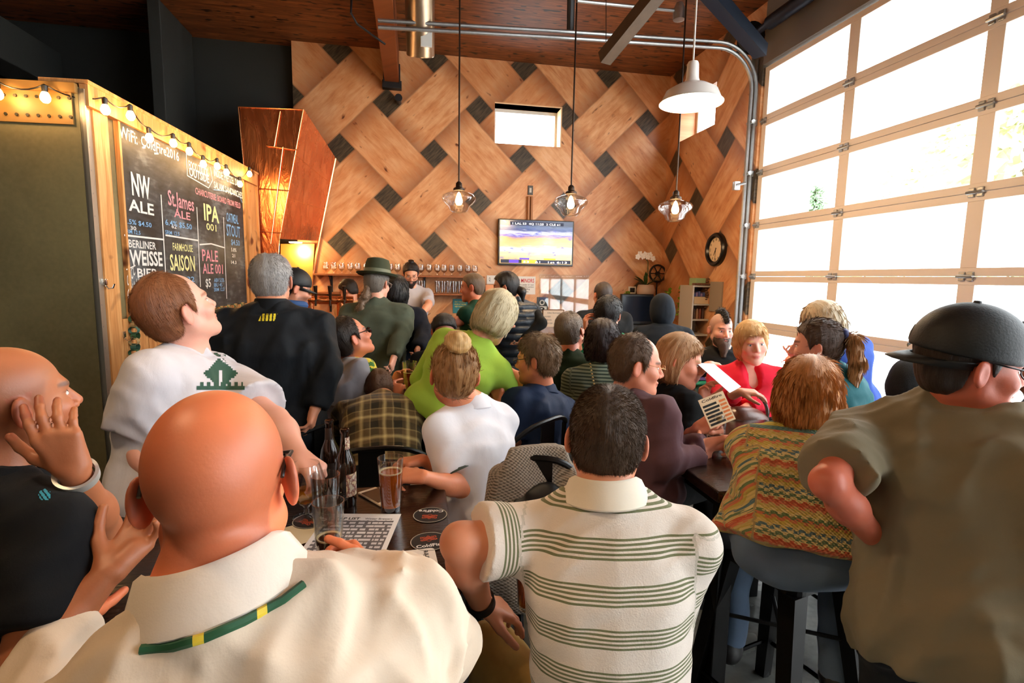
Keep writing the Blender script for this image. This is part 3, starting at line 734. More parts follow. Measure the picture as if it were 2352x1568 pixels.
# floor
b=MatB('polished_concrete'); ob=b.obj(); n=b.noise(ob,1.6,5,.6); n2=b.noise(ob,30,3)
b.set(col=b.ramp(n*.8+n2*.25,[(.3,lin((70,72,70))),(.55,lin((104,104,100))),(.8,lin((132,128,120)))]),rough=b.noise(ob,5,3)*.25+.12,spec=.5,bump=n2,bs=.05)
struct(G().box((-6,-3.2,-.1),(XS+.02,7.2,0)).build('floor',b.m))
# ceiling boards run along the back wall
struct(G().box((-6,-3.2,ZC),(XS+.4,7.2,ZC+.15)).build('ceiling',planks_mat('ceiling_boards',1,.135,((60,30,14),(116,64,30),(166,98,50)),.55,.62)))
# back wall with window opening
def wall_y(name,x0,x1,holes,m,y0=D,y1=D+.28):
    g=G(); xs=sorted({x0,x1,*[v for h in holes for v in h[:2]]}); 
    for a,c in zip(xs,xs[1:]):
        hs=[h for h in holes if h[0]<=a and h[1]>=c]
        if hs: g.box((a,y0,0),(c,y1,hs[0][2])); g.box((a,y0,hs[0][3]),(c,y1,ZC))
        else: g.box((a,y0,0),(c,y1,ZC))
    return struct(g.build(name,m))
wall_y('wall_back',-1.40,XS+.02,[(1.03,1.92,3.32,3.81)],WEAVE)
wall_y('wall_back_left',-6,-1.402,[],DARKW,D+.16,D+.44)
g=G(); X1=XS+.30
for a,c,hz in ((4.93,5.75,None),(5.75,6.57,(3.40,3.87)),(6.57,D+.28,None)):
    if hz: g.box((XS,a,0),(X1,c,hz[0])); g.box((XS,a,hz[1]),(X1,c,ZC))
    else: g.box((XS,a,0),(X1,c,ZC))
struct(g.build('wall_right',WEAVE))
struct(G().box((XS,-3.2,3.74),(X1,4.93,ZC)).build('wall_right_header',plain('header_grey',(112,104,98),.7)))
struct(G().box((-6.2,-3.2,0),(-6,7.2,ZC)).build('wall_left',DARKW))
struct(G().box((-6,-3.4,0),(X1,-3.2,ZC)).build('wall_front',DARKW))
# outer reveals of the big opening, pale render
g=G(); g.box((X1,4.931,0),(X1+.35,5.2,4.0)); g.box((X1,-3.2,3.76),(X1+.35,4.93,4.0)); g.box((XS+.085,4.922,0),(X1,4.9305,3.74)); g.box((XS+.085,-3.2,3.732),(X1,4.922,3.7405)); struct(g.build('trim_1',OFFW))
# windows
GL=MatB('window_glass'); t=GL.t; tr=GL.n('ShaderNodeBsdfTransparent'); gs=GL.n('ShaderNodeBsdfGlossy'); gs.inputs['Roughness'].default_value=.02; mx=GL.n('ShaderNodeMixShader')
mx.inputs[0].default_value=.05; GL.lk(tr.outputs[0],mx.inputs[1]); GL.lk(gs.outputs[0],mx.inputs[2]); GL.lk(mx.outputs[0],GL.out.inputs[0]); tr.inputs[0].default_value=(.97,.985,.985,1); GL=GL.m
FRM=plain('window_vinyl',(225,222,216),.5)
def window(name,a0,a1,z0,z1,axis):
    g=G(); r=.045
    def bx(lo,hi):
        if axis=='y': g.bev((lo[0],D+.20,lo[1]),(hi[0],D+.25,hi[1]),.004)
        else: g.bev((XS+.22,lo[0],lo[1]),(XS+.27,hi[0],hi[1]),.004)
    bx((a0,z0),(a1,z0+r)); bx((a0,z1-r),(a1,z1)); bx((a0,z0+r),(a0+r,z1-r)); bx((a1-r,z0+r),(a1,z1-r))
    o=struct(g.build(name,FRM)); g=G()
    if axis=='y': g.box((a0+r,D+.22,z0+r),(a1-r,D+.226,z1-r))
    else: g.box((XS+.24,a0+r,z0+r),(XS+.246,a1-r,z1-r))
    g.build('pane',GL,o); return o
window('window_1',1.03,1.92,3.32,3.81,'y'); window('window_2',5.75,6.57,3.40,3.87,'x')
g=G(); g.box((1.03,D-.004,3.81),(1.92,D+.2,3.825)); g.box((1.03,D+.001,3.305),(1.92,D+.2,3.322)); g.box((1.905,D+.001,3.32),(1.922,D+.2,3.81)); struct(g.build('trim_2',plain('pine_reveal',(226,186,140),.6)))
# ---------------------------------------------------------------- sectional glazed door
ALU=plain('anodised_aluminium',(232,220,212),.5,.0,var=.03); ZINC=plain('galvanised_steel',(170,172,172),.38,.9,var=.2,vs=30); STEEL=plain('dark_steel',(44,44,46),.5,.6,var=.2)  # door aluminium lightened: lens flare haze is put into its colour
FROST=MatB('frosted_glass'); tr=FROST.n('ShaderNodeBsdfTransparent'); tl=FROST.n('ShaderNodeBsdfTranslucent'); tl.inputs[0].default_value=(.95,.97,.98,1); mx=FROST.n('ShaderNodeMixShader'); mx.inputs[0].default_value=.6
FROST.lk(tr.outputs[0],mx.inputs[1]); FROST.lk(tl.outputs[0],mx.inputs[2]); FROST.lk(mx.outputs[0],FROST.out.inputs[0]); FROST=FROST.m
door=empty('sectional_door',(XS+.02,1.4,0),'tall glazed sectional garage door filling the right side of the room','garage door')
rails=[.02,.62,1.15,1.66,2.18,2.70,3.20,3.72]; stiles=[4.90,3.84,2.755,1.67,.58,-.51,-1.6,-2.7]
for k,(z0,z1) in enumerate(zip(rails,rails[1:])):
    g=G(); x0,x1=XS+.03,XS+.08; a=.054; y1,y0=4.93,-2.72
    g.bev((x0,y0,z0+.002),(x1,y1,z0+a),.003); g.bev((x0,y0,z1-a),(x1,y1,z1-.002),.003)
    for y in stiles: 
        wd=.035 if y in (4.90,) else .052; g.bev((x0+.002,y-wd,z0+a),(x1-.002,y+wd,z1-a),.003)
    fr=g.build('door_panel',ALU,door)
    for ya,yb in zip(stiles,stiles[1:]):
        G().box((XS+.052,yb+.03,z0+a-.005),(XS+.058,ya-.03,z1-a+.005)).build('pane',GL if k>3 else FROST,fr)
    if k:
        for y in stiles:
            g=G(); g.bev((x0-.012,y-.045,z0-.03),(x0,y-.008,z0+.03),.004); g.bev((x0-.012,y+.008,z0-.03),(x0,y+.045,z0+.03),.004); g.tube([(x0-.016,y-.05,z0),(x0-.016,y+.05,z0)],.011,8)
            g.build('hinge',ZINC,door)
trk=empty('door_track',(XS-.06,4.97,0),'galvanised door track curving from the jamb up under the ceiling','track')
R=.42; xt=XS-.03; zt=3.93
def track_pts(off):
    pts=[(xt-off,4.97,.05),(xt-off,4.97,2.0),(xt-off,4.97,zt-R)]
    for a in np.linspace(0,math.pi/2,10)[1:]: pts.append((xt-R+(R-off)*math.cos(a),4.97,zt-R+(R-off)*math.sin(a)))
    e=onY(868,47,4.97); pts.append((1.2,4.97,zt-off+ (e[2]-zt)*.5)); pts.append((e[0],4.97,e[2]-off)); return pts
g=G(); g.tube(track_pts(0),.018,8); g.tube(track_pts(.055),.018,8); g.build('rail',ZINC,trk,True)
for z in (.4,1.15,1.66,2.18,2.7,3.2): 
    g=G(); g.bev((XS-.045,4.955,z-.03),(XS+.03,5.0,z+.03),.004); g.tube([(XS-.06,4.93,z),(XS-.06,5.02,z)],.022,10); g.build('roller',ZINC,trk)
g=G(); g.box((XS-.012,5.00,.02),(XS-.001,5.06,3.9)); g.box((XS-.05,5.045,.02),(XS-.001,5.055,3.9)); g.build('jamb_angle',ZINC,trk)
# torsion shaft, drum and operator chain in the dark corner over the door
g=G(); g.tube([(XS-.12,-3,4.02),(XS-.12,5.1,4.02)],.035,10); g.tube([(XS-.12,2.3,4.02),(XS-.12,4.7,4.02)],.062,14)
o=g.build('torsion_shaft',plain('blue_black_steel',(26,34,48),.45,.5),None,True); tag(o,'dark torsion spring shaft running above the glazed door','spring shaft')
g=G(); g.lathe([(0,-.05),(.12,-.05),(.10,0),(.12,.05),(0,.05)],(XS-.12,4.98,4.02),20,[(1,0,0),(0,0,1),(0,1,0)]); g.bev((XS-.19,5.09,3.9),(XS-.001,5.11,4.16),.004)
tag(g.build('cable_drum',STEEL,None,True),'dark cable drum at the end of the spring shaft','cable drum')
# steel braces
def bar(name,a,c,wd,m,label,cat,par=None):
    a=np.array(a,float); c=np.array(c,float); t=nrm(c-a); s_=nrm(np.cross(t,(0,0,1))); u=np.cross(s_,t); g=G()
    q=[a+s_*sx*wd/2+u*sz*wd/2 for sx,sz in ((-1,-1),(1,-1),(1,1),(-1,1))]; g.prism(q,c-a); o=g.build(name,m,par)
    return tag(o,label,cat) if label else o
bar('steel_brace',P(1388,135,4.3),P(1545,-60,3.6),.10,plain('weathered_steel',(84,70,58),.6,.3,var=.25,vs=14),'brown square steel brace slanting down from the ceiling beside the track','brace')
bar('steel_brace',P(1748,118,4.7),P(1610,-40,4.0),.11,plain('blue_black_steel',(26,34,48)),'blue-black steel brace slanting down to the corner of the big door','brace')
g=G(); a=P(1312,-20,4.75); g.tube([a,P(1310,72,4.95)],.035,8); tag(g.build('track_hanger',STEEL),'dark hanger rod between the ceiling and the door track','hanger')
# glulam beam running toward the back wall
tag(G().bev((-.33,-3,3.93),(-.16,D-.01,ZC-.001),.006).build('ceiling_beam',planks_mat('glulam',2,.045,((72,34,16),(124,64,30),(150,84,42)),.5,.8,.01)),'red-brown laminated timber beam under the ceiling, ending at the back wall','beam')
g=G(); g.bev((-.36,D-.10,3.86),(-.13,D-.005,3.95),.006); g.bev((-.345,D-.16,3.92),(-.332,D-.01,4.12),.003); g.bev((-.158,D-.16,3.92),(-.145,D-.01,4.12),.003)
tag(g.build('beam_bracket',STEEL),'dark steel bracket holding the end of the timber beam','bracket')
g=G(); q=onY(916,232,D-.06); g.tube([q+np.array((0,.06,0)),q-np.array((0,.1,.0))],.03,12); g.tube([q-np.array((0,.1,0)),q-np.array((-.0,.13,0))],.045,12)
tag(g.build('security_camera',STEEL,None,True),'small dark camera on the wall under the timber beam','camera')
# second dark beam top left
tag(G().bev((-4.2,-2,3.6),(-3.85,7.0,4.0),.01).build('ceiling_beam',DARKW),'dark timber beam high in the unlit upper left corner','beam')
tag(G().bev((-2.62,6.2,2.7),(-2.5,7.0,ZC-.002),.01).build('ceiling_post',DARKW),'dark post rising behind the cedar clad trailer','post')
# spiral duct
dk=MatB('spiral_duct_metal'); x,y,z=dk.sep(dk.obj()); r_=((z*14.0+x.atan2(y)*.159).fract()); dk.set(col=lin((178,156,132)),metal=.95,rough=.32,bump=(r_.lt(.10)),bs=.9,bd=.01)
e0=P(966,128,4.84); e1=P(963,-70,4.45); 
g=G(); L_=np.linalg.norm(e1-e0); g.lathe([(.0,0),(.124,0),(.128,.01),(.128,L_),(0,L_)],(0,0,0),40)
du=g.build('spiral_duct',dk.m,None,True); t_=nrm(e1-e0); s_=nrm(np.cross(t_,(1,0,0))); du.matrix_basis=Matrix([list(r) for r in frame(e0,np.cross(s_,t_),s_,t_)])
tag(du,'round spiral metal air duct hanging below the ceiling boards','duct')
g=G(); c_=e0+t_*.12-np.array((0,.118,.03)); g.bev(c_+np.array((.0,-.02,-.07)),c_+np.array((.10,.0,.08)),.004); g.build('air_register',plain('register_white',(210,210,205),.5),du)
# conduits
g=G(); g.tube([P(1325,2,4.2),P(1555,25,4.6)],.014,8); g.lathe([(0,-.06),(.05,-.05),(.055,.03),(.03,.09),(0,.1)],P(1560,32,4.6),14); tag(g.build('conduit',ZINC,None,True),'thin bright conduit with a round junction box near the ceiling','conduit')
g=G(); g.tube([P(1392,-20,4.2),P(1392,95,4.2)],.003,6); tag(g.build('hanging_wire',STEEL),'thin wire hanging from the ceiling above the window','wire')
g=G(); g.tube([P(808,-20,4.6),P(806,30,4.6),P(820,55,4.65),P(885,102,4.8)],.010,6); tag(g.build('cable',STEEL),'dark cable slung from the ceiling beside the timber beam','cable')
# ---------------------------------------------------------------- cedar clad trailer on the left
A0=np.array((-1.852,3.49,0)); A1=np.array((-1.676,6.14,0)); TD=nrm(A1-A0); TN=np.array((TD[1],-TD[0],0)); TL=np.linalg.norm(A1-A0); TH=2.65; Zv=np.array((0,0,1.))
def tr_hit(px,py,off=0):
    r=ray(px,py); o=A0+TN*off; t=((o-CAM)@TN)/(r@TN); q=CAM+r*t; return (q-A0)@TD,q[2]      # (along, height)
def tp(a,z,off=0): return A0+TD*a+Zv*z+TN*off
def tbox(g,a0,a1,z0,z1,o0,o1): 
    return g.prism([tp(a0,z0,o0),tp(a1,z0,o0),tp(a1,z1,o0),tp(a0,z1,o0)],TN*(o1-o0))
trl=empty('trailer',A0,'olive metal trailer clad with knotty cedar on the side with the chalkboard','trailer')
OL=MatB('olive_panel'); ob=OL.obj(); OL.set(col=OL.ramp(OL.noise(ob,1.2,5,.6)*.8+OL.noise(ob,40,2)*.2,[(.3,lin((112,102,70))),(.7,lin((150,138,98)))]),rough=.55,metal=.2,bump=OL.noise(ob,6,3),bs=.1); OL=OL.m
g=G(); W_=3.2; g.prism([A0-TN*W_+TD*.0+Zv*.04,A0-TN*.002+Zv*.04,A1-TN*.002+Zv*.04,A1-TN*W_+Zv*.04],Zv*(TH-.06)); g.build('body',OL,trl)
g=G()
for u in np.arange(.55,3.1,.42):
    for z in np.arange(.12,2.45,.052): 
        c=A0-TN*u-TD*.001+Zv*z; g.tube([c,c-TD*.004],.0075,6)
for u in np.arange(.04,3.1,.055):
    for z in (2.46,2.56): c=A0-TN*u-TD*.012+Zv*z; g.tube([c,c-TD*.005],.009,6)
g.build('rivets',plain('rivet_dark',(60,56,40),.4,.4),trl)
g=G(); g.prism([A0-TN*W_-TD*.011+Zv*2.42,A0-TN*.03-TD*.011+Zv*2.42,A0-TN*.03-TD*.001+Zv*2.42,A0-TN*W_-TD*.001+Zv*2.42],Zv*.17)
g.prism([A0-TN*W_-TD*.03+Zv*2.59,A0-TN*.0-TD*.03+Zv*2.59,A0-TN*.0-TD*.001+Zv*2.59,A0-TN*W_-TD*.001+Zv*2.59],Zv*.05); g.build('top_rail',plain('top_rail_orange_lit',(150,112,60),.45,.2,var=.1),trl)  # orange glow of the string lights is put into the rail colour
# cedar boards, each its own plank
def cedar(name,sd):
    b=MatB(name); x,y,z=b.sep(b.obj()); v=b.comb(x*9.0+sd,y*9.0,z*.8+sd*3); n=b.noise(v,2.4,5,.6,1.2); k=b.noise(b.comb(x*7.0+y*3.0+sd,sd,z*4.0),1.5,1); n2=b.noise(b.comb(x*60.0,y*60.0,z*2.5),2,2)
    col=b.ramp(n*.8+n2*.25,[(.3,lin((176,112,58))),(.55,lin((214,152,92))),(.8,lin((238,190,132)))]); col=b.mix((k-.66).clamp()*11.0,col,lin((92,44,20)))
    return b.set(col=col,rough=.5,spec=.35,bump=n2,bs=.15)
CD=[cedar('cedar_%d'%i,i*3.3+1) for i in range(4)]
bl=tr_hit(262,256); br=tr_hit(551,402); bb=tr_hit(560,688); bc=tr_hit(290,718)
BA0,BA1,BZ0,BZ1=bl[0],(br[0]+bb[0])/2,1.30,bl[1]
print('board',bl,br,bb,bc)
g=G(); tbox(g,.0,.075,.0,TH-.03,0,.012); tbox(g,.0,.01,0,TH-.03,0,.03)
g.build('corner_angle',plain('corner_zinc',(196,190,176),.35,.8),trl)
g=G()
for z in np.arange(.1,2.6,.13): c=tp(.035,z,.012); g.tube([c,c+TN*.004],.006,6)
g.build('screws',ZINC,trl)
x=.078; i=0
while x<TL-.001:
    w=min(.137,TL-x); a1=x+w-.004
    g=G(); 
    if a1<=BA0+.01 or x>=BA1-.01: tbox(g,x,a1,.0,TH-.12,.0,.022)
    else: tbox(g,x,a1,.0,BZ0,.0,.022)
    g.build('cedar_board',CD[i%4],trl); x+=w; i+=1
g=G(); tbox(g,.012,TL+.02,TH-.118,TH+.0,.0,.045); tbox(g,.0,TL+.02,TH,TH+.02,-.2,.055); g.build('fascia_board',CD[1],trl)
g=G(); tbox(g,TL+.0,TL+.03,0,TH,-.9,.04); g.build('end_board',CD[2],trl)
# chalkboard
cb=empty('chalkboard',tp(BA0,BZ0,.01),'large black chalkboard listing beers, framed in cedar','chalkboard')
b=MatB('chalk_slate'); ob=b.obj(); n=b.noise(ob,2.4,5,.6,.7); n2=b.noise(b.scl(ob,(3,3,12)),3,4); b.set(col=b.ramp(n*.75+n2*.3,[(.40,lin((22,24,26))),(.56,lin((54,58,62))),(.75,lin((128,134,140)))]),rough=.6,bump=n2,bs=.1)
g=G(); tbox(g,BA0,BA1,BZ0,BZ1,.001,.022); g.build('slate',b.m,cb)
g=G(); tbox(g,BA0-.005,BA1+.03,BZ0-.03,BZ0,.0,.04); tbox(g,BA1,BA1+.03,BZ0,BZ1,.0,.034); tbox(g,BA0-.02,BA0,BZ0,BZ1,0,.030); tbox(g,BA0-.02,BA1+.03,BZ1,BZ1+.02,0,.03); g.build('frame',CD[3],cb)
CH={k:plain('chalk_'+k,c,.9) for k,c in dict(white=(226,226,222),pink=(222,150,160),blue=(128,176,222),yellow=(228,226,160)).items()}
wr={k:G() for k in CH}
def chalk(txt,px,py,hpx,k='white',wpx=None,bold=.012,tilt=0):
    """text whose lower left sits at the board point seen at px,py"""
    a,z=tr_hit(px,py); a2,z2=tr_hit(px,py-hpx); w=None
    if wpx: w=abs(tr_hit(px+wpx,py)[0]-a)
    text_geo(wr[k],txt,tp(a,z,.0235),TD+Zv*tilt,Zv,abs(z2-z),.0,w,bold)
C=lambda x,y:(x/2.613,150+y/2.613)
def ck(txt,x,y,h,w,k='white',tilt=0,bold=.012): X_,Y_=C(x,y); chalk(txt,X_,Y_,h/2.613,k,w/2.613,bold,tilt)
ck('WiFi:',692,428,75,108); ck('ColdFire2016',825,478,62,225); ck('NW',770,772,135,112,bold=.03); ck('ALE',750,868,72,152,bold=.02)
ck('St.James',990,835,92,155,'pink'); ck('ALE',1025,908,48,98,'pink'); ck('IPA',1208,925,100,90,'yellow',bold=.02); ck('001',1222,985,42,60,'yellow'); ck('OATMEAL',1345,935,55,70,'blue'); ck('STOUT',1345,1020,72,82,'blue')
ck('5.5% $4.50',722,945,30,165,'blue'); ck('30',760,985,24,35); ck('SRM 12.5',725,1003,24,95,'blue'); ck('6.4% $5.50',972,955,34,160,'blue'); ck('62',1010,975,24,30); ck('SRM 12.5',972,1010,24,85,'blue')
ck('BERLINER',750,1090,48,165); ck('WEISSE',758,1195,92,198,bold=.025); ck('BIER',803,1268,52,125,bold=.02); ck('FARMHOUSE',1018,1108,46,120,'yellow'); ck('SAISON',1003,1228,98,150,'yellow',bold=.02)
ck('PALE',1197,1172,72,95,'pink'); ck('ALE 001',1200,1248,62,122,'pink'); ck('$5',1218,1330,52,32); ck('ABV 5.5%',1268,1300,24,62,'blue'); ck('IBU 45',1268,1328,22,50,'blue'); ck('SRM 12.3',1268,1356,22,62,'blue')
ck('OLCC',742,1330,70,70,tilt=.9); ck('COLLAB',745,1408,60,95,tilt=.7); ck('$5.50',822,1340,34,95,'blue'); ck('$5 6.32',1000,1300,34,150,'blue'); ck('$4.50',1372,1075,34,52,'blue'); ck('5.8%',1372,1115,22,32); ck('21',1378,1150,20,18); ck('14.3',1372,1190,20,32)
ck('FOOD TRUCK',1115,620,52,115); ck('OUTSIDE',1118,660,52,118,bold=.02); ck('CHARCUTERIE: BOARD FROM FIELD',1155,770,40,270,'pink'); ck('INSIDE: PRETZEL DOGS',1268,662,44,165,'white'); ck('SALAMI SANDWICHES',1268,735,42,170,'white')
def cline(pts,k='white',r=.006):
    q=[tp(*tr_hit(*C(x,y)),.0235) for x,y in pts]
    for a,c in zip(q,q[1:]):
        u=nrm(c-a); s=np.cross(TN,u)*r; wr[k].add([a-s,a+s,c+s,c-s],[(0,1,2,3)])
cline([(945,775),(975,1275)]); cline([(1163,850),(1185,1330)]); cline([(1325,910),(1345,1400)]); cline([(722,1018),(965,1045)]); cline([(972,1018),(1170,1050)]); cline([(1180,1075),(1250,1070),(1335,1095)]); cline([(1098,515),(1105,660),(1175,700),(1235,735),(1258,690),(1245,610)],r=.004)
cline([(1265,745),(1350,755),(1425,790),(1440,825)],'blue',.004); cline([(832,492),(850,492)]); cline([(905,528),(930,528)]); cline([(735,1225),(790,1200)],r=.004); cline([(775,1435),(825,1360)],r=.004)
for k,g in wr.items():
    o=g.build('chalk_writing',CH[k],cb); 
    if k!='white': o['label']=k+' chalk writing'
# string lights
SL=[(-5,215),(104,223),(242,251),(300,265),(343,316),(398,328),(435,347),(467,376),(499,381),(520,395),(551,422),(573,399)]
cordp=[]; bw=emis('warm_bulb',(255,190,110),26.0); BG=GL
spts=[]
for i,(px_,py_) in enumerate(SL):
    if px_<180: r=ray(px_,py_); o=A0-TD*.07; t=((o-CAM)@TD)/(r@TD); q=CAM+r*t
    else: a_,z_=tr_hit(px_,py_,.09); q=tp(a_,z_,.09)
    spts.append(q)
sock=plain('socket_black',(16,15,14),.4)
for i,q in enumerate(spts):
    root=empty('string_light',q,['warm glowing bulb of the string lights at the left frame edge','warm bulb hanging on the olive trailer front, left of the corner','warm bulb beside the cedar corner board, first on the chalkboard side','string light bulb over the left end of the chalkboard','string light bulb above the password line, hanging low','string light bulb above the end of the password line','string light bulb left of the food truck outline','string light bulb hanging inside the food truck outline','string light bulb just right of the food truck outline','string light bulb above the pretzel line of the board','string light bulb near the far right edge of the chalkboard','last string light bulb, past the far end of the chalkboard'][i],'bulb','string lights on the trailer')
    g=G(); g.lathe([(0,-.032),(.012,-.030),(.022,-.018),(.025,-.002),(.019,.016),(.012,.028),(0,.028)],q,16); g.build('glass_bulb',bw,root,True)
    g=G(); g.lathe([(0,.026),(.014,.026),(.015,.06),(.008,.066),(0,.066)],q,12); g.build('socket',sock,root,True)
    l=bpy.data.lights.new('bulb_light','POINT'); l.energy=2.6; l.color=(1,.62,.28); l.shadow_soft_size=.03; lo=bpy.data.objects.new('bulb_light',l); COL.objects.link(lo); lo.location=Vector(q+(TN*.05 if i>1 else -TD*.05)); lo.parent=root; lo.matrix_parent_inverse=wmat(root).inverted()
g=G(); pp=[]
for a,c in zip(spts,spts[1:]):
    a=a+Zv*.066; c=c+Zv*.066
    for t in np.linspace(0,1,7)[:-1]: pp.append(a*(1-t)+c*t+Zv*(-.035*4*t*(1-t)))
g.tube(pp+[spts[-1]+Zv*.066],.004,6); tag(g.build('festoon_wire',sock,None,True),'black wire of the string lights along the top edge of the cedar trailer','wire')
# paper chain and hooks on the cedar
g=G()
for k in range(7):
    a_,z_=tr_hit(308+(k%2)*3,732+k*13,.05)
    c=tp(a_,z_,.05); pts=[c+TD*.0+ (TD*math.cos(t) if k%2 else TN*math.cos(t))*.028+Zv*math.sin(t)*.024 for t in np.linspace(0,6.283,15)[:-1]]
    g.cur=k%3; n=len(g.v); s=(TN if k%2 else TD)*.016
    g.add([p-s for p in pts]+[p+s for p in pts],[(i,(i+1)%14,14+(i+1)%14,14+i) for i in range(14)])
ch=g.build('paper_chain',[plain('paper_green',(60,104,70),.8),plain('paper_kraft',(176,150,104),.8),plain('paper_teal',(70,120,110),.8)]); tag(ch,'paper chain of green and tan links hanging under the chalkboard','paper chain')
md=ch.modifiers.new('s','SOLIDIFY'); md.thickness=.001
for px_,py_,lb in ((240,655,'chrome coat hook on the cedar board left of the chalkboard'),(283,775,'chrome coat hook beside the hanging paper chain')):
    a_,z_=tr_hit(px_,py_,.02); g=G(); c=tp(a_,z_,.022); g.tube([c+Zv*.03,c+TN*.004,c+TN*.02-Zv*.02,c+TN*.045-Zv*.015,c+TN*.055+Zv*.01],.004,8); g.bev(c-np.array((.012,.012,-.0)),c+np.array((.012,.012,.04)),.003)
    tag(g.build('coat_hook',plain('chrome',(220,220,222),.12,1),None,True),lb,'hook')
g=G()
for k in range(10):
    a_,z_=tr_hit(485+k*8,712-k*1.5,.04); c=tp(a_,z_,.045); pts=[c+(TD*math.cos(t) if k%2 else TN*math.cos(t))*.022+Zv*math.sin(t)*.02 for t in np.linspace(0,6.283,13)[:-1]]; g.cur=k%2
    s=(TN if k%2 else TD)*.012; g.add([p-s for p in pts]+[p+s for p in pts],[(i,(i+1)%12,12+(i+1)%12,12+i) for i in range(12)])
ch=g.build('paper_chain',[bpy.data.materials['paper_green'],bpy.data.materials['paper_kraft']]); tag(ch,'paper chain strung along the lower edge of the board, behind the dark jacket','paper chain'); md=ch.modifiers.new('s','SOLIDIFY'); md.thickness=.001
# dark ledge in the lower left
tag(G().bev((-2.4,2.3,.0),(-.95,3.2,.44),.02).build('bench',plain('bench_black',(22,22,22),.6)),'low dark bench in front of the olive trailer wall','bench')
# ---------------------------------------------------------------- copper clad bar end
CU=MatB('copper_sheet'); x,y,z=CU.sep(CU.obj()); n=CU.noise(CU.comb(x*5.0,y*5.0,z*1.2),2,4,.6,1.0); n2=CU.noise(CU.obj(),3,3)
CU.set(col=CU.ramp(n*.6+n2*.4,[(.3,lin((206,112,62))),(.6,lin((236,146,92))),(.8,lin((250,182,130)))]),metal=.92,rough=n*.22+.16,bump=n,bs=.35,bd=.03); CU=CU.m
c1=onY(548,246,6.25); c2=onY(697,252,6.25); c3=onY(642,548,6.25); c4=onY(590,720,6.25); c5=onY(632,720,6.25)
w2=onY(771,365,D-.01); w3=onY(733,553,D-.01); w1=c1+np.array((0,.64,0)); c2b=onY(668,250,D-.01)
cop=empty('copper_enclosure',(c4[0],c4[1],0),'tapering enclosure clad in shiny copper sheets at the left end of the bar','copper enclosure')
def poly(name,pts,m,par,th=.012,nrm_=None):
    n=nrm_ if nrm_ is not None else nrm(np.cross(np.array(pts[1])-pts[0],np.array(pts[2])-pts[0])); return G().prism(pts,-np.array(n)*th).build(name,m,par)
fl=c4.copy(); fl[2]=0; fr=c5.copy(); fr[2]=0
poly('front_sheet',[c1,c2,c3,c5,fr,fl,c4],CU,cop,.012,np.array((0,-1,0)))
poly('side_sheet',[c2,w2,w3,c3],CU,cop)
poly('left_sheet',[c1,w1,np.array((c4[0],D,0)),fl],CU,cop)
poly('top_sheet',[c1,c2,c2b,w1],CU,cop)
g=G()
for a,c in ((c1,c2),(c1+(fl-c1)*.0,c4),(c2,c3),(onY(644,256,6.24),onY(630,338,6.24)),(onY(612,335,6.24),onY(685,345,6.24)),(onY(582,432,6.24),onY(664,438,6.24)),(onY(585,530,6.24),onY(650,535,6.24)),(onY(650,338,6.24),onY(622,560,6.24))): g.tube([a-np.array((0,.008,0)),c-np.array((0,.008,0))],.006,6)
def sidep(u,v): a=c2+(w2-c2)*u; b_=c3+(w3-c3)*u; return a+(b_-a)*v
for v in (.35,.68): g.tube([sidep(0,v)+np.array((.008,-.008,0)),sidep(1,v-.05)+np.array((.008,-.008,0))],.005,6)
g.tube([w2+np.array((.0,-.02,0)),w3+np.array((0,-.02,0)),onY(700,735,D-.03)],.016,8)
g.build('seam',plain('copper_edge',(244,170,112),.2,.9),cop,True)
# niche below the side sheet: steel recess, yellow lamplight put into its colour
BR=plain('yellow_lit_steel',(236,190,96),.32,.8,var=.15,vs=4)
n1=onY(648,572,6.40); n2_=onY(724,572,6.86); g=G()
poly('recess_back',[onY(645,560,6.84),onY(722,560,6.84),onY(712,740,6.84),onY(640,740,6.84)],BR,cop,.01,np.array((0,-1,0)))
lp=onY(679,558,6.6); g=G(); g.lathe([(0,0),(.07,0),(.075,.012),(0,.012)],lp,20); o=g.build('recessed_light',emis('warm_disc',(255,214,140),14),cop)
l=bpy.data.lights.new('recess_light','POINT'); l.energy=16; l.color=(1,.72,.34); l.shadow_soft_size=.06; lo=bpy.data.objects.new('recess_light',l); COL.objects.link(lo); lo.location=Vector(lp-np.array((0,0,.08)))
lo.parent=cop; lo.matrix_parent_inverse=wmat(cop).inverted()
# ---------------------------------------------------------------- lamps
CLR=MatB('clear_glass'); t=CLR.t; tr=CLR.n('ShaderNodeBsdfTransparent'); gs=CLR.n('ShaderNodeBsdfGlossy'); gs.inputs['Roughness'].default_value=.03; lw=CLR.n('ShaderNodeLayerWeight'); lw.inputs[0].default_value=.3; mx=CLR.n('ShaderNodeMixShader'); tr.inputs[0].default_value=(.96,.96,.95,1)
fm=X(t,lw.outputs['Facing'])*.75+.05; CLR.lk(fm.k,mx.inputs[0]); CLR.lk(tr.outputs[0],mx.inputs[1]); CLR.lk(gs.outputs[0],mx.inputs[2]); CLR.lk(mx.outputs[0],CLR.out.inputs[0]); CLR=CLR.m
def glassy(name,c,rough=.05,a=.6):
    """coloured liquid / bottle glass: mostly see-through, keeps shadows light"""
    if name in _mc: return _mc[name]
    b=MatB(name); t1=b.n('ShaderNodeBsdfTransparent'); t1.inputs[0].default_value=(*lin(c),1); mx_=b.n('ShaderNodeMixShader'); mx_.inputs[0].default_value=a; b.set(col=lin(c),rough=rough,spec=.6)
    b.lk(t1.outputs[0],mx_.inputs[1]); b.lk(b.b.outputs[0],mx_.inputs[2]); b.lk(mx_.outputs[0],b.out.inputs[0]); _mc[name]=b.m; return b.m
BULB=emis('edison_bulb',(255,200,130),45.0); BRZ=plain('dark_bronze',(52,38,28),.4,.7)
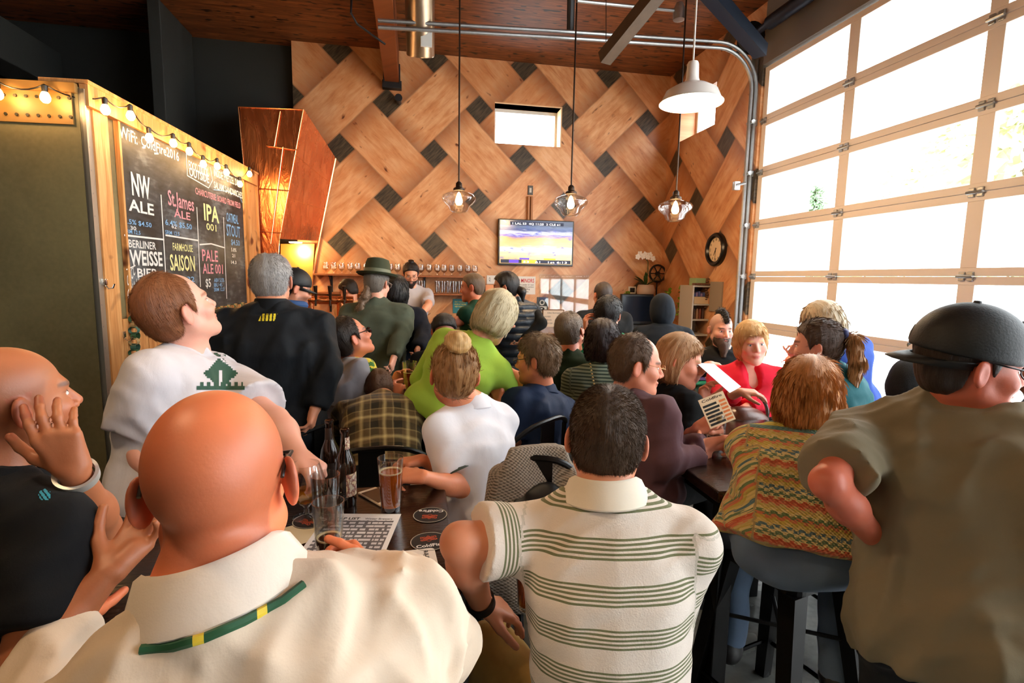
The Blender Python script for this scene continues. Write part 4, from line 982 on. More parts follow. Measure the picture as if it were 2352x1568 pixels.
def pendant(px,py,d,label):
    q=P(px,py,d); root=empty('pendant_lamp',q,label,'pendant lamp','schoolhouse pendants over the bar')
    g=G(); g.tube([q+Zv*.135,np.array((q[0],q[1],ZC-.03))],.0075,8); g.lathe([(0,0),(.055,0),(.06,.03),(0,.03)],(q[0],q[1],ZC-.031),16); g.build('rod',BRZ,root,True)
    g=G(); g.lathe([(0,.085),(.052,.085),(.050,.105),(.030,.118),(.028,.15),(.015,.165),(0,.165)],q,20); g.build('cap',BRZ,root,True)
    pr=[(.045,.088),(.055,.078),(.10,.066),(.142,.045),(.155,.020),(.150,-.002),(.125,-.030),(.095,-.055),(.085,-.085),(.060,-.108),(.0,-.118)]
    g=G(); g.lathe(pr,q,32); g.build('glass_shade',CLR,root,True)
    g=G(); g.lathe([(0,-.045),(.020,-.040),(.032,-.020),(.033,0),(.022,.035),(.014,.06),(0,.075)],q,16); g.build('bulb',BULB,root,True)
    l=bpy.data.lights.new('pendant_light','POINT'); l.energy=34; l.color=(1,.66,.34); l.shadow_soft_size=.05; lo=bpy.data.objects.new('pendant_light',l); COL.objects.link(lo); lo.location=Vector(q-Zv*.0); lo.parent=root; lo.matrix_parent_inverse=wmat(root).inverted()
    return root
pendant(1054,460,4.75,'clear glass pendant lamp nearest the copper enclosure'); pendant(1311,468,4.75,'clear glass pendant lamp hanging in front of the wall above the television'); pendant(1551,480,4.75,'clear glass pendant lamp nearest the right side wall')
EN=plain('white_enamel',(238,232,224),.25)
def barn(q,label,power=60,grp='white enamel shade lamps'):
    root=empty('enamel_lamp',q,label,'pendant lamp',grp)
    g=G(); g.lathe([(0,.20),(.030,.20),(.036,.185),(.040,.10),(.050,.075),(.10,.055),(.16,.02),(.185,-.035),(.200,-.050),(.198,-.053),(.182,-.040),(.155,.015),(.10,.045),(.045,.065),(0,.07)],q,40); g.build('shade',EN,root,True)
    g=G(); g.tube([q+Zv*.2,np.array((q[0],q[1],ZC-.002))],.006,8); g.build('cord',plain('cord_white',(220,214,204),.5),root,True)
    g=G(); g.lathe([(0,-.045),(.03,-.038),(.042,-.012),(.036,.02),(.02,.055),(0,.06)],q,16); g.build('bulb',emis('warm_white_bulb',(255,226,180),40) if 'warm_white_bulb' not in bpy.data.materials else bpy.data.materials['warm_white_bulb'],root,True)
    l=bpy.data.lights.new('enamel_light','POINT'); l.energy=power; l.color=(1,.72,.42); l.shadow_soft_size=.08; lo=bpy.data.objects.new('enamel_light',l); COL.objects.link(lo); lo.location=Vector(q-Zv*.07); lo.parent=root; lo.matrix_parent_inverse=wmat(root).inverted()
barn(P(1588,218,3.35),'white enamel dome lamp hanging on a pale cord in front of the glazed door')
barn(np.array((-1.25,.95,2.95)),'white enamel dome lamp over the left table, above the picture',34)
barn(np.array((.9,-.9,2.95)),'white enamel dome lamp behind the viewer on the right',9)
barn(np.array((-1.6,-1.0,2.95)),'white enamel dome lamp behind the viewer on the left',14)
# ---------------------------------------------------------------- television, clock, signs on the back wall
tv=empty('television',(1.6,D-.06,1.78),'flat black television showing a blurred basketball game','television')
g=G(); g.bev((1.085,D-.075,1.770),(2.105,D-.03,2.365),.006); g.build('case',plain('tv_black',(14,14,15),.3),tv)
SCR=MatB('tv_picture'); x,y,z=SCR.sep(SCR.obj()); u=(x-1.1)*(1/.99); v=(z-1.80)*(1/.54); n=SCR.noise(SCR.comb(x*3.0,0.0,z*26.0),1.6,4,.6,.5); n2=SCR.noise(SCR.comb(x*6.0,3.0,z*16.0),1.4,3)
court=SCR.ramp(v+ (n-.5)*.25,[(0,lin((240,190,120))),(.22,lin((250,226,180))),(.34,lin((225,232,250))),(.42,lin((250,214,150))),(.6,lin((246,190,120))),(.66,lin((120,90,200))),(.72,lin((230,230,245))),(.8,lin((50,70,140))),(.86,lin((90,110,150))),(.93,lin((30,44,80)))])
cc=SCR.mix((n2-.60).clamp()*6.0,court,lin((60,70,190))); SCR.set(col=(0,0,0),rough=.15,Emission_Color=cc,Emission_Strength=1.15)
G().box((1.105,D-.078,1.795),(2.085,D-.0752,2.352)).build('screen',SCR.m,tv)
g=G(); g.box((1.24,D-.0795,2.292),(1.96,D-.0785,2.335)); g.box((1.12,D-.0795,1.800),(2.07,D-.0785,1.845)); g.build('score_bar',emis('score_bar_dark',(24,34,60),.8),tv)
g=G(); 
text_geo(g,'1 LAL 53  4Q 11:25  2 CLE 61',(1.27,D-.0805,2.298),(1,0,0),(0,0,1),.026,0,.64,.01); text_geo(g,'53   61   1st 6:13',(1.42,D-.0805,1.806),(1,0,0),(0,0,1),.026,0,.60,.01); g.build('score_digits',emis('score_white',(235,235,240),1.2),tv)
g=G(); g.box((1.23,D-.0800,1.803),(1.36,D-.0790,1.842)); g.box((1.37,D-.08,1.848),(1.50,D-.079,1.868)); g.build('score_block',emis('score_purple',(90,60,190),1),tv)
g=G(); g.box((1.40,D-.0800,1.803),(1.60,D-.0790,1.842)); g.box((1.70,D-.08,1.848),(1.86,D-.079,1.868)); g.build('score_block',emis('score_yellow',(250,210,50),1),tv)
q=onY(1218,437,D); g=G(); g.bev((q[0]-.035,D-.012,q[2]-.06),(q[0]+.035,D-.001,q[2]+.06),.004)
out=g.build('wall_outlet',plain('outlet_plate',(70,62,54),.4)); tag(out,'small outlet plate on the wall above the television','outlet'); g=G(); g.box((q[0]-.014,D-.014,q[2]-.03),(q[0]+.014,D-.012,q[2]+.03)); g.build('socket_face',plain('pale_plastic',(190,180,165),.5),out)
G_=G(); G_.bev((q[0]-.04,D-.05,2.36),(q[0]-.012,D-.002,q[2]-.08),.004); G_.bev((q[0]+.002,D-.05,2.36),(q[0]+.03,D-.002,q[2]-.08),.004); tag(G_.build('cable_cover',plain('brown_cover',(164,104,56),.5)),'brown cable cover between the outlet and the television','cable cover')
# clock on the side wall
cy,cz=5.53,1.965; ck_=empty('wall_clock',(XS-.03,cy,cz),'round black rimmed clock with a cream dial on the right side wall','clock')
Mx=[(0,0,-1),(1,0,0),(0,1,0)]
g=G(); g.lathe([(.135,.028),(.15,.050),(.175,.052),(.190,.035),(.19,.0),(.13,.0)],(XS,cy,cz),48,Mx); g.build('rim',plain('clock_black',(16,15,15),.3),ck_,True)
g=G(); g.lathe([(0,.020),(.14,.020),(.14,.002)],(XS,cy,cz),40,Mx); g.build('dial',plain('clock_cream',(232,204,164),.6),ck_)
g=G()
for k in range(12):
    a=k*math.pi/6; d_=np.array((0,-math.sin(a),math.cos(a))); s_=np.array((0,-math.cos(a),-math.sin(a))); c=np.array((XS-.0215,cy,cz))
    for o in ((-.006,.006) if k%3 else (-.012,0,.012)): p0=c+d_*.100+s_*o; p1=c+d_*.128+s_*o; g.prism([p0-s_*.002,p0+s_*.002,p1+s_*.002,p1-s_*.002],(.001,0,0))
g.build('numerals',plain('clock_ink',(30,24,20),.6),ck_)
g=G()
for a,l,w_ in ((math.radians(208),.075,.006),(math.radians(182),.11,.004)):
    d_=np.array((0,-math.sin(a),math.cos(a))); s_=np.array((0,-math.cos(a),-math.sin(a))); c=np.array((XS-.025,cy,cz)); g.prism([c-s_*w_-d_*.02,c+s_*w_-d_*.02,c+s_*w_*.4+d_*l,c-s_*w_*.4+d_*l],(.002,0,0))
g.build('hands',bpy.data.materials['clock_ink'],ck_)
def sign(name,px0,py0,px1,py1,m,label,cat,texts=(),off=.004,par=None):
    a=onY(px0,py0,D); c=onY(px1,py1,D); g=G(); g.box((a[0],D-off-.004,c[2]),(c[0],D-.001 if off<.01 else D-off,a[2])); root=empty(name,(a[0],D-off,c[2]),label,cat)
    g.build('panel',m,root); w=c[0]-a[0]; h=a[2]-c[2]
    for i,(tx,u,v,hh_,ww,mm) in enumerate(texts):
        g=G(); text_geo(g,tx,(a[0]+u*w,D-off-.0052,c[2]+v*h),(1,0,0),(0,0,1),hh_*h,0,ww*w,.012); g.build('lettering',mm,root)
    return root,a,c
PAP=plain('paper_white',(226,220,212),.8); RED=plain('sign_red',(200,36,44),.7); INK=plain('ink_grey',(70,66,66),.8); BLK=plain('ink_black',(20,20,20),.7)
sign('wall_sign',1178,634,1229,676,PAP,'white sign reading NO MINORS in red, right of the ponytailed woman','sign',[('NO MINORS',.06,.66,.22,.88,RED),('Persons under 21 not',.08,.50,.08,.84,INK),('permitted in this portion',.08,.38,.08,.84,INK),('of the building',.20,.26,.08,.55,INK),('or premises.',.25,.12,.08,.45,INK)])
sign('wall_sign',1118,632,1145,652,PAP,'white card with a small figure symbol, topmost of three notices left of the ponytailed woman','notice',[('Q',.18,.35,.42,.12,BLK)])
sign('wall_sign',1115,654,1146,676,plain('paper_orange',(238,160,112),.8),'plain orange notice between two white ones','notice')
sign('wall_sign',1117,678,1146,698,PAP,'white note below the orange notice','notice',[('NOTICE',.12,.6,.12,.4,INK)])
sign('wall_sign',1040,686,1074,719,plain('poster_teal',(36,116,124),.6),'small teal poster with yellow lines between two bar customers','poster',[('SEAT YOURSELF',.12,.75,.10,.75,plain('poster_yellow',(220,200,90),.6)),('ORDER AT THE BAR',.1,.58,.09,.8,plain('poster_yellow',(0,0,0))),('KEEP YOUR TABS',.14,.42,.09,.7,plain('poster_yellow',(0,0,0))),('Enjoy!',.36,.08,.20,.42,PAP)])
s_,a,c=sign('open_sign',1233,682,1257,748,plain('sign_slate',(60,64,64),.6),'tall dark vertical sign with big white letters O P E N','sign')
for k,ch_ in enumerate('OPEN'):
    z0=a[2]-.015-(k+1)*.098; g=G(); w=c[0]-a[0]
    if k%2: g.box((a[0]+.015,D-.0088,z0-.005),(c[0]-.015,D-.0078,z0+.088))
    if k%2: g.build('letter_tile',PAP,s_); g=G()
    text_geo(g,ch_,(a[0]+.035,D-.010,z0+.006),(1,0,0),(0,0,1),.072,0,.075,.03); g.build('lettering',BLK if k%2 else PAP,s_)
s_,a,c=sign('drinks_list',1246,711,1291,800,plain('board_cream',(226,208,186),.6),'cream hand-lettered list of other drinks, leaning by the dark vertical sign','list',off=.03)
g=G(); w=c[0]-a[0]; h=a[2]-c[2]
text_geo(g,'Other Beverages',(a[0]+.06,D-.036,a[2]-.05),(1,0,0),(0,0,1),.022,0,w*.62)
for k,(t1_,t2_) in enumerate((('ROOTBEER','4'),('KOMBUCHA','4'),('BOTTLED CIDER','6'),('WHITE WINE','5  6'),('RED WINE','5  6'),('HARD SODA','5'))):
    z0=a[2]-.10-k*.045-(.02 if k>2 else 0); text_geo(g,t1_,(a[0]+.02,D-.036,z0),(1,0,0),(0,0,1),.018,0,w*(.3+.05*(k%3))); text_geo(g,t2_,(a[0]+w*.74,D-.036,z0),(1,0,0),(0,0,1),.018,0,w*.07*len(t2_.split()))
g.build('lettering',INK,s_); g=G()
for q0,q1 in (((a[0],a[2]),(c[0],a[2])),((c[0],a[2]),(c[0],c[2])),((a[0],c[2]),(a[0],a[2]))): g.tube([(q0[0],D-.035,q0[1]),(q1[0],D-.035,q1[1])],.006,6)
g.build('edge',plain('board_edge',(120,84,56),.6),s_)
sign('wall_sign',1291,714,1312,760,plain('paper_pink',(236,206,200),.8),'pale pink sheet beside the drinks list','notice')
# clear acrylic sheet leaning on the wall
ac=G(); ac.box((1.66,D-.02,1.15),(2.36,D-.012,1.66)); tag(ac.build('acrylic_sheet',GL),'clear acrylic sheet on the wall right of the white sign, catching the window light','acrylic sheet')
q=onY(1451,666,D); fr_=empty('picture_frame',(q[0],D-.01,q[2]-.05),'little white frame around a black square on the wall','frame')
G().bev((q[0]-.055,D-.02,q[2]-.05),(q[0]+.055,D-.001,q[2]+.05),.004).build('frame',plain('frame_white',(226,214,200),.6),fr_); G().box((q[0]-.035,D-.022,q[2]-.032),(q[0]+.035,D-.0201,q[2]+.032)).build('picture',BLK,fr_)
# ---------------------------------------------------------------- shelves and glasses
SHW=plain('shelf_wood',(150,86,44),.5,var=.2)
sh1=onY(722,629,D-.15); sh2=onY(1112,629,D-.15); zA=onY(900,629,D-.24)[2]-.01; zB=onY(900,671,D-.24)[2]-.01
def shelf(x0,x1,z,label):
    root=empty('wall_shelf',(x0,D-.25,z),label,'shelf'); G().bev((x0,D-.24,z-.022),(x1,D-.001,z),.003).build('board',SHW,root)
    for x in np.linspace(x0+.18,x1-.18,4):
        g=G(); g.box((x-.012,D-.02,z-.25),(x+.012,D-.001,z-.0221)); g.box((x-.012,D-.22,z-.034),(x+.012,D-.02,z-.0221)); g.tube([(x,D-.01,z-.2),(x,D-.19,z-.03)],.006,6); g.build('bracket',STEEL,root)
shelf(sh1[0],sh2[0],zA,'upper wooden shelf carrying a row of stemmed tulip glasses'); shelf(sh1[0]-.02,sh2[0],zB,'lower wooden shelf carrying straight pint glasses')
GW=plain('glass_print',(235,230,225),.6)
tulip=[(0,.0),(.034,.001),(.034,.004),(.008,.010),(.006,.030),(.014,.040),(.036,.058),(.043,.082),(.040,.106),(.034,.130),(.036,.140),(.034,.140),(.032,.130),(.038,.106),(.041,.082),(.034,.060),(.012,.043),(0,.041)]
pint=[(0,.0),(.027,.0),(.030,.012),(.038,.14),(.0385,.150),(.0365,.150),(.036,.14),(.028,.014),(0,.012)]
def tumbler(name,prof,q,label,grp,s=1,n=20,mat=None,logo=False,cat='glass'):
    root=empty(name,q,label,cat,grp); g=G(); g.lathe([(r*s,z*s) for r,z in prof],q,n); g.build('bowl' if 'snifter' in name or 'tulip' in name else 'wall',mat or CLR,root,True)
    if logo:
        g=G(); rr,z0,z1=logo; 
        for a0 in (-2.1,-1.75,-1.4): 
            for t0,t1 in ((0,1),(1,0)):
                for k in range(4):
                    u0,u1=k/4,(k+1)/4; A=lambda u: a0+.25*(u if t0==0 else 1-u); p=[(rr*math.cos(A(u)),rr*math.sin(A(u)),z0+(z1-z0)*u+w) for u,w in ((u0,-.004),(u1,-.004),(u1,.004),(u0,.004))]; g.add([np.array(v)*s+np.array(q) for v in p],[(0,1,2,3)])
        g.build('printed_mark',GW,root)
    return root
xs_=np.linspace(sh1[0]+.13,sh2[0]-.12,20)
base=tumbler('tulip_glass',tulip,np.array((xs_[0],D-.13,zA)),'stemmed tulip glass with a pale print in the row on the upper shelf','tulip glasses on the upper shelf',1.0,18,None,(.0435,.066,.098))
for x in xs_[1:]:
    c=copy_tree(base); c.location.x=x+random.uniform(-.008,.008)
px_l=[onY(v,669,D-.12)[0] for v in (842,856,935,960,972,1005,1018,1031,1044,1057,1070,1083,1097)]
base=tumbler('pint_glass',pint,np.array((px_l[0],D-.12,zB)),'empty straight pint glass in the row on the lower shelf','pint glasses on the lower shelf',1.05,16)
for x in px_l[1:]: c=copy_tree(base); c.location.x=x
# ---------------------------------------------------------------- bar counter
BW=planks_mat('bar_front',0,.12,((110,62,30),(150,92,50),(180,118,68)),.5,.8)
bar_=empty('bar_counter',(0,5.0,0),'long wooden bar counter behind the standing customers','bar'); 
G().bev((-1.35,5.05,0),(2.35,5.55,1.02),.01).build('body',BW,bar_); G().bev((-1.42,4.95,1.02),(2.42,5.62,1.07),.008).build('top',plain('bar_top',(92,54,32),.25,var=.2),bar_)
tap=empty('beer_tap_tower',(-.55,5.3,1.07),'copper beer tap tower on the bar, left of the bartenders','beer taps'); g=G(); g.tube([(-.98,5.3,1.07),(-.98,5.3,1.34)],.035,14); g.tube([(-.7,5.3,1.07),(-.7,5.3,1.34)],.035,14); g.tube([(-1.1,5.3,1.36),(-.58,5.3,1.36)],.04,14); g.build('tower',CU,tap,True)
for k in range(4):
    x=-1.04+k*.13; g=G(); g.tube([(x,5.26,1.36),(x,5.20,1.36),(x,5.19,1.31)],.010,8); g.tube([(x,5.22,1.37),(x,5.2,1.50)],[.012,.02],8); g.build('tap',BRZ,tap,True)
for k,(x,y) in enumerate(((-1.18,5.12),(-1.09,5.16),(-1.24,5.22),(-.9,5.1))): tumbler('pint_glass',pint,np.array((x,y,1.07)),'upturned amber-lit glass on the left end of the bar','glass',1) if False else tumbler('pint_glass',pint,np.array((x,y,1.07)),('clear glass on the bar end, left of the middle front one','clear glass on the bar end, nearest the taps at the back','outermost clear glass on the bar end by the copper','clear glass on the bar in front of the tap tower')[k],'glasses on the left end of the bar',1,14)
# counter along the right of the back wall with screens, plants, shelf unit
ct=empty('service_counter',(2.9,6.2,0),'counter below the orchid, against the back wall','counter')
G().bev((1.75,6.05,0),(3.40,6.88,.90),.01).build('body',plain('counter_dark',(50,36,26),.5),ct); G().bev((1.70,6.0,.90),(3.41,6.89,.94),.006).build('top',plain('counter_top',(120,78,48),.35),ct)
bx_=onY(1465,720,6.5); mo=empty('monitor',(bx_[0],6.5,.94),'dark monitor on the counter beside the hooded person','monitor'); hw=.20
G().bev((bx_[0]-.24,6.5,1.02),(bx_[0]+.22,6.56,1.42),.01).build('case',plain('monitor_black',(18,20,24),.35),mo); G().box((bx_[0]-.215,6.497,1.06),(bx_[0]+.195,6.4998,1.39)).build('screen',plain('screen_dark',(16,28,46),.12),mo); G().bev((bx_[0]-.1,6.45,.94),(bx_[0]+.1,6.6,1.02),.01).build('stand',plain('monitor_black',(0,0,0)),mo)
# orchid in its pot on top of a dark cabinet
q=onY(1483,668,6.72); pot=empty('orchid',(q[0],6.72,1.36),'white orchid in a pale round pot above the monitor','plant'); zp=q[2]-.10
cab=G(); cab.bev((q[0]-.18,6.6,.94),(q[0]+.16,6.88,zp),.006); tag(cab.build('small_cabinet',plain('cabinet_brown',(70,48,34),.5)),'small brown cabinet behind the monitor carrying the orchid','cabinet')
g=G(); g.lathe([(0,0),(.07,0),(.115,.05),(.125,.11),(.11,.17),(.10,.185),(.09,.17),(0,.165)],(q[0],6.72,zp),24); g.build('pot',plain('pot_pale',(186,160,140),.6),pot,True)
g=G(); fl_=onY(1478,592,6.7); pts=[(q[0],6.72,zp+.16),(q[0]+.01,6.7,zp+.35),(q[0]-.005,6.68,fl_[2]-.05),(q[0]-.08,6.66,fl_[2]+.02)]; g.tube(pts,.006,6); g.build('stem',plain('stem_green',(70,84,44),.6),pot,True)
def petal(g,c,d,n,L,w,cup=.2):
    d=nrm(d); n=nrm(n); s=np.cross(d,n); rows=[]
    for t,wd in ((0,.15),(.25,.8),(.5,1),(.78,.8),(1,.1)):
        b_=np.array(c)+d*L*t+n*cup*L*math.sin(t*2.6)*.4; rows+= [b_-s*w*wd*.5,b_+n*w*.1,b_+s*w*wd*.5]
    fs=[]
    for i in range(4):
        for k in range(2): fs.append((i*3+k,i*3+k+1,i*3+k+4,i*3+k+3))
    g.add(rows,fs)
g=G()
for k in range(7):
    c=np.array((fl_[0]-.11+k*.036,6.64+.02*(k%2),fl_[2]+(.01,.05,.015,.045,.01,.04,-.01)[k]))
    for a in range(5): petal(g,c,(math.cos(a*1.257+k),-.15,math.sin(a*1.257+k)),(0,-1,0),.042,.034)
g.build('blossoms',plain('orchid_white',(240,232,222),.5),pot,True)
g=G()
for k in range(7): a=k*.9; petal(g,(q[0],6.72,zp+.17),(math.cos(a),-.3*abs(math.sin(a))-.1,.35+.2*(k%2)),(0,0,1),.22,.07,.3)
g.build('leaves',plain('leaf_green',(58,84,40),.45),pot,True)
w=onY(1512,628,6.78); g=G(); g.tube([(w[0]+.115*math.cos(a),6.8,w[2]+.115*math.sin(a)) for a in np.linspace(0,6.283,25)[:-1]],.014,8,closed=True)
for a in np.arange(6)*math.pi/3: g.tube([(w[0],6.8,w[2]),(w[0]+.115*math.cos(a),6.8,w[2]+.115*math.sin(a))],.008,6)
g.lathe([(0,-.02),(.03,-.02),(.03,.02),(0,.02)],(w[0],6.8,w[2]),12,[(1,0,0),(0,0,1),(0,1,0)]); g.tube([(w[0],6.81,w[2]-.1),(w[0],6.81,zp-.0)],.01,6)
tag(g.build('wheel_ornament',plain('iron_dark',(40,30,26),.6,.4),None,True),'dark spoked wheel ornament behind the orchid leaves','ornament')
# hop vines
for px_,y_,n_ in ((1563,6.12,12),(1533,6.3,9),(1437,6.75,9)):
    q=onY(px_,735,y_); z0=.94; zt_=onY(px_,662 if px_!=1437 else 668,y_)[2]; root=empty('hop_vine',(q[0],y_,.94),{1563:'bright green trailing plant right of the hooded person',1533:'green trailing plant directly behind the hooded person',1437:'green trailing plant left of the monitor'}[px_],'plant')
    g=G(); g.tube([(q[0],y_,.99),(q[0]+.02,y_,(z0+zt_)/2),(q[0]-.0,y_,zt_)],.004,6); g.build('stem',bpy.data.materials['stem_green'],root); g=G()
    rs=np.random.RandomState(px_)
    for k in range(n_*7):
        c=np.array((q[0]+rs.normal()*.016,y_+rs.normal()*.015,1.1+(zt_-1.1)*rs.rand())); petal(g,c,rs.normal(size=3)+np.array((0,-.6,-.2)),rs.normal(size=3)+np.array((0,0,1.2)),.05,.035)
    g.build('leaves',plain('hop_green',(118,150,40),.5,var=.3,vs=30),root,True); g=G(); g.lathe([(0,0),(.035,0),(.045,.06),(.04,.06),(0,.055)],(q[0],y_,.94),14); g.build('pot',BRZ,root,True)
# shelf unit
a=onY(1592,655,5.62); c=onY(1641,655,5.62); x0,x1=a[0],c[0]; zt_=a[2]
GRY=plain('shelf_unit_grey',(176,170,160),.6); su=empty('shelf_unit',(x0,5.7,0),'pale grey open shelf unit in the corner under the clock','shelf unit')
yF,yB=5.62,5.92
g=G(); g.bev((x0,yF,0),(x0+.02,yB,zt_),.002); g.bev((x1-.02,yF,0),(x1,yB,zt_),.002)
for z in (.05,.5,.96,1.14,1.32,zt_-.02): g.box((x0+.02,yF+.004,z),(x1-.02,yB,z+.018))
g.box((x0+.02,yB-.01,.05),(x1-.02,yB-.002,zt_)); g.build('carcass',GRY,su)
bx=G(); bx.bev((x0+.04,yF+.03,1.338),(x1-.04,yF+.2,1.42),.003); tag(bx.build('cardboard_box',plain('box_cream',(206,178,140),.7)),'open cream box on the middle shelf of the grey unit','box')
for k in range(5):
    g=G(); xx=x0+.045+k*.030; g.bev((xx,yF+.05,1.421),(xx+.025,yF+.15,1.46+.012*(k%3)),.004); tag(g.build('packet',plain('packet_%d'%(k%2),((70,80,130),(130,110,150))[k%2],.5)),('first blue packet','first violet packet','middle blue packet','second violet packet','last blue packet')[k]+' from the left in the cream box on the shelf unit','packet','packets in the box on the shelf unit')
for k in range(5):
    g=G(); xx=x0+.042+k*.037; g.lathe([(0,0),(.016,0),(.016,.09),(.012,.105),(.012,.12),(0,.12)],(xx,yF+.08,1.158),12); tag(g.build('jar',plain('jar_%d'%(k%3),((120,60,40),(70,44,36),(150,110,80))[k%3],.35),None,True),('leftmost','second','middle','fourth','rightmost')[k]+' jar from the left on the lower shelf of the grey unit','jar','jars in the shelf unit')
g=G(); g.bev((x0+.06,yF+.05,zt_-.0005),(x0+.19,yF+.2,zt_+.085),.004); tag(g.build('green_box',plain('box_green',(150,176,128),.6)),'pale green box on top of the grey shelf unit','box')
g=G()
for k in range(9):
    c=np.array((x0+.01+k*.024,yF+.008,zt_+.010)); g.lathe([(0,-.01),(.016,-.006),(.02,.006),(.012,.016),(0,.018)],c,8)
tag(g.build('garland',plain('garland_brown',(96,58,34),.7),None,True),'brown garland along the top edge of the grey shelf unit','garland')
g=G(); g.box((XS-.02,5.36,1.26),(XS-.001,5.60,1.60)); tag(g.build('grey_panel',plain('panel_taupe',(150,134,116),.7)),'taupe panel fixed on the right side wall beside the shelf unit','panel')
g=G(); 
for k in range(12):
    z=1.3+k*.03; g.lathe([(0,-.012),(.02,-.004),(.02,.006),(0,.014)],(XS-.03,5.66+.02*math.sin(k),z),8)
tag(g.build('garland',bpy.data.materials['garland_brown'],None,True),'brown garland hanging down the side wall beside the taupe panel','garland')
# small items on the service counter and by the bearded man
g=G(); g.tube([P(1691,425,4.95),P(1713,420,4.93)],.012,8); g.bev(P(1694,426,5.02)-np.array((.03,.0,.04)),P(1694,426,5.02)+np.array((.03,.04,.04)),.004); tag(g.build('door_sensor',ZINC,None,True),'small metal bracket sensor beside the door track','sensor')
# ---------------------------------------------------------------- tables
TW=MatB('dark_table_wood'); x,y,z=TW.sep(TW.obj()); q_=y*(1/.14); i_=q_.floor(); n=TW.noise(TW.comb(x*3.0+i_*5.0,y*26.0,i_),2.0,5,.6,1.0); n2=TW.noise(TW.comb(x*8.0,y*90.0,0.0),2,2)
col=TW.ramp(n*.8+n2*.25,[(.3,lin((12,7,5))),(.55,lin((34,19,12))),(.8,lin((70,40,22)))]); TW.set(col=TW.mix(q_.fract().lt(.02),col,(.004,.003,.002)),rough=n2*.12+.14,spec=.6,bump=n2,bs=.08); TW=TW.m
BKS=plain('black_steel',(20,19,19),.35,.6)
def table(x0,x1,y0,y1,label,z=.9,legs=True):
    root=empty('pub_table',((x0+x1)/2,(y0+y1)/2,0),label,'table'); G().bev((x0,y0,z-.04),(x1,y1,z),.006).build('tabletop',TW,root)
    g=G(); e=.05; g.box((x0+e,y0+e,z-.09),(x1-e,y0+e+.03,z-.041)); g.box((x0+e,y1-e-.03,z-.09),(x1-e,y1-e,z-.041)); g.box((x0+e,y0+e+.03,z-.09),(x0+e+.03,y1-e-.03,z-.041)); g.box((x1-e-.03,y0+e+.03,z-.09),(x1-e,y1-e-.03,z-.041)); g.build('apron',BKS,root)
    for xx in (x0+.055,x1-.115):
        for yy in (y0+.055,y1-.115): G().bev((xx,yy,0),(xx+.06,yy+.06,z-.091),.004).build('leg',BKS,root)
    return root
table(-1.0,.10,.98,1.735,'dark wooden pub table with glasses, bottles and coasters in the foreground')
table(1.0,1.78,1.52,2.34,'dark glossy pub table between the older man and the woman in the patterned cardigan')
table(-.62,.48,2.62,3.2,'dark pub table in the middle with a dark beer glass on it')
table(1.55,2.35,2.9,3.5,'dark pub table in front of the woman in red',.86)
# ---------------------------------------------------------------- things on the foreground table
def beer(q,prof,fill,colr,s=1,r0=.027,r1=.035,head=True,par=None,name='beer'):
    g=G(); g.lathe([(0,.013*s),(r0*s,.014*s),(r1*s,fill*s),(0,fill*s)],q,24); o=g.build(name,glassy('beer_%d_%d_%d'%colr,colr,.05,.55),par,True)
    if head: g=G(); g.lathe([(r1*s*.98,fill*s),(r1*s*1.0,fill*s+.004*s),(r1*s*.86,fill*s+.003*s),(r1*s*.84,fill*s+.0005)],q,24); g.build('foam',plain('foam',(236,214,170),.7),par,True)
TT=.9; T=TT
q=onZ(898,1170,T); r_=tumbler('pint_glass',[(0,0),(.0285,0),(.030,.02),(.038,.155),(.0385,.163),(.0368,.163),(.0362,.155),(.0285,.022),(0,.018)],q,'full pint glass of amber beer on the foreground table',None,1,32); beer(q,None,.118,(206,104,22),1,.0275,.0345,True,r_)
q=onZ(757,1283,T); r_=tumbler('pint_glass',pint,q,'near pint glass with a little dark beer, held by fingers',None,1.0,32); beer(q,None,.055,(86,38,14),1,.0275,.030,True,r_)
q=onZ(742,1232,T); tumbler('tumbler',pint,q+np.array((-.0,.055,0)),'empty tall glass standing behind the nearly finished dark beer',None,1.02,32)
snif=[(0,0),(.036,.001),(.036,.004),(.009,.012),(.007,.030),(.016,.040),(.040,.058),(.051,.082),(.050,.105),(.042,.135),(.036,.152),(.0345,.152),(.0405,.135),(.0485,.105),(.0495,.082),(.038,.060),(.014,.043),(0,.041)]
q=onZ(700,1200,T); r_=tumbler('snifter_glass',snif,q+np.array((0,.03,0)),'snifter glass of golden beer touched by the man in the pale tee',None,1.08,32); g=G(); g.lathe([(0,.044),(.015,.046),(.039,.063),(.048,.080),(0,.080)],q+np.array((0,.03,0)),28); g.build('beer',glassy('beer_gold',(246,170,30),.05,.45),r_,True)
BG2=plain('bottle_brown',(24,12,7),.08,0,.8)
def bottle(q,label,lab,rot):
    root=empty('beer_bottle',q,label,'bottle'); g=G(); g.lathe([(0,0),(.030,0),(.0315,.006),(.0315,.120),(.027,.145),(.0165,.170),(.0135,.185),(.0125,.225),(.0145,.228),(.0145,.238),(.012,.240),(0,.236)],q,28); g.build('glass',BG2,root,True)
    for z0,z1,rr,r2 in ((.035,.105,.0319,.0319),(.178,.215,.0150,.0134)):
        g=G(); vs=[]; n=14
        for k in range(n+1):
            a=rot-.9+1.8*k/n; vs+=[(q[0]+rr*math.cos(a),q[1]+rr*math.sin(a),q[2]+z0),(q[0]+r2*math.cos(a),q[1]+r2*math.sin(a),q[2]+z1)]
        g.add(vs,[(2*k,2*k+2,2*k+3,2*k+1) for k in range(n)]); g.build('label',lab,root,True)
    return root
LB=MatB('bottle_label'); n=LB.noise(LB.obj(),60,2); LB.set(col=LB.ramp(n,[(.4,lin((214,196,160))),(.5,lin((120,40,40))),(.6,lin((210,200,180)))]),rough=.6)
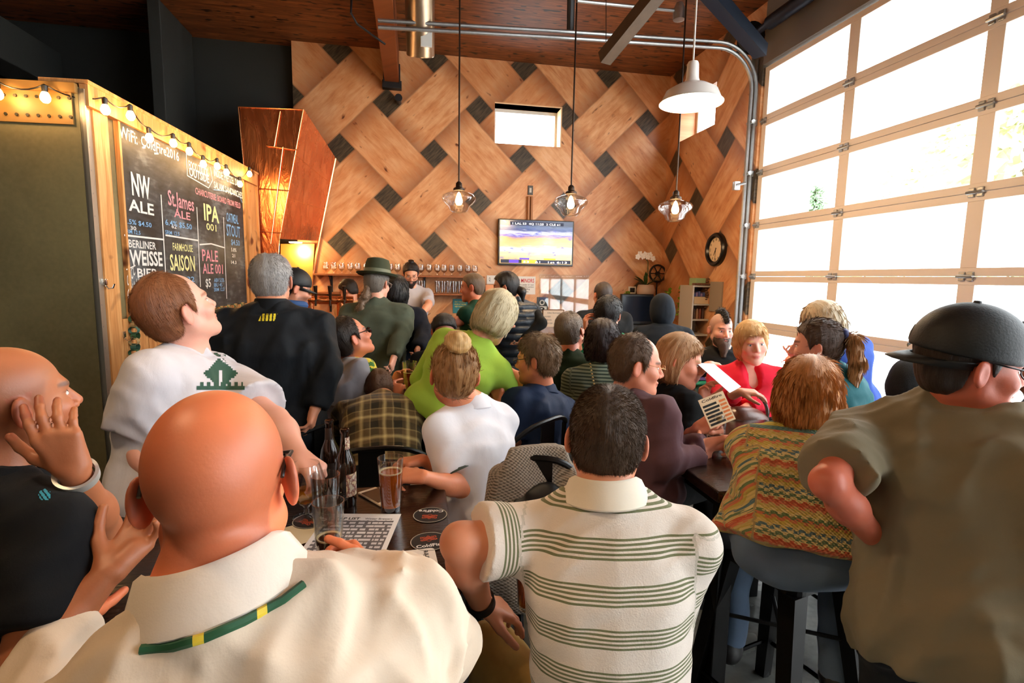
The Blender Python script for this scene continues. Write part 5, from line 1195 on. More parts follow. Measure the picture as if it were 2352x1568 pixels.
bottle(onZ(795,1158,T),'brown beer bottle with a red and cream label, the right one of the pair',LB.m,-.5); bottle(onZ(760,1128,T)+np.array((0,-.0,0)),'plain dark beer bottle, the left one of the pair',plain('label_dark',(34,20,12),.5),-1.9)
# phone
q=onZ(868,1143,T); ph=empty('smartphone',q,'white smartphone lying face up behind the amber pint','phone',rz=.62)
g=G(); g.bev((-.033,-.067,.0005),(.033,.067,.0085),.0035); o=g.build('body',plain('phone_white',(226,206,180),.3)); 
def adopt(o,root): o.parent=root; return o
adopt(o,ph); g=G(); g.box((-.030,-.050,.0086),(.030,.050,.009)); adopt(g.build('screen',plain('phone_glass',(8,8,10),.05)),ph); g=G(); g.lathe([(0,.0086),(.006,.0086),(.006,.009),(0,.009)],(0,-.058,0),14); adopt(g.build('button',plain('phone_button',(190,170,150),.3)),ph)
# paper menus and coasters
MEN=MatB('printed_menu'); x,y,z=MEN.sep(MEN.obj()); l=(y*52.0).fract().lt(.55); n=MEN.noise(MEN.comb(x*40.0,(y*52.0).floor(),0.0),2.0,1).gt(.46); rg=((x.abs().lt(.095))*(y.abs().lt(.098)))
MEN.set(col=MEN.mix(rg,lin((232,228,226)),MEN.mix(l*n,lin((96,90,92)),lin((206,200,200)))),rough=.7)
m1=onZ(740,1197,T); m2=onZ(912,1198,T); m3=onZ(882,1276,T); 
me_=empty('paper_menu',(m1+m3)/2,'printed black and white menu sheet lying on the foreground table','menu',rz=math.atan2(*(m2-m1)[[1,0]]))
g=G(); g.box((-.108,-.14,.0005),(.108,.14,.0012)); adopt(g.build('sheet',MEN.m),me_)
g=G(); text_geo(g,'TAP LIST',(-.075,.102,.0016),(1,0,0),(0,1,0),.014,0,.07,.03); text_geo(g,'Winter Brewery',(.01,.103,.0016),(1,0,0),(0,1,0),.010,0,.08,.01); adopt(g.build('lettering',BLK),me_)
ORG=plain('print_orange',(206,86,48),.6); CBL=plain('coaster_black',(26,22,22),.55); CWH=plain('coaster_white',(232,222,210),.7)
def knot(g,c,s,rot,z):
    """interlaced loops mark"""
    R_=lambda u,v:(c[0]+s*(u*math.cos(rot)-v*math.sin(rot)),c[1]+s*(u*math.sin(rot)+v*math.cos(rot)),z)
    def ln(a,b_,w=.045):
        a=np.array(a,float); b_=np.array(b_,float); n=nrm((-(b_-a)[1],(b_-a)[0],0))[:2]*w; g.add([R_(*(a-n)),R_(*(a+n)),R_(*(b_+n)),R_(*(b_-n))],[(0,1,2,3)])
    for k in (-.5,-.17,.17,.5):
        ln((-.75+k*.6,-.6+abs(k)*.2),(.35+k,.6-abs(k)*.3)); ln((.75+k*.6,-.6+abs(k)*.2),(-.35+k,.6-abs(k)*.3))
    for sx in (-1,1):
        ln((sx*.5,.45),(sx*1.0,.55)); ln((sx*1.0,.55),(sx*1.05,.2)); ln((sx*1.05,.2),(sx*.6,-.0)); ln((sx*.8,-.5),(sx*1.1,-.4)); ln((sx*1.1,-.4),(sx*1.0,-.1)); ln((sx*.2,.55),(0,.75)); ln((sx*.3,-.6),(0,-.8))
def coaster(px_,py_,rot,label,square=False,inv=False):
    q=onZ(px_,py_,T); root=empty('coaster',q,label,'coaster'); g=G(); z=q[2]
    if square: 
        pts=[]; 
        for cx_,cy_,a0 in ((.036,.036,0),(-.036,.036,1),(-.036,-.036,2),(.036,-.036,3)):
            for a in np.linspace(0,math.pi/2,5): pts.append((cx_+.012*math.cos(a+a0*math.pi/2),cy_+.012*math.sin(a+a0*math.pi/2)))
        g.prism([(q[0]+u*math.cos(rot)-v*math.sin(rot),q[1]+u*math.sin(rot)+v*math.cos(rot),z+.0004) for u,v in pts],(0,0,.0018)); g.build('board',CWH,root); tm=INK
    else: g.lathe([(0,.0004),(.05,.0004),(.05,.0020),(0,.0020)],q,40); g.build('board',CBL,root); g=G(); g.lathe([(.0475,.0022),(.0495,.0022)],q,40); g.build('rim_line',plain('coaster_rim',(180,170,150),.6),root); tm=plain('print_white',(236,232,226),.6)
    xd=np.array((math.cos(rot),math.sin(rot),0)); yd=np.array((-math.sin(rot),math.cos(rot),0))
    g=G(); knot(g,q+yd*.014,.020,rot,z+.0027); g.build('knot_mark',ORG,root)
    g=G(); text_geo(g,'ColdFire',q-xd*.037-yd*.030+np.array((0,0,.0027)),xd,yd,.015,0,.074,.025); g.build('lettering',tm,root)
    return root
coaster(986,1244,.1,'round black coaster with its white lettering upright, next to the elbow'); coaster(988,1183,math.pi-.15,'round black coaster with its lettering upside down, right of the amber pint'); coaster(714,1196,2.4,'round black coaster partly hidden under the empty glass'); coaster(958,1286,-1.45+3.1,'square white coaster with a faint orange mark by the white shirt',True)
g=G(); q=onZ(700,1222,T); 
o=empty('folded_paper',q,'cream square card under the round coaster near the snifter','card',rz=.5); g.box((-.075,-.06,.0002),(.06,.06,.0006)); adopt(g.build('card',plain('card_cream',(214,196,160),.7)),o)
# items on the middle table
q=onZ(942,906,.9); r_=tumbler('pint_glass',[(0,0),(.034,0),(.036,.02),(.046,.19),(.046,.2),(.044,.2),(.044,.19),(.034,.022),(0,.018)],q,'tall glass of dark red beer on the middle table',None,1,24); beer(q,None,.135,(140,44,14),1,.033,.041,True,r_)
tumbler('pint_glass',pint,onZ(972,900,.9),'empty clear glass just right of the dark red beer','glass',1.2,20) if False else tumbler('pint_glass',pint,onZ(972,905,.9),'empty clear glass just right of the dark red beer',None,1.2,20)
tumbler('tumbler',pint,onZ(984,893,.9),'short clear glass at the far side of the middle table',None,.95,20)
g=G(); q=onZ(942,912,.9); o=empty('coaster',q,'white coaster under the dark red beer','coaster',rz=.3); g.box((-.07,-.06,.0003),(.07,.06,.0018)); adopt(g.build('board',CWH),o)
# right table
q=onZ(1641,1035,.9); r_=tumbler('pint_glass',pint,q,'glass with a little dark beer in the older man\'s hand',None,1.08,28); beer(q,None,.06,(80,24,10),1.08,.0275,.0305,True,r_)
q=onZ(1672,1030,.9); o=empty('coaster',q,'white square coaster beside the older man\'s glass','coaster',rz=.5); g=G(); g.box((-.048,-.048,.0003),(.048,.048,.002)); adopt(g.build('board',CWH),o)
# far right table things
q=onZ(1590,880,.86); g=G(); g.bev(q+np.array((-.14,-.10,.0005)),q+np.array((.14,.10,.03)),.012); tag(g.build('green_case',plain('case_green',(30,128,88),.35)),'glossy green zip case on the far table beside the woman in red','case')
g=G(); g.bev(q+np.array((-.10,-.07,.031)),q+np.array((.12,.07,.048)),.006); tag(g.build('purple_wallet',plain('wallet_purple',(74,50,110),.5)),'purple wallet lying on the green case','wallet')
q=onZ(1628,862,.86); r_=tumbler('wine_glass',snif,q+np.array((0,.1,0)),'glass of golden drink in front of the woman in red',None,1.0,20); g=G(); g.lathe([(0,.044),(.015,.046),(.039,.063),(.048,.085),(0,.085)],q+np.array((0,.1,0)),20); g.build('drink',bpy.data.materials['beer_gold'],r_,True)
# ---------------------------------------------------------------- stools and chairs
def stool(x,y,rz,label,h=.66):
    root=empty('metal_stool',(x,y,0),label,'stool'); R_=np.array([(math.cos(rz),-math.sin(rz),0),(math.sin(rz),math.cos(rz),0),(0,0,1)]); o=np.array((x,y,0))
    tf=lambda p: R_@np.array(p,float)+o
    g=G(); a=.155; pts=[]
    for cx_,cy_,a0 in ((a-.05,a-.05,0),(-a+.05,a-.05,1),(-a+.05,-a+.05,2),(a-.05,-a+.05,3)):
        for t in np.linspace(0,math.pi/2,6): pts.append((cx_+.05*math.cos(t+a0*math.pi/2),cy_+.05*math.sin(t+a0*math.pi/2)))
    g.prism([tf((u,v,h-.03)) for u,v in pts],(0,0,.022)); g.prism([tf((u*.96,v*.96,h-.008)) for u,v in pts],(0,0,.008)); g.build('seat',BKS,root)
    for sx in (-1,1):
        for sy in (-1,1):
            g=G(); t0=np.array((sx*.125,sy*.125,h-.03)); b0=np.array((sx*.205,sy*.205,.0)); wt,wb=.030,.021
            q=[]
            for c,w in ((t0,wt),(b0,wb)): q.append([c+np.array((ux*w,uy*w,0)) for ux,uy in ((-1,-1),(1,-1),(1,1),(-1,1))])
            vs=[tf(p) for p in q[1]+q[0]]; g.add(vs,[(3,2,1,0),(4,5,6,7)]+[(i,(i+1)%4,4+(i+1)%4,4+i) for i in range(4)]); g.build('leg',BKS,root)
            g=G(); g.lathe([(0,0),(.026,0),(.024,.03),(0,.032)],tf((sx*.205,sy*.205,0)),10); g.build('foot_cap',plain('rubber',(14,14,14),.8),root)
    g=G()
    for z,k in ((.17,.184),(.17,.184)):
        for p0,p1 in (((-k,-k,z),(k,-k,z)),((k,-k,z),(k,k,z)),((k,k,z),(-k,k,z)),((-k,k,z),(-k,-k,z))): g.tube([tf(p0),tf(p1)],.008,6)
    g.tube([tf((-.16,-.16,.4)),tf((.16,.16,.4))],.007,6); g.tube([tf((.16,-.16,.402)),tf((-.16,.16,.402))],.007,6); g.build('cross_brace',BKS,root)
    return root
stool(1.26,1.50,.25,'dark metal stool under the woman in the patterned cardigan'); stool(2.0,1.9,.1,'dark metal stool at the right table, mostly behind the standing man in grey'); stool(.40,1.02,.15,'dark low metal stool carrying the man in the striped polo',.40)
def chair(px_,py_,d,rz,label,h=.62,wd=.215):
    """metal cafe chair; px,py,d = middle of the top rail"""
    c=P(px_,py_,d); R_=np.array([(math.cos(rz),-math.sin(rz),0),(math.sin(rz),math.cos(rz),0),(0,0,1)]); top=c[2]; o=np.array((c[0],c[1],0)); root=empty('cafe_chair',o,label,'chair')
    tf=lambda p: R_@np.array(p,float)+o
    g=G(); pts=[tf((-wd+.015,.05,h)),tf((-wd,.0,h+.12))]+[tf((wd*math.sin(a),-.02-.05*math.cos(a)+.02,top-.06*abs(math.sin(a))**3)) for a in np.linspace(-1.5,1.5,13)]+[tf((wd,.0,h+.12)),tf((wd-.015,.05,h))]; g.tube(pts,.011,8); g.build('back_frame',BKS,root,True)
    g=G(); g.prism([tf((-.05,-.045,h)),tf((.05,-.045,h)),tf((.05,-.055,top-.005)),tf((-.05,-.055,top-.005))],R_@np.array((0,.006,0))); g.build('back_slat',BKS,root)
    g=G(); g.prism([tf(p) for p in ((-.19,-.04,h-.02),(.19,-.04,h-.02),(.2,.32,h-.02),(.12,.36,h-.02),(-.12,.36,h-.02),(-.2,.32,h-.02))],(0,0,.02)); g.build('seat',BKS,root)
    for sx,sy in ((-1,-.03),(1,-.03),(-1,.31),(1,.31)):
        g=G(); g.tube([tf((sx*.17,sy,h-.02)),tf((sx*.21,sy+(.05 if sy>0 else -.06),0))],[.018,.012],8); g.build('leg',BKS,root)
    return root
chair(852,1022,2.05,.12,'black metal chair whose curved back rail shows behind the beer bottles'); chair(722,975,2.45,.9,'black metal chair seen edge on behind the dark jacket'); chair(1235,962,2.2,.75,'black metal chair under the man in the navy shirt')
# jacket over a chair
JK=MatB('woven_grey_jacket'); ob=JK.obj(); w1=JK.noise(ob,160,1); x,y,z=JK.sep(ob); gr=((x+y)*560.0).sin()*(z*560.0).sin(); JK.set(col=JK.ramp(gr*.25+.5+ (w1-.5)*.4,[(.3,lin((96,88,78))),(.6,lin((164,152,138)))]),rough=.9,bump=gr,bs=.3)
chair(1236,1040,1.72,-.30,'black metal chair with the grey woven jacket over its back',.62,.13)
jr=P(1236,1040,1.72); jk=empty('jacket',(jr[0],jr[1],0),'light grey woven jacket draped over a chair back, dark lining showing','jacket')
F=Fld(jr-np.array((.4,.3,.75)),jr+np.array((.4,.3,.12)),.009); ca,sa=math.cos(-.30),math.sin(-.30); jx=np.array((ca,sa,0)); jy=np.array((-sa,ca,0))
def jf(p):
    q=p-jr; x=q@jx; y=q@jy+.03; z=q[...,2]; hw=.135-.05*np.clip(z+.07,0,.10)/.10+.012*np.sin(z*14); d=np.abs(y-.015*np.sin(x*22)-.012*np.sin(z*17+x*9))-.020-np.clip(-z,0,.5)*.05
    d=np.maximum(d,np.abs(x)-hw-.03*np.clip(-z,0,1)); d=np.maximum(d,z-.022-.015*np.cos(x*12)); return np.maximum(d,-.52-z)
F.add(jf,jr-.7,jr+.3,k=0); 
for sx in (-1,1): F.add(*capf(jr+jx*sx*.125-Zv*.08-jy*.02,jr+jx*sx*.165-Zv*.45-jy*.04,.038,.045),k=.04)
V,Q=F.mesh(); V=relax(V,Q,2,.5); smesh('shell',V,Q,JK.m,jk)
F=Fld(jr-np.array((.3,.3,.6)),jr+np.array((.3,.3,.1)),.009); F.add(*ellf(jr-Zv*.17-jy*.065+jx*.03,np.stack([jx,jy,Zv],1),(.085,.028,.10)),k=0); F.add(*ellf(jr-Zv*.30-jy*.07-jx*.02,np.stack([jx,jy,Zv],1),(.085,.03,.18)),k=.03)
D_=F.D; D_-= (.006*wob(np.stack(np.meshgrid(*F.ax,indexing='ij'),-1),40,4)).astype(np.float32); V,Q=F.mesh(); smesh('lining',V,Q,plain('lining_black',(16,16,18),.5),jk)
# trees and ground outside
tag(G().box((XS+.31,-14,-.2),(60,40,-.05)).build('pavement_outside',plain('pavement_light',(170,168,162),.9,var=.1)),None,None)['kind']='structure'
def tree(x,y,h,r,kind,label):
    root=empty('tree',(x,y,-.05),label,'tree','pale trees beyond the lot'); rs=np.random.RandomState(int(abs(x*10+y*7)))
    G().tube([(x,y,-.05),(x+.1,y,h*.5),(x,y,h*.93)],[.22,.14,.03],8).build('trunk',plain('bark',(110,92,74),.9),root); g=G()
    for k in range(1500):
        t=rs.rand()**.8; z=h*(.18+.82*t); rad=r*((1-t)*.95+.05 if kind else math.sin(math.pi*min(1,t*.85+.1))**.6)*rs.rand()**.4; a=rs.rand()*6.283; c=np.array((x+rad*math.cos(a),y+rad*math.sin(a),z)); d=nrm((math.cos(a),math.sin(a),-.4+rs.normal()*.4)); s_=nrm(np.cross(d,rs.normal(size=3)))*.16; g.add([c-s_,c+s_,c+d*.5+s_*.4,c+d*.5-s_*.4],[(0,1,2,3)])
    g.build('foliage',plain('foliage_%d'%kind,((212,212,176),(176,198,170))[kind],.8,var=.3,vs=2),root)  # leaves bleached: outdoor overexposure and haze are put into the colour
for px_,X_,h_,r_,k_,lb in ((1860,24,7.4,1.5,1,'slim conifer seen through the third row of panes at the far end'),(2180,23,8.6,2.4,0,'pale leafy tree right of the middle door stile'),(2075,30,9.0,2.6,0,'pale leafy tree in the middle of the wide pane'),(2320,17,7.4,1.9,0,'pale leafy tree at the right frame edge'),(1920,29,6.6,1.8,0,'low pale tree beside the slim conifer'),(1990,35,8.6,2.4,0,'low pale tree left of the wide pane centre')):
    r0=ray(px_,620); y_=r0[1]/r0[0]*X_; tree(X_,y_,h_,r_,k_,lb)
# ---------------------------------------------------------------- patterned cloths
def pat(name,fn,rough=.85,**kw):
    b=MatB(name); x,y,z=b.sep(b.attr('uvw').outputs['Vector']); ob=b.obj(); col,bm=fn(b,x,y,z,ob)
    b.set(col=col,rough=rough,spec=.2,bump=bm,bs=kw.get('bs',.3),bd=.012,Sheen_Weight=.15); return b.m
def f_polo(b,x,y,z,ob):
    f=(z*(1/.082)+.1).fract(); band=f.lt(.46); l=(f*(4.5/.46)).fract().lt(.52)
    return b.mix(band*l,lin((226,214,202)),lin((112,116,84))),b.noise(ob,300,2)*.3+b.noise(ob,14,4)
POLO=pat('striped_polo',f_polo)
def f_plaid(b,x,y,z,ob):
    n=b.noise(ob,9,3)*.02; u=((x+n)*(1/.105)).fract(); v=((z+n)*(1/.105)).fract(); a=((u-.12).abs()*-9.0+1.1).clamp()+((u-.5).abs()*-22.0+1.0).clamp()*.5; c=((v-.12).abs()*-9.0+1.1).clamp()+((v-.5).abs()*-22.0+1.0).clamp()*.5; d=(u-.7).abs().lt(.16)+(v-.7).abs().lt(.16)
    col=b.mix((d*.5).clamp(),lin((96,76,44)),lin((44,38,24))); return b.mix(((a+c)*.42).clamp(),col,lin((214,190,128))),b.noise(ob,260,2)*.3+b.noise(ob,14,4)
PLAID=pat('plaid_flannel',f_plaid)
def f_fair(b,x,y,z,ob):
    t=(z*(1/.105)).fract(); st=[(0,(206,178,110)),(.08,(212,120,84)),(.16,(196,92,62)),(.24,(218,190,128)),(.32,(108,128,92)),(.40,(222,200,140)),(.48,(92,118,122)),(.55,(214,186,112)),(.64,(196,170,80)),(.72,(208,120,80)),(.80,(110,130,84)),(.88,(220,196,132)),(.95,(200,176,90))]
    a=b.ramp(t,[(p,lin(c)) for p,c in st],'CONSTANT'); t2=(z*(1/.105)+.06).fract(); c2=b.ramp(t2,[(p,lin(c)) for p,c in st],'CONSTANT')
    kn=((x+y*.7)*520.0).sin()*(z*620.0).sin(); k2=((x+y*.7)*230.0).sin(); f=(kn*.5+k2*.5+.1).gt(.12)
    col=b.mix(f,a,c2)
    mid=(z-.36).abs().lt(.035); s=(z*(1/.0135)).fract(); ms=b.ramp(((z*(1/.054)).fract()),[(0,lin((92,128,124))),(.25,lin((196,178,74))),(.5,lin((70,104,96))),(.75,lin((206,190,96)))],'CONSTANT')
    return b.mix(mid,col,ms),kn*.4+b.noise(ob,18,4)
FAIR=pat('patterned_knit',f_fair,.95,bs=.5)
def f_str(b,x,y,z,ob):
    return b.mix((z*(1/.019)).fract().lt(.45),lin((122,134,118)),lin((50,66,58))),b.noise(ob,14,4)
STRP=pat('striped_knit',f_str)
def f_puff(b,x,y,z,ob):
    q=(z*(1/.062)).fract()-.5; return b.mix((q.abs()-.44).clamp()*12.0,lin((20,30,42)),lin((6,8,12))),q*q*-5.0+b.noise(ob,40,3)*.25
PUFF=pat('puffer_quilt',f_puff,.35,bs=1.0)
def f_sun(b,x,y,z,ob):
    n=b.noise(ob,30,2); yl=(y*1.0+b.noise(ob,5,2)*.05).gt(.03); return b.mix(yl,lin((176,178,190)),b.mix(n.gt(.56),lin((226,206,70)),lin((70,120,60)))),b.noise(ob,14,4)
SUNS=pat('yellow_panel_jersey',f_sun)
cW=cloth('white_shirt',(212,192,170),.04); cWc=cloth('white_collar',(220,206,192),.03); cT=cloth('pale_tee',(206,200,204),.06); cBk=cloth('black_polo',(10,12,16),.2); cJk=cloth('black_navy_jacket',(9,15,22),.2,.7); cOl=cloth('olive_jacket',(74,82,70),.2); cNv=cloth('navy_coat',(20,25,38),.2)
cGr=cloth('grey_tee',(176,172,178),.08); cTan=cloth('tan_shirt',(206,160,112),.1); cLime=cloth('lime_fleece',(164,202,76),.08); cDg=cloth('dark_green_knit',(26,46,34),.2); cGt=cloth('green_tee',(26,66,48),.15); cEm=cloth('emerald_shirt',(22,104,70),.12)
cPo=cloth('white_polo',(232,230,236),.03); cNs=cloth('navy_shirt',(18,36,66),.2,.7); cMa=cloth('maroon_jacket',(92,64,70),.15); cBs=cloth('black_sweater',(11,14,17),.2); cBt=cloth('black_tee',(8,9,11),.2); cRed=cloth('coral_sweater',(226,36,62),.08,.9); cHd=cloth('navy_hoodie',(9,18,28),.2)
cTe=cloth('teal_shirt',(22,88,96),.2); cBl=cloth('blue_top',(46,74,150),.15); cGt2=cloth('olive_grey_tee',(122,112,90),.1)
JEAN=('denim',(44,74,118)); BLKT=('black_trousers',(16,16,18)); KHK=('khaki',(206,164,92)); GRT=('grey_denim',(98,116,140))
PALE=(226,168,146); MID=(206,142,112); TAN=(170,108,76)
# ---------------------------------------------------------------- foreground people
A=person('bald man from behind in a white shirt with a green lanyard',(508,1108,.71),(14,-4,-4),1.07,8,nk=(0,-.05,-.098),lean=(10,-11),w=1.22,dp=1.15,stance='sit',seat=.62,
  h=.0065,hh=.0032,skin=(226,126,82),buzz=(120,66,44,1,.55),nape=True,top=dict(m=cW,collar=cWc,sleeve='long',c=.020,cs=.018,fold=.012,hem=-.1),bottom=BLKT,glasses=dict(c=(20,18,18),t=1.6),seed=3,neckr=.066,
  L=dict(w=(np.array((-.62,1.02,.965)),),hf=.009,so=(0,0,-.05)),R=dict(so=(0,0,-.055),e=(1010,1480,.98),w=(862,1322,1.19),hd=P(772,1240,1.28)-P(862,1322,1.19),hn=(-.75,.4,.1),hs=(.0,-.1,1),curl=.75,hf=.0042))
def ring(par,name,c,ax,r,t,m,asp=1.0,xd=None,closed=True,n=36,hgt=None):
    """band of radius r around axis ax"""
    ax=nrm(ax); a=nrm(np.cross(ax,(0,0,1)) if abs(ax[2])<.9 else np.cross(ax,(1,0,0))) if xd is None else nrm(xd); b_=np.cross(ax,a); g=G()
    if hgt: 
        pr=[(r,-hgt/2),(r+t,-hgt/2),(r+t,hgt/2),(r,hgt/2),(r,-hgt/2)]; g.lathe(pr,c,n,np.stack([a,b_*asp,ax],1))
    else: g.tube([np.array(c)+a*r*math.cos(k)+b_*r*asp*math.sin(k) for k in np.linspace(0,2*math.pi,n+1)[:-1]],t,8,closed=True)
    return g.build(name,m,par,True)
LAN=MatB('lanyard'); x,y,z=LAN.sep(LAN.obj()); LAN.set(col=LAN.mix(((x*95.0+y*30.0).sin().gt(.86)),lin((16,74,44)),lin((214,186,50))),rough=.6)
A_lan=LAN.m
B=person('shaved headed man in a black polo at the left frame edge, hand to his mouth',(30,925,1.08),(72,8,0),1.0,62,lean=(4,0),w=1.05,stance='sit',seat=.62,h=.0075,hh=.0036,skin=(168,104,68),fface=True,
  top=dict(m=cBk,collar=cBk,sleeve='short',sl=.78),bottom=BLKT,seed=5,buzz=(96,58,38,1,.5),
  L=dict(e=(228,1215,1.20),w=(172,1082,1.03),hd=P(104,945,1.0)-P(172,1082,1.03),hn=(-.25,.9,.05),hs=(-.8,-.3,-.2),curl=.22,spread=.10,hf=.0038),R=dict(e=(65,1520,.90),w=(245,1320,.98),hd=P(345,1195,1.06)-P(245,1320,.98),hn=(.3,.35,.75),hs=(-.3,.8,.3),curl=.35,spread=.3,hf=.004))
J_=B['J']['L']; ring(B['root'],'wristwatch',J_[2]-nrm(J_[2]-J_[1])*.015,J_[2]-J_[1],.031,.006,plain('watch_silver',(226,222,212),.3,.6),1.0,hgt=.020)
q=P(103,1137,.98)
# striped polo man
S_=person('dark haired man in a white striped polo, back to us, hand on knee',(1393,1008,1.20),(0,-4,2),.99,-2,nk=(0,-.05,-.100),lean=(7,-3),w=.97,dp=1.08,sh=.176,belly=.03,stance='sit',seat=.45,h=.0068,hh=.0034,skin=(214,146,112),
  top=dict(m=POLO,collar=cloth('cream_collar',(232,222,204),.03),sleeve='short',sl=.72,fold=.0045,hem=-.16,cs=.016),bottom=KHK,seed=9,neckr=.064,tl=.60,
  hair=dict(kind='short',c=(88,66,48),c2=(40,28,20),t=.008,n=22000,sl=.011,sw=.0005,mv=(.55,.6),rough=.6),brow=(50,38,28),
  knees=dict(L=(1130,1485,1.42),R=(1440,1520,1.55)),
  L=dict(so=(0,0,-.03),e=(1058,1246,1.13),w=(1106,1388,1.27),hd=P(1195,1412,1.34)-P(1106,1388,1.27),hn=(0,.2,-1),hs=(.2,-.8,0),curl=.28,hf=.004,aw=1.05),R=dict(so=(0,0,-.03),w=(P(1290,1385,1.42),),hd=(-.75,.1,.2),hn=(0,.5,-.1),curl=.9,hf=.006))
J_=S_['J']['L']; ring(S_['root'],'wristband',J_[2]-nrm(J_[2]-J_[1])*.012,J_[2]-J_[1],.030,.005,plain('band_black',(14,14,14),.5),1.0,hgt=.022)
q=P(1212,1395,1.40); r_=tumbler('pint_glass',pint,q,'pint glass of amber beer held low beside the striped polo',None,.9,24); beer(q,None,.118,(206,104,22),.9,.0275,.034,True,r_)
# cardigan woman
Wm=person('auburn haired woman in a colourful patterned cardigan, seated on a metal stool',(1858,905,1.64),(2,0,0),.93,-4,N=(1850,985,1.62),pel=(1832,1250,1.56),female=True,w=1.10,dp=1.12,stance='sit',seat=.66,h=.0085,
  top=dict(m=FAIR,sleeve='long',fold=.007,hem=.03,flare=(.03,.55),c=.018,cs=.018,name='cardigan'),bottom=GRT,seed=12,skin=PALE,
  hair=dict(kind='long',c=(216,150,88),c2=(124,72,38),t=.017,end=P(1868,975,1.58),n=12000,sl=.05,sw=.0013,mv=(.12,1)),
  L=dict(e=(1738,1115,1.55),w=(onZ(1725,1045,.93)+np.array((0,0,.03)),),hd=(-.1,.6,.1),hn=(0,0,-1)),R=dict(w=(onZ(1960,1040,.93)+np.array((0,0,.03)),),hf=.01))
# cap man
Cm=person('standing man in an olive grey tee and a backwards black cap',(2225,838,1.24),(62,-4,3),1.0,2,N=(2190,925,1.28),pel=(2205,1475,1.20),w=1.16,dp=1.1,h=.0075,hh=.0036,skin=(196,104,78),fface=True,brow=(60,40,30),
  top=dict(m=cGt2,sleeve='short',fold=.012,hem=-.13,cs=.016,c=.02,sl=.8),bottom=('dark_jeans',(26,30,36)),seed=15,hair=dict(kind='short',c=(46,34,28),t=.006,n=0),neckr=.058,tl=.6,glasses=dict(c=(20,18,18),t=1.3),
  L=dict(e=(1902,1108,1.17),w=(2032,1262,1.30),hd=P(2090,1330,1.38)-P(2032,1262,1.30),hn=(.8,.2,0),hf=.006,aw=.9),R=dict(e=(2440,1150,1.25),w=(2400,1350,1.15),hf=.01))
def cap_hat(Pn,col,brim=-1,t=.014,emb=None,bl=.055,name='cap',lab=None):
    R3=Pn['R3']; hr,hf,hu=R3.T; H=Pn['H']; s=Pn['s']; hp=Pn['hp']; F=Fld(H-.22,H+.22,.0045 if np.linalg.norm(H-CAM)<2 else .008)
    tilt=nrm(hu+hf*.10*(-brim)); F.add(*ellf(hp(0,-.012,.045),R3,(np.array((.078,.098,.086))+t)*s),k=0); z0=hp(0,0,.022)
    F.sub(lambda p:(p-z0)@tilt,H-.3,H+.3,k=.006)
    V,Q=F.mesh(); V=relax(V,Q,2,.5); m=plain('cap_'+str(col),col,.6,bs=.2,bscale=200); o=smesh(name,V,Q,m,Pn['root'],Pn['Hf'])
    g=G(); top_=hp(0,-.012,.045+.086+t); g.lathe([(0,0),(.009,.0),(.007,.006),(0,.007)],top_-hu*.002,10,R3); g.build('button',m,o,True)
    vs=[];n=13
    for k in range(n):
        a=math.pi*(k/(n-1))-math.pi/2
        for rr,dz in ((.0,.0),(.5,-.004),(1,-.010-.008*abs(math.sin(a)))):
            x_=math.sin(a)*(.086+.0*rr)*(1-.10*rr); y_=brim*(.02+math.cos(a)*(.088+bl*rr)); vs.append(hp(x_,y_-.012,.026+dz-.01*abs(brim)))
    fs=[(k*3+j,k*3+j+1,k*3+j+4,k*3+j+3) for k in range(n-1) for j in range(2)]
    g=G(); g.add(vs,fs); b_=g.build('brim',m,o,True); md=b_.modifiers.new('s','SOLIDIFY'); md.thickness=.0035
    return o
o=cap_hat(Cm,(20,24,28),-1,.017)
def conform(Pn,cx,cy,cz,rad,ang0,zc,w,hgt,m,name,par,shape='ell',side=1):
    """small emblem wrapped on the ellipsoid (radii rad, centre cx..) of the head frame"""
    g=G(); vs=[];hp=Pn['hp']; n=16; ce=[]
    for k in range(n):
        a=2*math.pi*k/n; u=ang0+w*math.cos(a); z=zc+hgt*math.sin(a); k_=math.sqrt(max(.05,1-(z/rad[2])**2)); vs.append(hp(cx+rad[0]*k_*math.sin(u),cy+rad[1]*k_*math.cos(u),cz+z))
    u=ang0; k_=math.sqrt(1-(zc/rad[2])**2); vs.append(hp(cx+rad[0]*k_*math.sin(u)*1.01,cy+rad[1]*k_*math.cos(u)*1.01,cz+zc)); g.add(vs,[(i,(i+1)%n,n) for i in range(n)]); return g.build(name,m,par,True)
rad=(.0965,.1165,.1045); conform(Cm,0,-.012,.045,rad,math.pi+.45,.018,.19,.022,plain('emblem_gold',(220,160,30),.5),'emblem',o); conform(Cm,0,-.012,.045,rad,math.pi+.42,-.016,.30,.004,plain('emblem_dull',(110,90,20),.6),'emblem_band',o)
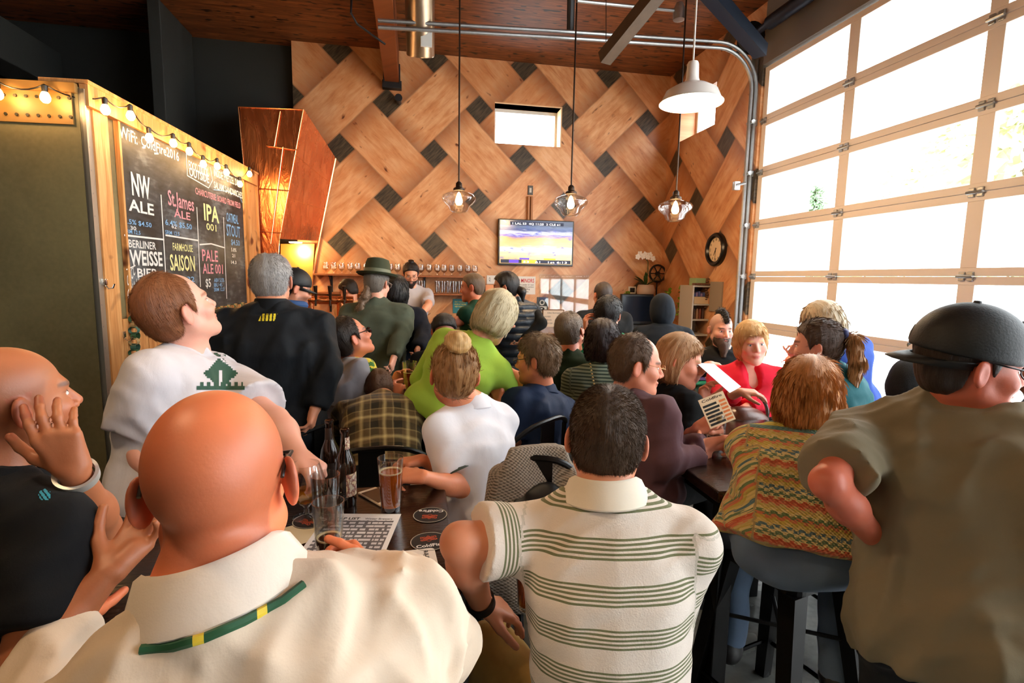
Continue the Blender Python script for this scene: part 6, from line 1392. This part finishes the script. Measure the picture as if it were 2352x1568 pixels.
# pale tee man
Tm=person('man in a pale tee with a green print, looking up to the right',(408,712,1.68),(64,24,0),1.03,118,N=(432,805,1.74),pel=(400,1120,1.72),w=1.12,dp=1.1,belly=.03,h=.0085,hh=.0045,skin=(232,172,150),fface=True,
  top=dict(m=cT,sleeve='short',fold=.008,cs=.022,c=.02,sl=.75,hem=-.12),bottom=JEAN,seed=18,hair=dict(kind='short',c=(150,92,54),c2=(72,42,24),t=.008,n=9000,sl=.014,sw=.0007,mv=(.25,.9),bald=((0,.095,.10),(.06,.085,.065))),
  L=dict(e=(632,965,1.68),w=(690,1048,1.56),hd=P(728,1085,1.52)-P(690,1048,1.56),hn=(-.1,.1,-1),hs=(-.5,-.5,0),curl=.75,hf=.0045),R=dict(e=(318,1010,1.60),w=(372,1120,1.50),hf=.01))
g=G(); fr_=Tm; c0=None
def print_px(Pn,x0,y0,x1,y1,mfn,m,name,nx=24,nz=16,skew=0):
    # lay a thin print on the garment where it is seen
    from mathutils.bvhtree import BVHTree
    sh=[c for c in bpy.data.objects if c.parent==Pn['root'] and c.name.split('.')[0] in('shirt','jacket','cardigan','sweater')][0]
    Fm=np.array(sh.matrix_basis); co=np.array([v_.co[:] for v_ in sh.data.vertices])@Fm[:3,:3].T+Fm[:3,3]; bt=BVHTree.FromPolygons([tuple(c) for c in co],[p.vertices[:] for p in sh.data.polygons]); wp=[]
    for j in range(nz+1):
        for i in range(nx+1):
            r=nrm(ray(x0+(x1-x0)*i/nx+skew*(j/nz-.5),y1+(y0-y1)*j/nz)); h_=bt.ray_cast(Vector(CAM),Vector(r)); wp.append(None if h_[0] is None else np.array(h_[0])-r*.0015)
    g=G()
    for j in range(nz):
        for i in range(nx):
            q=[wp[j*(nx+1)+i],wp[j*(nx+1)+i+1],wp[(j+1)*(nx+1)+i+1],wp[(j+1)*(nx+1)+i]]
            if all(p is not None for p in q) and mfn((i+.5)/nx,(j+.5)/nz): g.add(q,[(0,1,2,3)])
    if g.f: return g.build(name,m,sh)
def cord_px(Pn,pts,r,m,name):
    from mathutils.bvhtree import BVHTree
    sh=[c for c in bpy.data.objects if c.parent==Pn['root'] and c.name.split('.')[0]=='shirt'][0]; Fm=np.array(sh.matrix_basis); co=np.array([v_.co[:] for v_ in sh.data.vertices])@Fm[:3,:3].T+Fm[:3,3]; bt=BVHTree.FromPolygons([tuple(c) for c in co],[p.vertices[:] for p in sh.data.polygons]); q=[]
    for a,b_ in zip(pts,pts[1:]):
        for t in np.linspace(0,1,9)[:-1]:
            rr=nrm(ray(a[0]*(1-t)+b_[0]*t,a[1]*(1-t)+b_[1]*t)); h_=bt.ray_cast(Vector(CAM),Vector(rr))
            if h_[0]: q.append(np.array(h_[0])-rr*.002)
    return G().tube(q,r,6).build(name,m,Pn['root'],True)
cord_px(A,[(322,1492),(400,1484),(470,1464),(560,1426),(650,1378),(705,1335)],.0055,A_lan,'lanyard')
print_px(Tm,452,805,562,895,lambda a,b_: (abs(a-.5)*1.2+abs(b_-.42)<.42 and not(.46<a<.54 and b_<.5)) or b_<.10 or (b_>.86 and .35<a<.65) or (abs(a-.5)<.48 and .12<b_<.22 and int(a*14)%2),plain('print_green',(34,72,56),.8),'chest_print',28,20)
# jacket man
Jm=person('grey haired balding man from behind in a dark jacket with a yellow slanted mark',(624,645,2.45),(14,0,0),1.04,6,nk=(0,-.045,-.118),lean=(2,0),w=1.22,dp=1.2,h=.011,hh=.006,skin=MID,top=dict(m=cJk,sleeve='long',collar=cJk,high=True,c=.026,cs=.024,fold=.010,hem=-.12,name='jacket',tuck=.0),bottom=JEAN,seed=21,neckr=.062,
  hair=dict(kind='short',c=(176,172,170),c2=(92,90,90),t=.010,n=5000,sl=.014,bald=((0,.02,.125),(.045,.07,.05))),L=dict(w=(P(560,960,2.3),)),R=dict(e=(752,850,2.42),w=(725,935,2.38)))
print_px(Jm,597,720,634,737,lambda a,b_: ((a*5.0+b_*.9)%1.15)<.72,plain('jacket_yellow',(226,204,40),.6),'back_mark',44,10,8)
print_px(B,88,1122,118,1150,lambda a,b_:(a-.5)**2+(b_-.5)**2<.22 and int(a*7+b_*5)%3,plain('logo_teal',(40,150,180),.5),'chest_logo',14,14)
# bun woman
Bw=person('woman with a blond bun in a white polo, leaning on the foreground table',(1043,862,1.90),(-10,-4,4),.97,-38,N=(1082,925,1.96),pel=(1100,1200,1.93),female=True,w=.96,stance='sit',seat=.62,h=.0085,hh=.0042,skin=(222,140,100),
  top=dict(m=cPo,collar=cPo,sleeve='short',sl=.68,fold=.006,hem=-.12,cs=.016),bottom=('pale_trousers',(170,165,165)),seed=24,legdir=(-.75,.6,0),
  hair=dict(kind='up',c=(184,136,86),c2=(76,50,30),t=.012,n=6000,sl=.03,sw=.0009,mv=(.06,1),bun=(0,-.065,.105)),
  L=dict(e=(1062,1120,1.83),w=(onZ(975,1112,.93)+np.array((0,0,.025)),),hd=(-.9,.25,.0),hn=(0,.3,-.8),curl=.6,hf=.005),R=dict(w=(onZ(958,1085,.93)+np.array((.02,.07,.02)),),hd=(-.7,-.3,.0),hn=(0,0,-1),curl=.6,hf=.006))
F=Fld(Bw['hp'](0,-.07,.12)-.1,Bw['hp'](0,-.07,.12)+.1,.0035); c=Bw['hp'](-.008,-.080,.122); ax=nrm(Bw['R3']@np.array((.1,-.75,.66))); a1=nrm(np.cross(ax,(1,0,0))); a2=np.cross(ax,a1)
for k in range(24):
    t=k*.62; rr=.036-.0011*k; F.add(*capf(c+a1*rr*math.cos(t)+a2*rr*math.sin(t)+ax*(.006+.0011*k),c+a1*rr*math.cos(t+.62)+a2*rr*math.sin(t+.62)+ax*(.007+.0011*k),.017,.017),k=.002)
V,Q=F.mesh(); smesh('bun',V,Q,hair_mat('hair_bun',(222,178,112),(120,80,44)),Bw['root'],Bw['Hf'],strands=strands(V,vnormals(V,Q),a1,900,.014,.0006,(.2,1),4))
J_=Bw['J']['L']; e_=J_[0]+(J_[1]-J_[0])*.665; ring(Bw['root'],'sleeve_tab',e_,J_[1]-J_[0],.0655,.004,plain('tab_green',(52,58,44),.7),1.0,hgt=.014)
# plaid man
person('man in a brown plaid shirt bent over the middle table',(868,900,2.86),(-8,-50,0),.97,0,N=(880,918,2.72),pel=(884,1092,2.42),w=1.12,bow=.05,stance='sit',seat=.5,skin=MID,top=dict(m=PLAID,sleeve='long',fold=.008),bottom=BLKT,seed=27,
  hair=dict(kind='short',c=(84,52,34),t=.012,n=2500),L=dict(w=(P(800,985,2.85),)),R=dict(w=(P(965,975,2.85),)))
# green fleece woman
person('blond grey haired woman in a lime green fleece leaning over the middle table',(1140,728,2.62),(30,-30,10),1.0,22,N=(1098,782,2.60),pel=(1018,948,2.66),female=True,w=1.14,dp=1.15,bow=.03,stance='stand',h=.0105,skin=PALE,top=dict(m=cLime,sleeve='long',collar=cLime,fold=.006,c=.02,cs=.016,hem=-.04),bottom=BLKT,seed=30,
  hair=dict(kind='bob',c=(206,190,152),c2=(120,100,70),t=.022,n=5000,sl=.03,mv=(.06,1)),L=dict(w=(P(1010,860,3.05),)),R=dict(e=(1163,885,2.62),w=(1150,950,2.75)))
# navy man
person('man with glasses and brown hair in a navy shirt, in profile facing left',(1232,826,2.62),(-72,-4,0),1.0,-48,N=(1245,892,2.66),pel=(1232,1062,2.60),w=.98,stance='sit',seat=.6,fface=True,skin=(214,138,104),glasses=dict(c=(26,24,26),t=1.3),top=dict(m=cNs,collar=cNs,sleeve='short',sl=.95,fold=.008),bottom=BLKT,seed=33,legdir=(-.8,.5,0),
  hair=dict(kind='short',c=(142,116,88),c2=(70,54,38),t=.016,n=5000,sl=.022),L=dict(e=(1178,1010,2.5),w=(1152,925,2.55),curl=.7),R=dict(e=(1206,885,2.85),w=(1166,850,2.9)))
# older man
Om=person('older balding man with thin glasses in a maroon jacket, holding a glass',(1462,838,2.18),(76,-6,0),1.03,48,N=(1436,905,2.22),pel=(1440,1130,2.16),w=1.2,dp=1.15,belly=.05,stance='sit',seat=.6,h=.0085,hh=.0045,fface=True,skin=(226,150,120),glasses=dict(c=(196,140,90),t=.7,metal=.8),
  top=dict(m=cMa,collar=cMa,sleeve='long',c=.022,cs=.02,fold=.008,name='jacket'),bottom=BLKT,seed=36,legdir=(.8,.5,0),hair=dict(kind='short',c=(104,76,54),c2=(60,46,36),t=.009,n=5000,sl=.014,bald=((0,.085,.10),(.06,.085,.065))),
  R=dict(e=(1518,1062,1.96),w=(1598,1052,2.06),hd=P(1655,1030,2.16)-P(1598,1052,2.06),hn=(.2,.6,0),hs=(0,0,1),curl=.9,hf=.005),L=dict(w=(onZ(1625,1020,.95),),hd=(.8,0,0),hn=(.1,-.5,-.3),curl=.8,hf=.007))
# bob woman
Bo=person('woman with a light brown bob in a black sweater, in profile, holding a menu',(1562,828,2.46),(88,-12,0),1.0,52,N=(1536,888,2.50),pel=(1520,1075,2.46),female=True,w=1.05,stance='sit',seat=.6,h=.0095,hh=.0046,fface=True,skin=(222,150,122),top=dict(m=cBs,sleeve='long',cuff=.06),bottom=BLKT,seed=39,legdir=(.8,.5,0),
  hair=dict(kind='bob',c=(196,150,104),c2=(104,68,42),t=.014,n=6000,sl=.03,mv=(.05,1),open=(.135,.118,.112)),R=dict(e=(1572,1015,2.30),w=(1600,985,2.18),hd=P(1650,960,2.15)-P(1600,985,2.18),curl=.7,hf=.005),L=dict(e=(1600,985,2.6),w=(1612,925,2.45),hd=(.2,0,1),curl=.5,hf=.006))
q=P(1648,941,2.12); mn=empty('drinks_menu',q,'cream drinks menu card with black and orange bars, held by the bob haired woman','menu')
dn=nrm(CAM-q); ux=nrm(P(1686,955,2.12)-P(1640,985,2.10)); 
xd=nrm(P(1690,962,2.12)-P(1632,985,2.12)); yd=nrm(P(1660,897,2.16)-P(1690,962,2.12)); o0=P(1632,985,2.12); wd=np.linalg.norm(P(1690,962,2.12)-o0); hg=np.linalg.norm(P(1660,897,2.16)-P(1690,962,2.12)); nn=np.cross(xd,yd); nn=nn if nn@dn>0 else -nn
def mq(u0,v0,u1,v1,off): return [o0+xd*wd*u+yd*hg*v+nn*off for u,v in ((u0,v0),(u1,v0),(u1,v1),(u0,v1))]
G().prism(mq(0,0,1,1,0),-nn*.001).build('card',plain('menu_cream',(230,206,170),.7),mn)
g=G(); g2=G()
for k in range(6):
    v=.06+k*.125; g.add(mq(.06,v,.60 if k%2 else .66,v+.075,.0006),[(0,1,2,3)]); g2.add(mq(.70,v,.95,v+.07,.0006),[(0,1,2,3)])
g.build('dark_bars',BLK,mn); g2.build('orange_bars',plain('bar_orange',(214,120,60),.7),mn)
g=G(); text_geo(g,'Coldfire',o0+xd*wd*.1+yd*hg*.86+nn*.0008,xd,yd,hg*.09,0,wd*.8,.01); g.build('lettering',BLK,mn)
q=P(1632,872,2.34); pl_=G(); pl_.prism([P(1600,834,2.40),P(1640,836,2.60),P(1702,888,2.5),P(1676,902,2.34)],(0,.001,.002)); tag(pl_.build('folded_sheet',plain('sheet_white',(220,222,236),.6)),'white sheet tilted in front of the woman in red','sheet')
# red woman
person('smiling woman with short blond hair in a coral red V neck sweater, facing us',(1726,786,3.05),(162,-4,6),1.0,168,N=(1718,838,3.12),pel=(1722,985,3.06),female=True,w=1.15,dp=1.1,belly=.02,stance='sit',seat=.6,h=.0105,hh=.0052,fface=True,skin=(236,180,160),lips=(196,84,90),top=dict(m=cRed,sleeve='long',v=(.22,.065),cuff=.10,cs=.022,c=.02,fold=.007,name='sweater',hem=-.15),bottom=BLKT,seed=42,
  hair=dict(kind='bob',c=(240,200,140),c2=(176,124,74),t=.014,n=5000,sl=.03,open=(.070,.10,.090)),L=dict(e=(1768,912,2.95),w=(1690,948,2.82),hd=(-.9,0,-.2),curl=.5,hf=.006),R=dict(e=(1664,912,2.95),w=(1700,900,2.72),hd=(.5,-.3,0),hf=.006))
# mohawk
Mo=person('bearded man with a black mohawk in a black tee, looking towards us',(1656,757,3.85),(156,-4,0),1.0,158,N=(1660,800,3.92),pel=(1650,930,3.9),w=1.1,stance='sit',seat=.55,h=.0125,hh=.0058,fface=True,skin=(226,172,152),buzz=(120,104,96),top=dict(m=cBt,sleeve='short',sl=.8,fold=.006),bottom=BLKT,seed=45,beard=(96,78,66),extra='longbeard',brow=(40,30,24),
  hair=dict(kind='mohawk',c=(26,24,26),n=900,sl=.02,mv=(1,.2)),L=dict(w=(P(1648,842,3.55),),hd=(-.6,-.2,.1),curl=.8),R=dict(w=(P(1622,842,3.55),),hd=(.6,-.2,.1),curl=.8))
# teal woman
Tw=person('woman with a brown ponytail tied with a navy bow, in a teal shirt, facing left',(1874,795,2.42),(-86,-2,0),.98,-60,N=(1906,848,2.45),pel=(1930,1035,2.40),female=True,w=1.06,stance='sit',seat=.6,h=.0095,hh=.0048,fface=True,skin=(226,160,136),top=dict(m=cTe,collar=cTe,sleeve='long',c=.02,fold=.008),bottom=BLKT,seed=48,
  hair=dict(kind='up',c=(84,58,42),c2=(34,24,18),t=.013,n=4000,sl=.03,mv=(.06,1),bun=(0,-.12,.05)),L=dict(e=(1870,960,2.35),w=(1850,1000,2.2)))
hp=Tw['hp']; F=Fld(P(1935,840,2.46)-.35,P(1935,840,2.46)+.35,.007); pts=[hp(0,-.10,.05),hp(0,-.145,.035),hp(0,-.165,-.06),hp(0,-.15,-.19),hp(0,-.17,-.28)]
for (a,c),(ra,rb) in zip(zip(pts,pts[1:]),((.016,.028),(.028,.032),(.032,.022),(.022,.006))): F.add(*capf(a,c,ra,rb),k=.01)
V,Q=F.mesh(); smesh('ponytail',V,Q,hair_mat('hair_tail',(196,150,104),(84,56,38)),Tw['root'],Tw['Hf'],strands=strands(V,vnormals(V,Q),(0,0,-1),2500,.05,.001,(.08,1),6))
g=G(); 
for sd in (-1,1): g.lathe([(0,-.026),(.014,-.018),(.018,0),(.014,.018),(0,.026)],hp(sd*.018,-.112,.062),12)
g.build('hair_bow',plain('bow_navy',(24,34,92),.6),Tw['root'],True)
# standing grey blond person behind her
person('standing person with long grey blond hair and a blue top',(1886,742,3.2),(-70,-22,0),1.0,-50,N=(1925,775,3.22),pel=(1945,925,3.25),female=True,w=1.1,skin=PALE,top=dict(m=cBl,sleeve='long',fold=.008,c=.02),bottom=JEAN,seed=51,
  hair=dict(kind='long',c=(206,190,164),c2=(130,112,90),t=.022,end=P(1948,860,3.2),n=5000,sl=.05),L=dict(e=(1895,860,3.1),w=(1838,822,3.0),curl=.9),R=dict(w=(P(1842,828,3.1),),curl=.9))
# sunglasses man
person('man in dark sunglasses and a grey yellow jersey, looking up',(806,776,3.0),(66,24,-6),1.05,70,N=(800,832,3.05),pel=(810,1010,3.0),w=1.3,dp=1.2,belly=.04,stance='sit',seat=.5,fface=True,skin=(206,128,98),top=dict(m=SUNS,sleeve='short',c=.022,cs=.03,fold=.01,sl=.85,seam=False),bottom=('blue_grey',(120,130,150)),seed=54,glasses=dict(c=(14,14,16),t=1.5,dark=1),
  hair=dict(kind='short',c=(40,28,24),t=.012,n=2500,bald=((0,.09,.12),(.05,.07,.05))),legdir=(.8,.5,0),R=dict(e=(850,935,2.9),w=(884,898,2.85),hd=(.8,0,0),curl=.8),L=dict(w=(P(905,880,3.15),)))
# hat man
Ht=person('man in a dark green felt hat and olive jacket at the bar',(867,652,4.0),(32,-8,0),1.03,12,lean=(3,0),w=1.2,dp=1.15,skin=PALE,top=dict(m=cOl,sleeve='long',c=.026,cs=.026,fold=.012,hem=-.16,name='jacket'),bottom=('blue_jeans_print',(46,60,128)),seed=57,glasses=dict(c=(160,150,140)),
  hair=dict(kind='short',c=(120,112,104),t=.012,n=1500),L=dict(e=(795,745,3.9),w=(815,800,3.7)),R=dict(e=(925,755,3.9),w=(905,820,3.75)))
hp=Ht['hp']; R3=Ht['R3']; g=G(); g.lathe([(0,.135),(.05,.138),(.078,.128),(.088,.10),(.098,.02),(.135,.012),(.150,.020),(.152,.016),(.137,.004),(.096,.006),(0,.006)],hp(0,-.01,.055),32,R3*np.array((1,1.12,1))); ho=g.build('felt_hat',plain('felt_green',(48,54,32),.85,bs=.2),Ht['root'],True)
g=G(); g.lathe([(.0985,.018),(.1015,.018),(.0965,.052),(.0945,.052)],hp(0,-.01,.055),32,R3*np.array((1,1.12,1))); g.build('hat_band',plain('band_grey_green',(96,100,78),.6),ho,True)
F=Fld(hp(0,-.1,-.1)-.16,hp(0,-.1,-.1)+.16,.008); F.add(*capf(hp(-.02,-.09,-.05),hp(-.04,-.13,-.19),.028,.035),k=.0); D_=F.D; D_-=(.008*wob(np.stack(np.meshgrid(*F.ax,indexing='ij'),-1),60,4)).astype(np.float32); V,Q=F.mesh(); smesh('ponytail',V,Q,hair_mat('hair_curl',(128,104,84)),Ht['root'],Ht['Hf'],strands=strands(V,vnormals(V,Q),(0,0,-1),1200,.02,.001,(.7,.5),6))
# woman in dark coat
person('woman with long black hair in a dark navy coat, standing at the bar',(912,668,4.3),(10,-6,0),1.0,10,lean=(3,-3),female=True,w=1.2,dp=1.2,skin=MID,top=dict(m=cNv,sleeve='long',c=.03,cs=.028,fold=.010,hem=-.55,name='coat'),bottom=BLKT,seed=60,hair=dict(kind='long',c=(20,18,20),t=.016,len=.26,n=3000,sl=.05),R=dict(e=(975,765,4.2),w=(960,800,4.0)))
# bartenders
Bt=person('bearded bartender in a light grey tee looking down behind the bar',(944,629,5.75),(178,-24,0),1.0,175,lean=(4,0),w=1.08,fface=True,skin=(214,158,130),beard=(44,30,24),brow=(40,28,22),top=dict(m=cGr,sleeve='short',sl=.8),bottom=JEAN,seed=63,glasses=dict(c=(60,50,44)),hair=dict(kind='short',c=(24,18,18),t=.014,n=800),L=dict(e=(985,700,5.6),w=(968,722,5.35)),R=dict(e=(925,705,5.6),w=(945,728,5.35)))
g=G(); g.lathe([(0,.02),(.03,.015),(.034,-.0),(.0,-.01)],Bt['hp'](0,-.02,.135),14,Bt['R3']); g.build('topknot',hair_mat('hair_knot',(24,18,18)),Bt['root'],True)
person('bartender in a tan shirt bending over the taps at the left',(800,668,5.7),(-60,-30,0),1.0,-40,lean=(32,0),w=1.08,skin=MID,top=dict(m=cTan,sleeve='short',sl=.8),bottom=BLKT,seed=66,hair=dict(kind='short',c=(30,22,18),t=.012,n=600),L=dict(w=(P(752,738,5.45),)),R=dict(w=(P(770,742,5.45),)))
person('man with cropped hair in a dark green tee at the bar, facing left',(1084,660,4.55),(-78,-4,0),1.0,-55,lean=(8,0),fface=True,skin=(206,124,96),top=dict(m=cGt,sleeve='short',sl=.9),bottom=BLKT,seed=69,hair=dict(kind='short',c=(104,84,66),t=.007,n=1200,sl=.008),L=dict(e=(1060,735,4.4),w=(1030,745,4.3)))
# vest woman
Vw=person('standing woman with a low black ponytail, quilted navy vest and jeans',(1160,660,4.15),(-78,-6,0),.98,-22,N=(1182,692,4.2),lean=(2,0),female=True,w=1.14,dp=1.15,fface=True,skin=(210,150,126),top=dict(m=PUFF,sleeve='none',c=.026,fold=.004,collar=plain('vest_navy',(20,28,40),.4),high=True,name='vest',hem=-.1),bottom=('blue_jeans',(40,74,112)),seed=72,
  hair=dict(kind='up',c=(22,18,20),t=.012,n=1500,sl=.02,mv=(.06,1),bun=(0,-.12,-.03)),L=dict(w=(P(1150,760,3.9),)),R=dict(e=(1243,742,4.15),w=(1205,775,4.1)))
hp=Vw['hp']; F=Fld(hp(0,-.1,-.05)-.2,hp(0,-.1,-.05)+.2,.008); F.add(*capf(hp(0,-.10,-.02),hp(0,-.135,-.045),.03,.034),k=0); F.add(*capf(hp(0,-.135,-.045),hp(0,-.14,-.12),.03,.012),k=.02); V,Q=F.mesh(); smesh('ponytail',V,Q,hair_mat('hair_black',(22,18,20)),Vw['root'],Vw['Hf'])
F=Fld(Vw['N']-.5,Vw['N']+.5,.011)
for k in 'LR':
    S0,E0,W0=Vw['J'][k][:3]; F.add(*capf(S0,E0,.056,.046),k=.02); F.add(*capf(E0,W0,.046,.034),k=.02)
V,Q=F.mesh(); smesh('sleeves',V,Q,cBt,Vw['root'])
# people by the wall
person('dark haired person mostly hidden behind the woman in green',(1020,762,3.8),(172,-12,0),1.0,170,skin=(150,92,74),stance='sit',seat=.5,top=dict(m=cBt,sleeve='long'),bottom=BLKT,seed=75,hair=dict(kind='short',c=(24,20,22),t=.016,n=800))
person('grey haired man in a dark green sweater looking up at the television',(1310,760,3.25),(24,16,-6),1.0,6,lean=(2,3),w=1.15,dp=1.1,stance='sit',seat=.55,skin=(206,128,100),top=dict(m=cDg,sleeve='long',fold=.008),bottom=BLKT,seed=78,hair=dict(kind='short',c=(122,104,88),c2=(60,50,42),t=.010,n=3500,sl=.012))
person('man with cropped hair in a navy jacket standing near the back wall',(1384,678,4.85),(-24,-4,0),1.0,-10,w=1.22,dp=1.15,skin=MID,top=dict(m=cJk,sleeve='long',collar=cJk,c=.024,cs=.024,name='jacket'),bottom=BLKT,seed=81,hair=dict(kind='short',c=(60,48,42),t=.006,n=800,sl=.008,bald=((0,.04,.12),(.04,.06,.04))))
person('black haired man in an emerald shirt raising his hand',(1397,722,3.75),(16,0,4),1.04,-12,lean=(3,0),w=1.2,stance='sit',seat=.55,skin=MID,top=dict(m=cEm,sleeve='short',sl=.9,fold=.007),bottom=BLKT,seed=84,hair=dict(kind='short',c=(18,17,20),t=.018,n=2500,sl=.018),L=dict(e=(1330,800,3.7),w=(1345,762,3.75),hd=(0,.1,1),curl=.5))
Cw=person('woman with dark curly hair in a striped grey green top, back to us',(1384,785,3.05),(4,0,0),.98,2,lean=(4,0),female=True,w=1.12,stance='sit',seat=.5,skin=MID,top=dict(m=STRP,sleeve='long',fold=.006),bottom=BLKT,seed=87,hair=dict(kind='bob',c=(46,28,30),c2=(18,12,14),t=.024,rough=2.2,n=5000,sl=.025,mv=(.5,.7)))
g=G()
for k in range(15):
    t=k/14; p=Cw['N']+Cw['r']*(-.06+.07*t)-Cw['T']*(-.015+.24*t)-Cw['ft']*(.085+.075*min(1,t*3)); g.lathe([(0,-.007),(.007,0),(0,.007)],p,8)
g.build('bead_necklace',plain('beads',(196,170,110),.4,.3),Cw['root'],True)
Hd=person('hooded person in a navy hoodie leaning over the counter, seen from behind',(1520,712,4.7),(-12,-14,0),1.0,-14,lean=(18,0),w=1.2,dp=1.15,skin=MID,top=dict(m=cHd,sleeve='long',c=.024,cs=.024,name='hoodie'),bottom=BLKT,seed=90,hair=dict(kind='long',m=cHd,c=(0,0,0),t=.030,len=.14,n=0,rough=.4,open=(.06,.08,.1)),L=dict(w=(P(1470,790,4.9),)),R=dict(w=(P(1560,800,4.9),)))
Cp=person('man in a black cap and blue scarf behind the dark jacket, facing right',(678,664,3.3),(76,-14,0),.95,60,skin=MID,fface=True,top=dict(m=cJk,sleeve='long',c=.02),bottom=BLKT,seed=93,beard=(30,24,22,.6),hair=dict(kind='short',c=(26,20,18),t=.006,n=0))
cap_hat(Cp,(14,16,20),1,.012,bl=.05); ring(Cp['root'],'scarf',Cp['N']+np.array((0,0,.035)),Cp['T'],.085,.028,plain('scarf_blue',(34,70,120),.8),1.0)
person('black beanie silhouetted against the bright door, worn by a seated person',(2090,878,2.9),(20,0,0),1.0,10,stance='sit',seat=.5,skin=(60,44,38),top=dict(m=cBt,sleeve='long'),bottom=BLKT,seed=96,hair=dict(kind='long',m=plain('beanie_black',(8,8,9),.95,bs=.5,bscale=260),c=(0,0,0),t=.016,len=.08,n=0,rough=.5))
person('dark haired person in sunglasses at the right frame edge',(2382,822,1.85),(-72,0,0),1.0,-80,stance='stand',fface=True,skin=(150,96,76),glasses=dict(c=(12,12,14),t=1.6,dark=1),top=dict(m=cBt,sleeve='long'),bottom=BLKT,seed=99,hair=dict(kind='short',c=(28,22,22),t=.022,n=2500))
# brown handbag on the lap of the woman in red
q=P(1706,972,2.78); F=Fld(q-.22,q+.22,.008); F.add(*ellf(q,np.eye(3),(.15,.09,.095)),k=0); D_=F.D; D_-=(.006*wob(np.stack(np.meshgrid(*F.ax,indexing='ij'),-1),22,8)).astype(np.float32); V,Q=F.mesh(); hb=empty('handbag',(q[0],q[1],q[2]-.1),'soft brown leather handbag on the lap of the woman in red','bag'); smesh('bag_body',V,Q,plain('leather_brown',(112,66,50),.35,bs=.2,bscale=80),hb)
g=G(); g.tube([q+np.array((.13*math.cos(a),-.02,.04+.13*math.sin(a))) for a in np.linspace(-.3,1.9,12)],.009,8); g.build('strap',plain('strap_grey',(120,112,112),.5),hb,True)
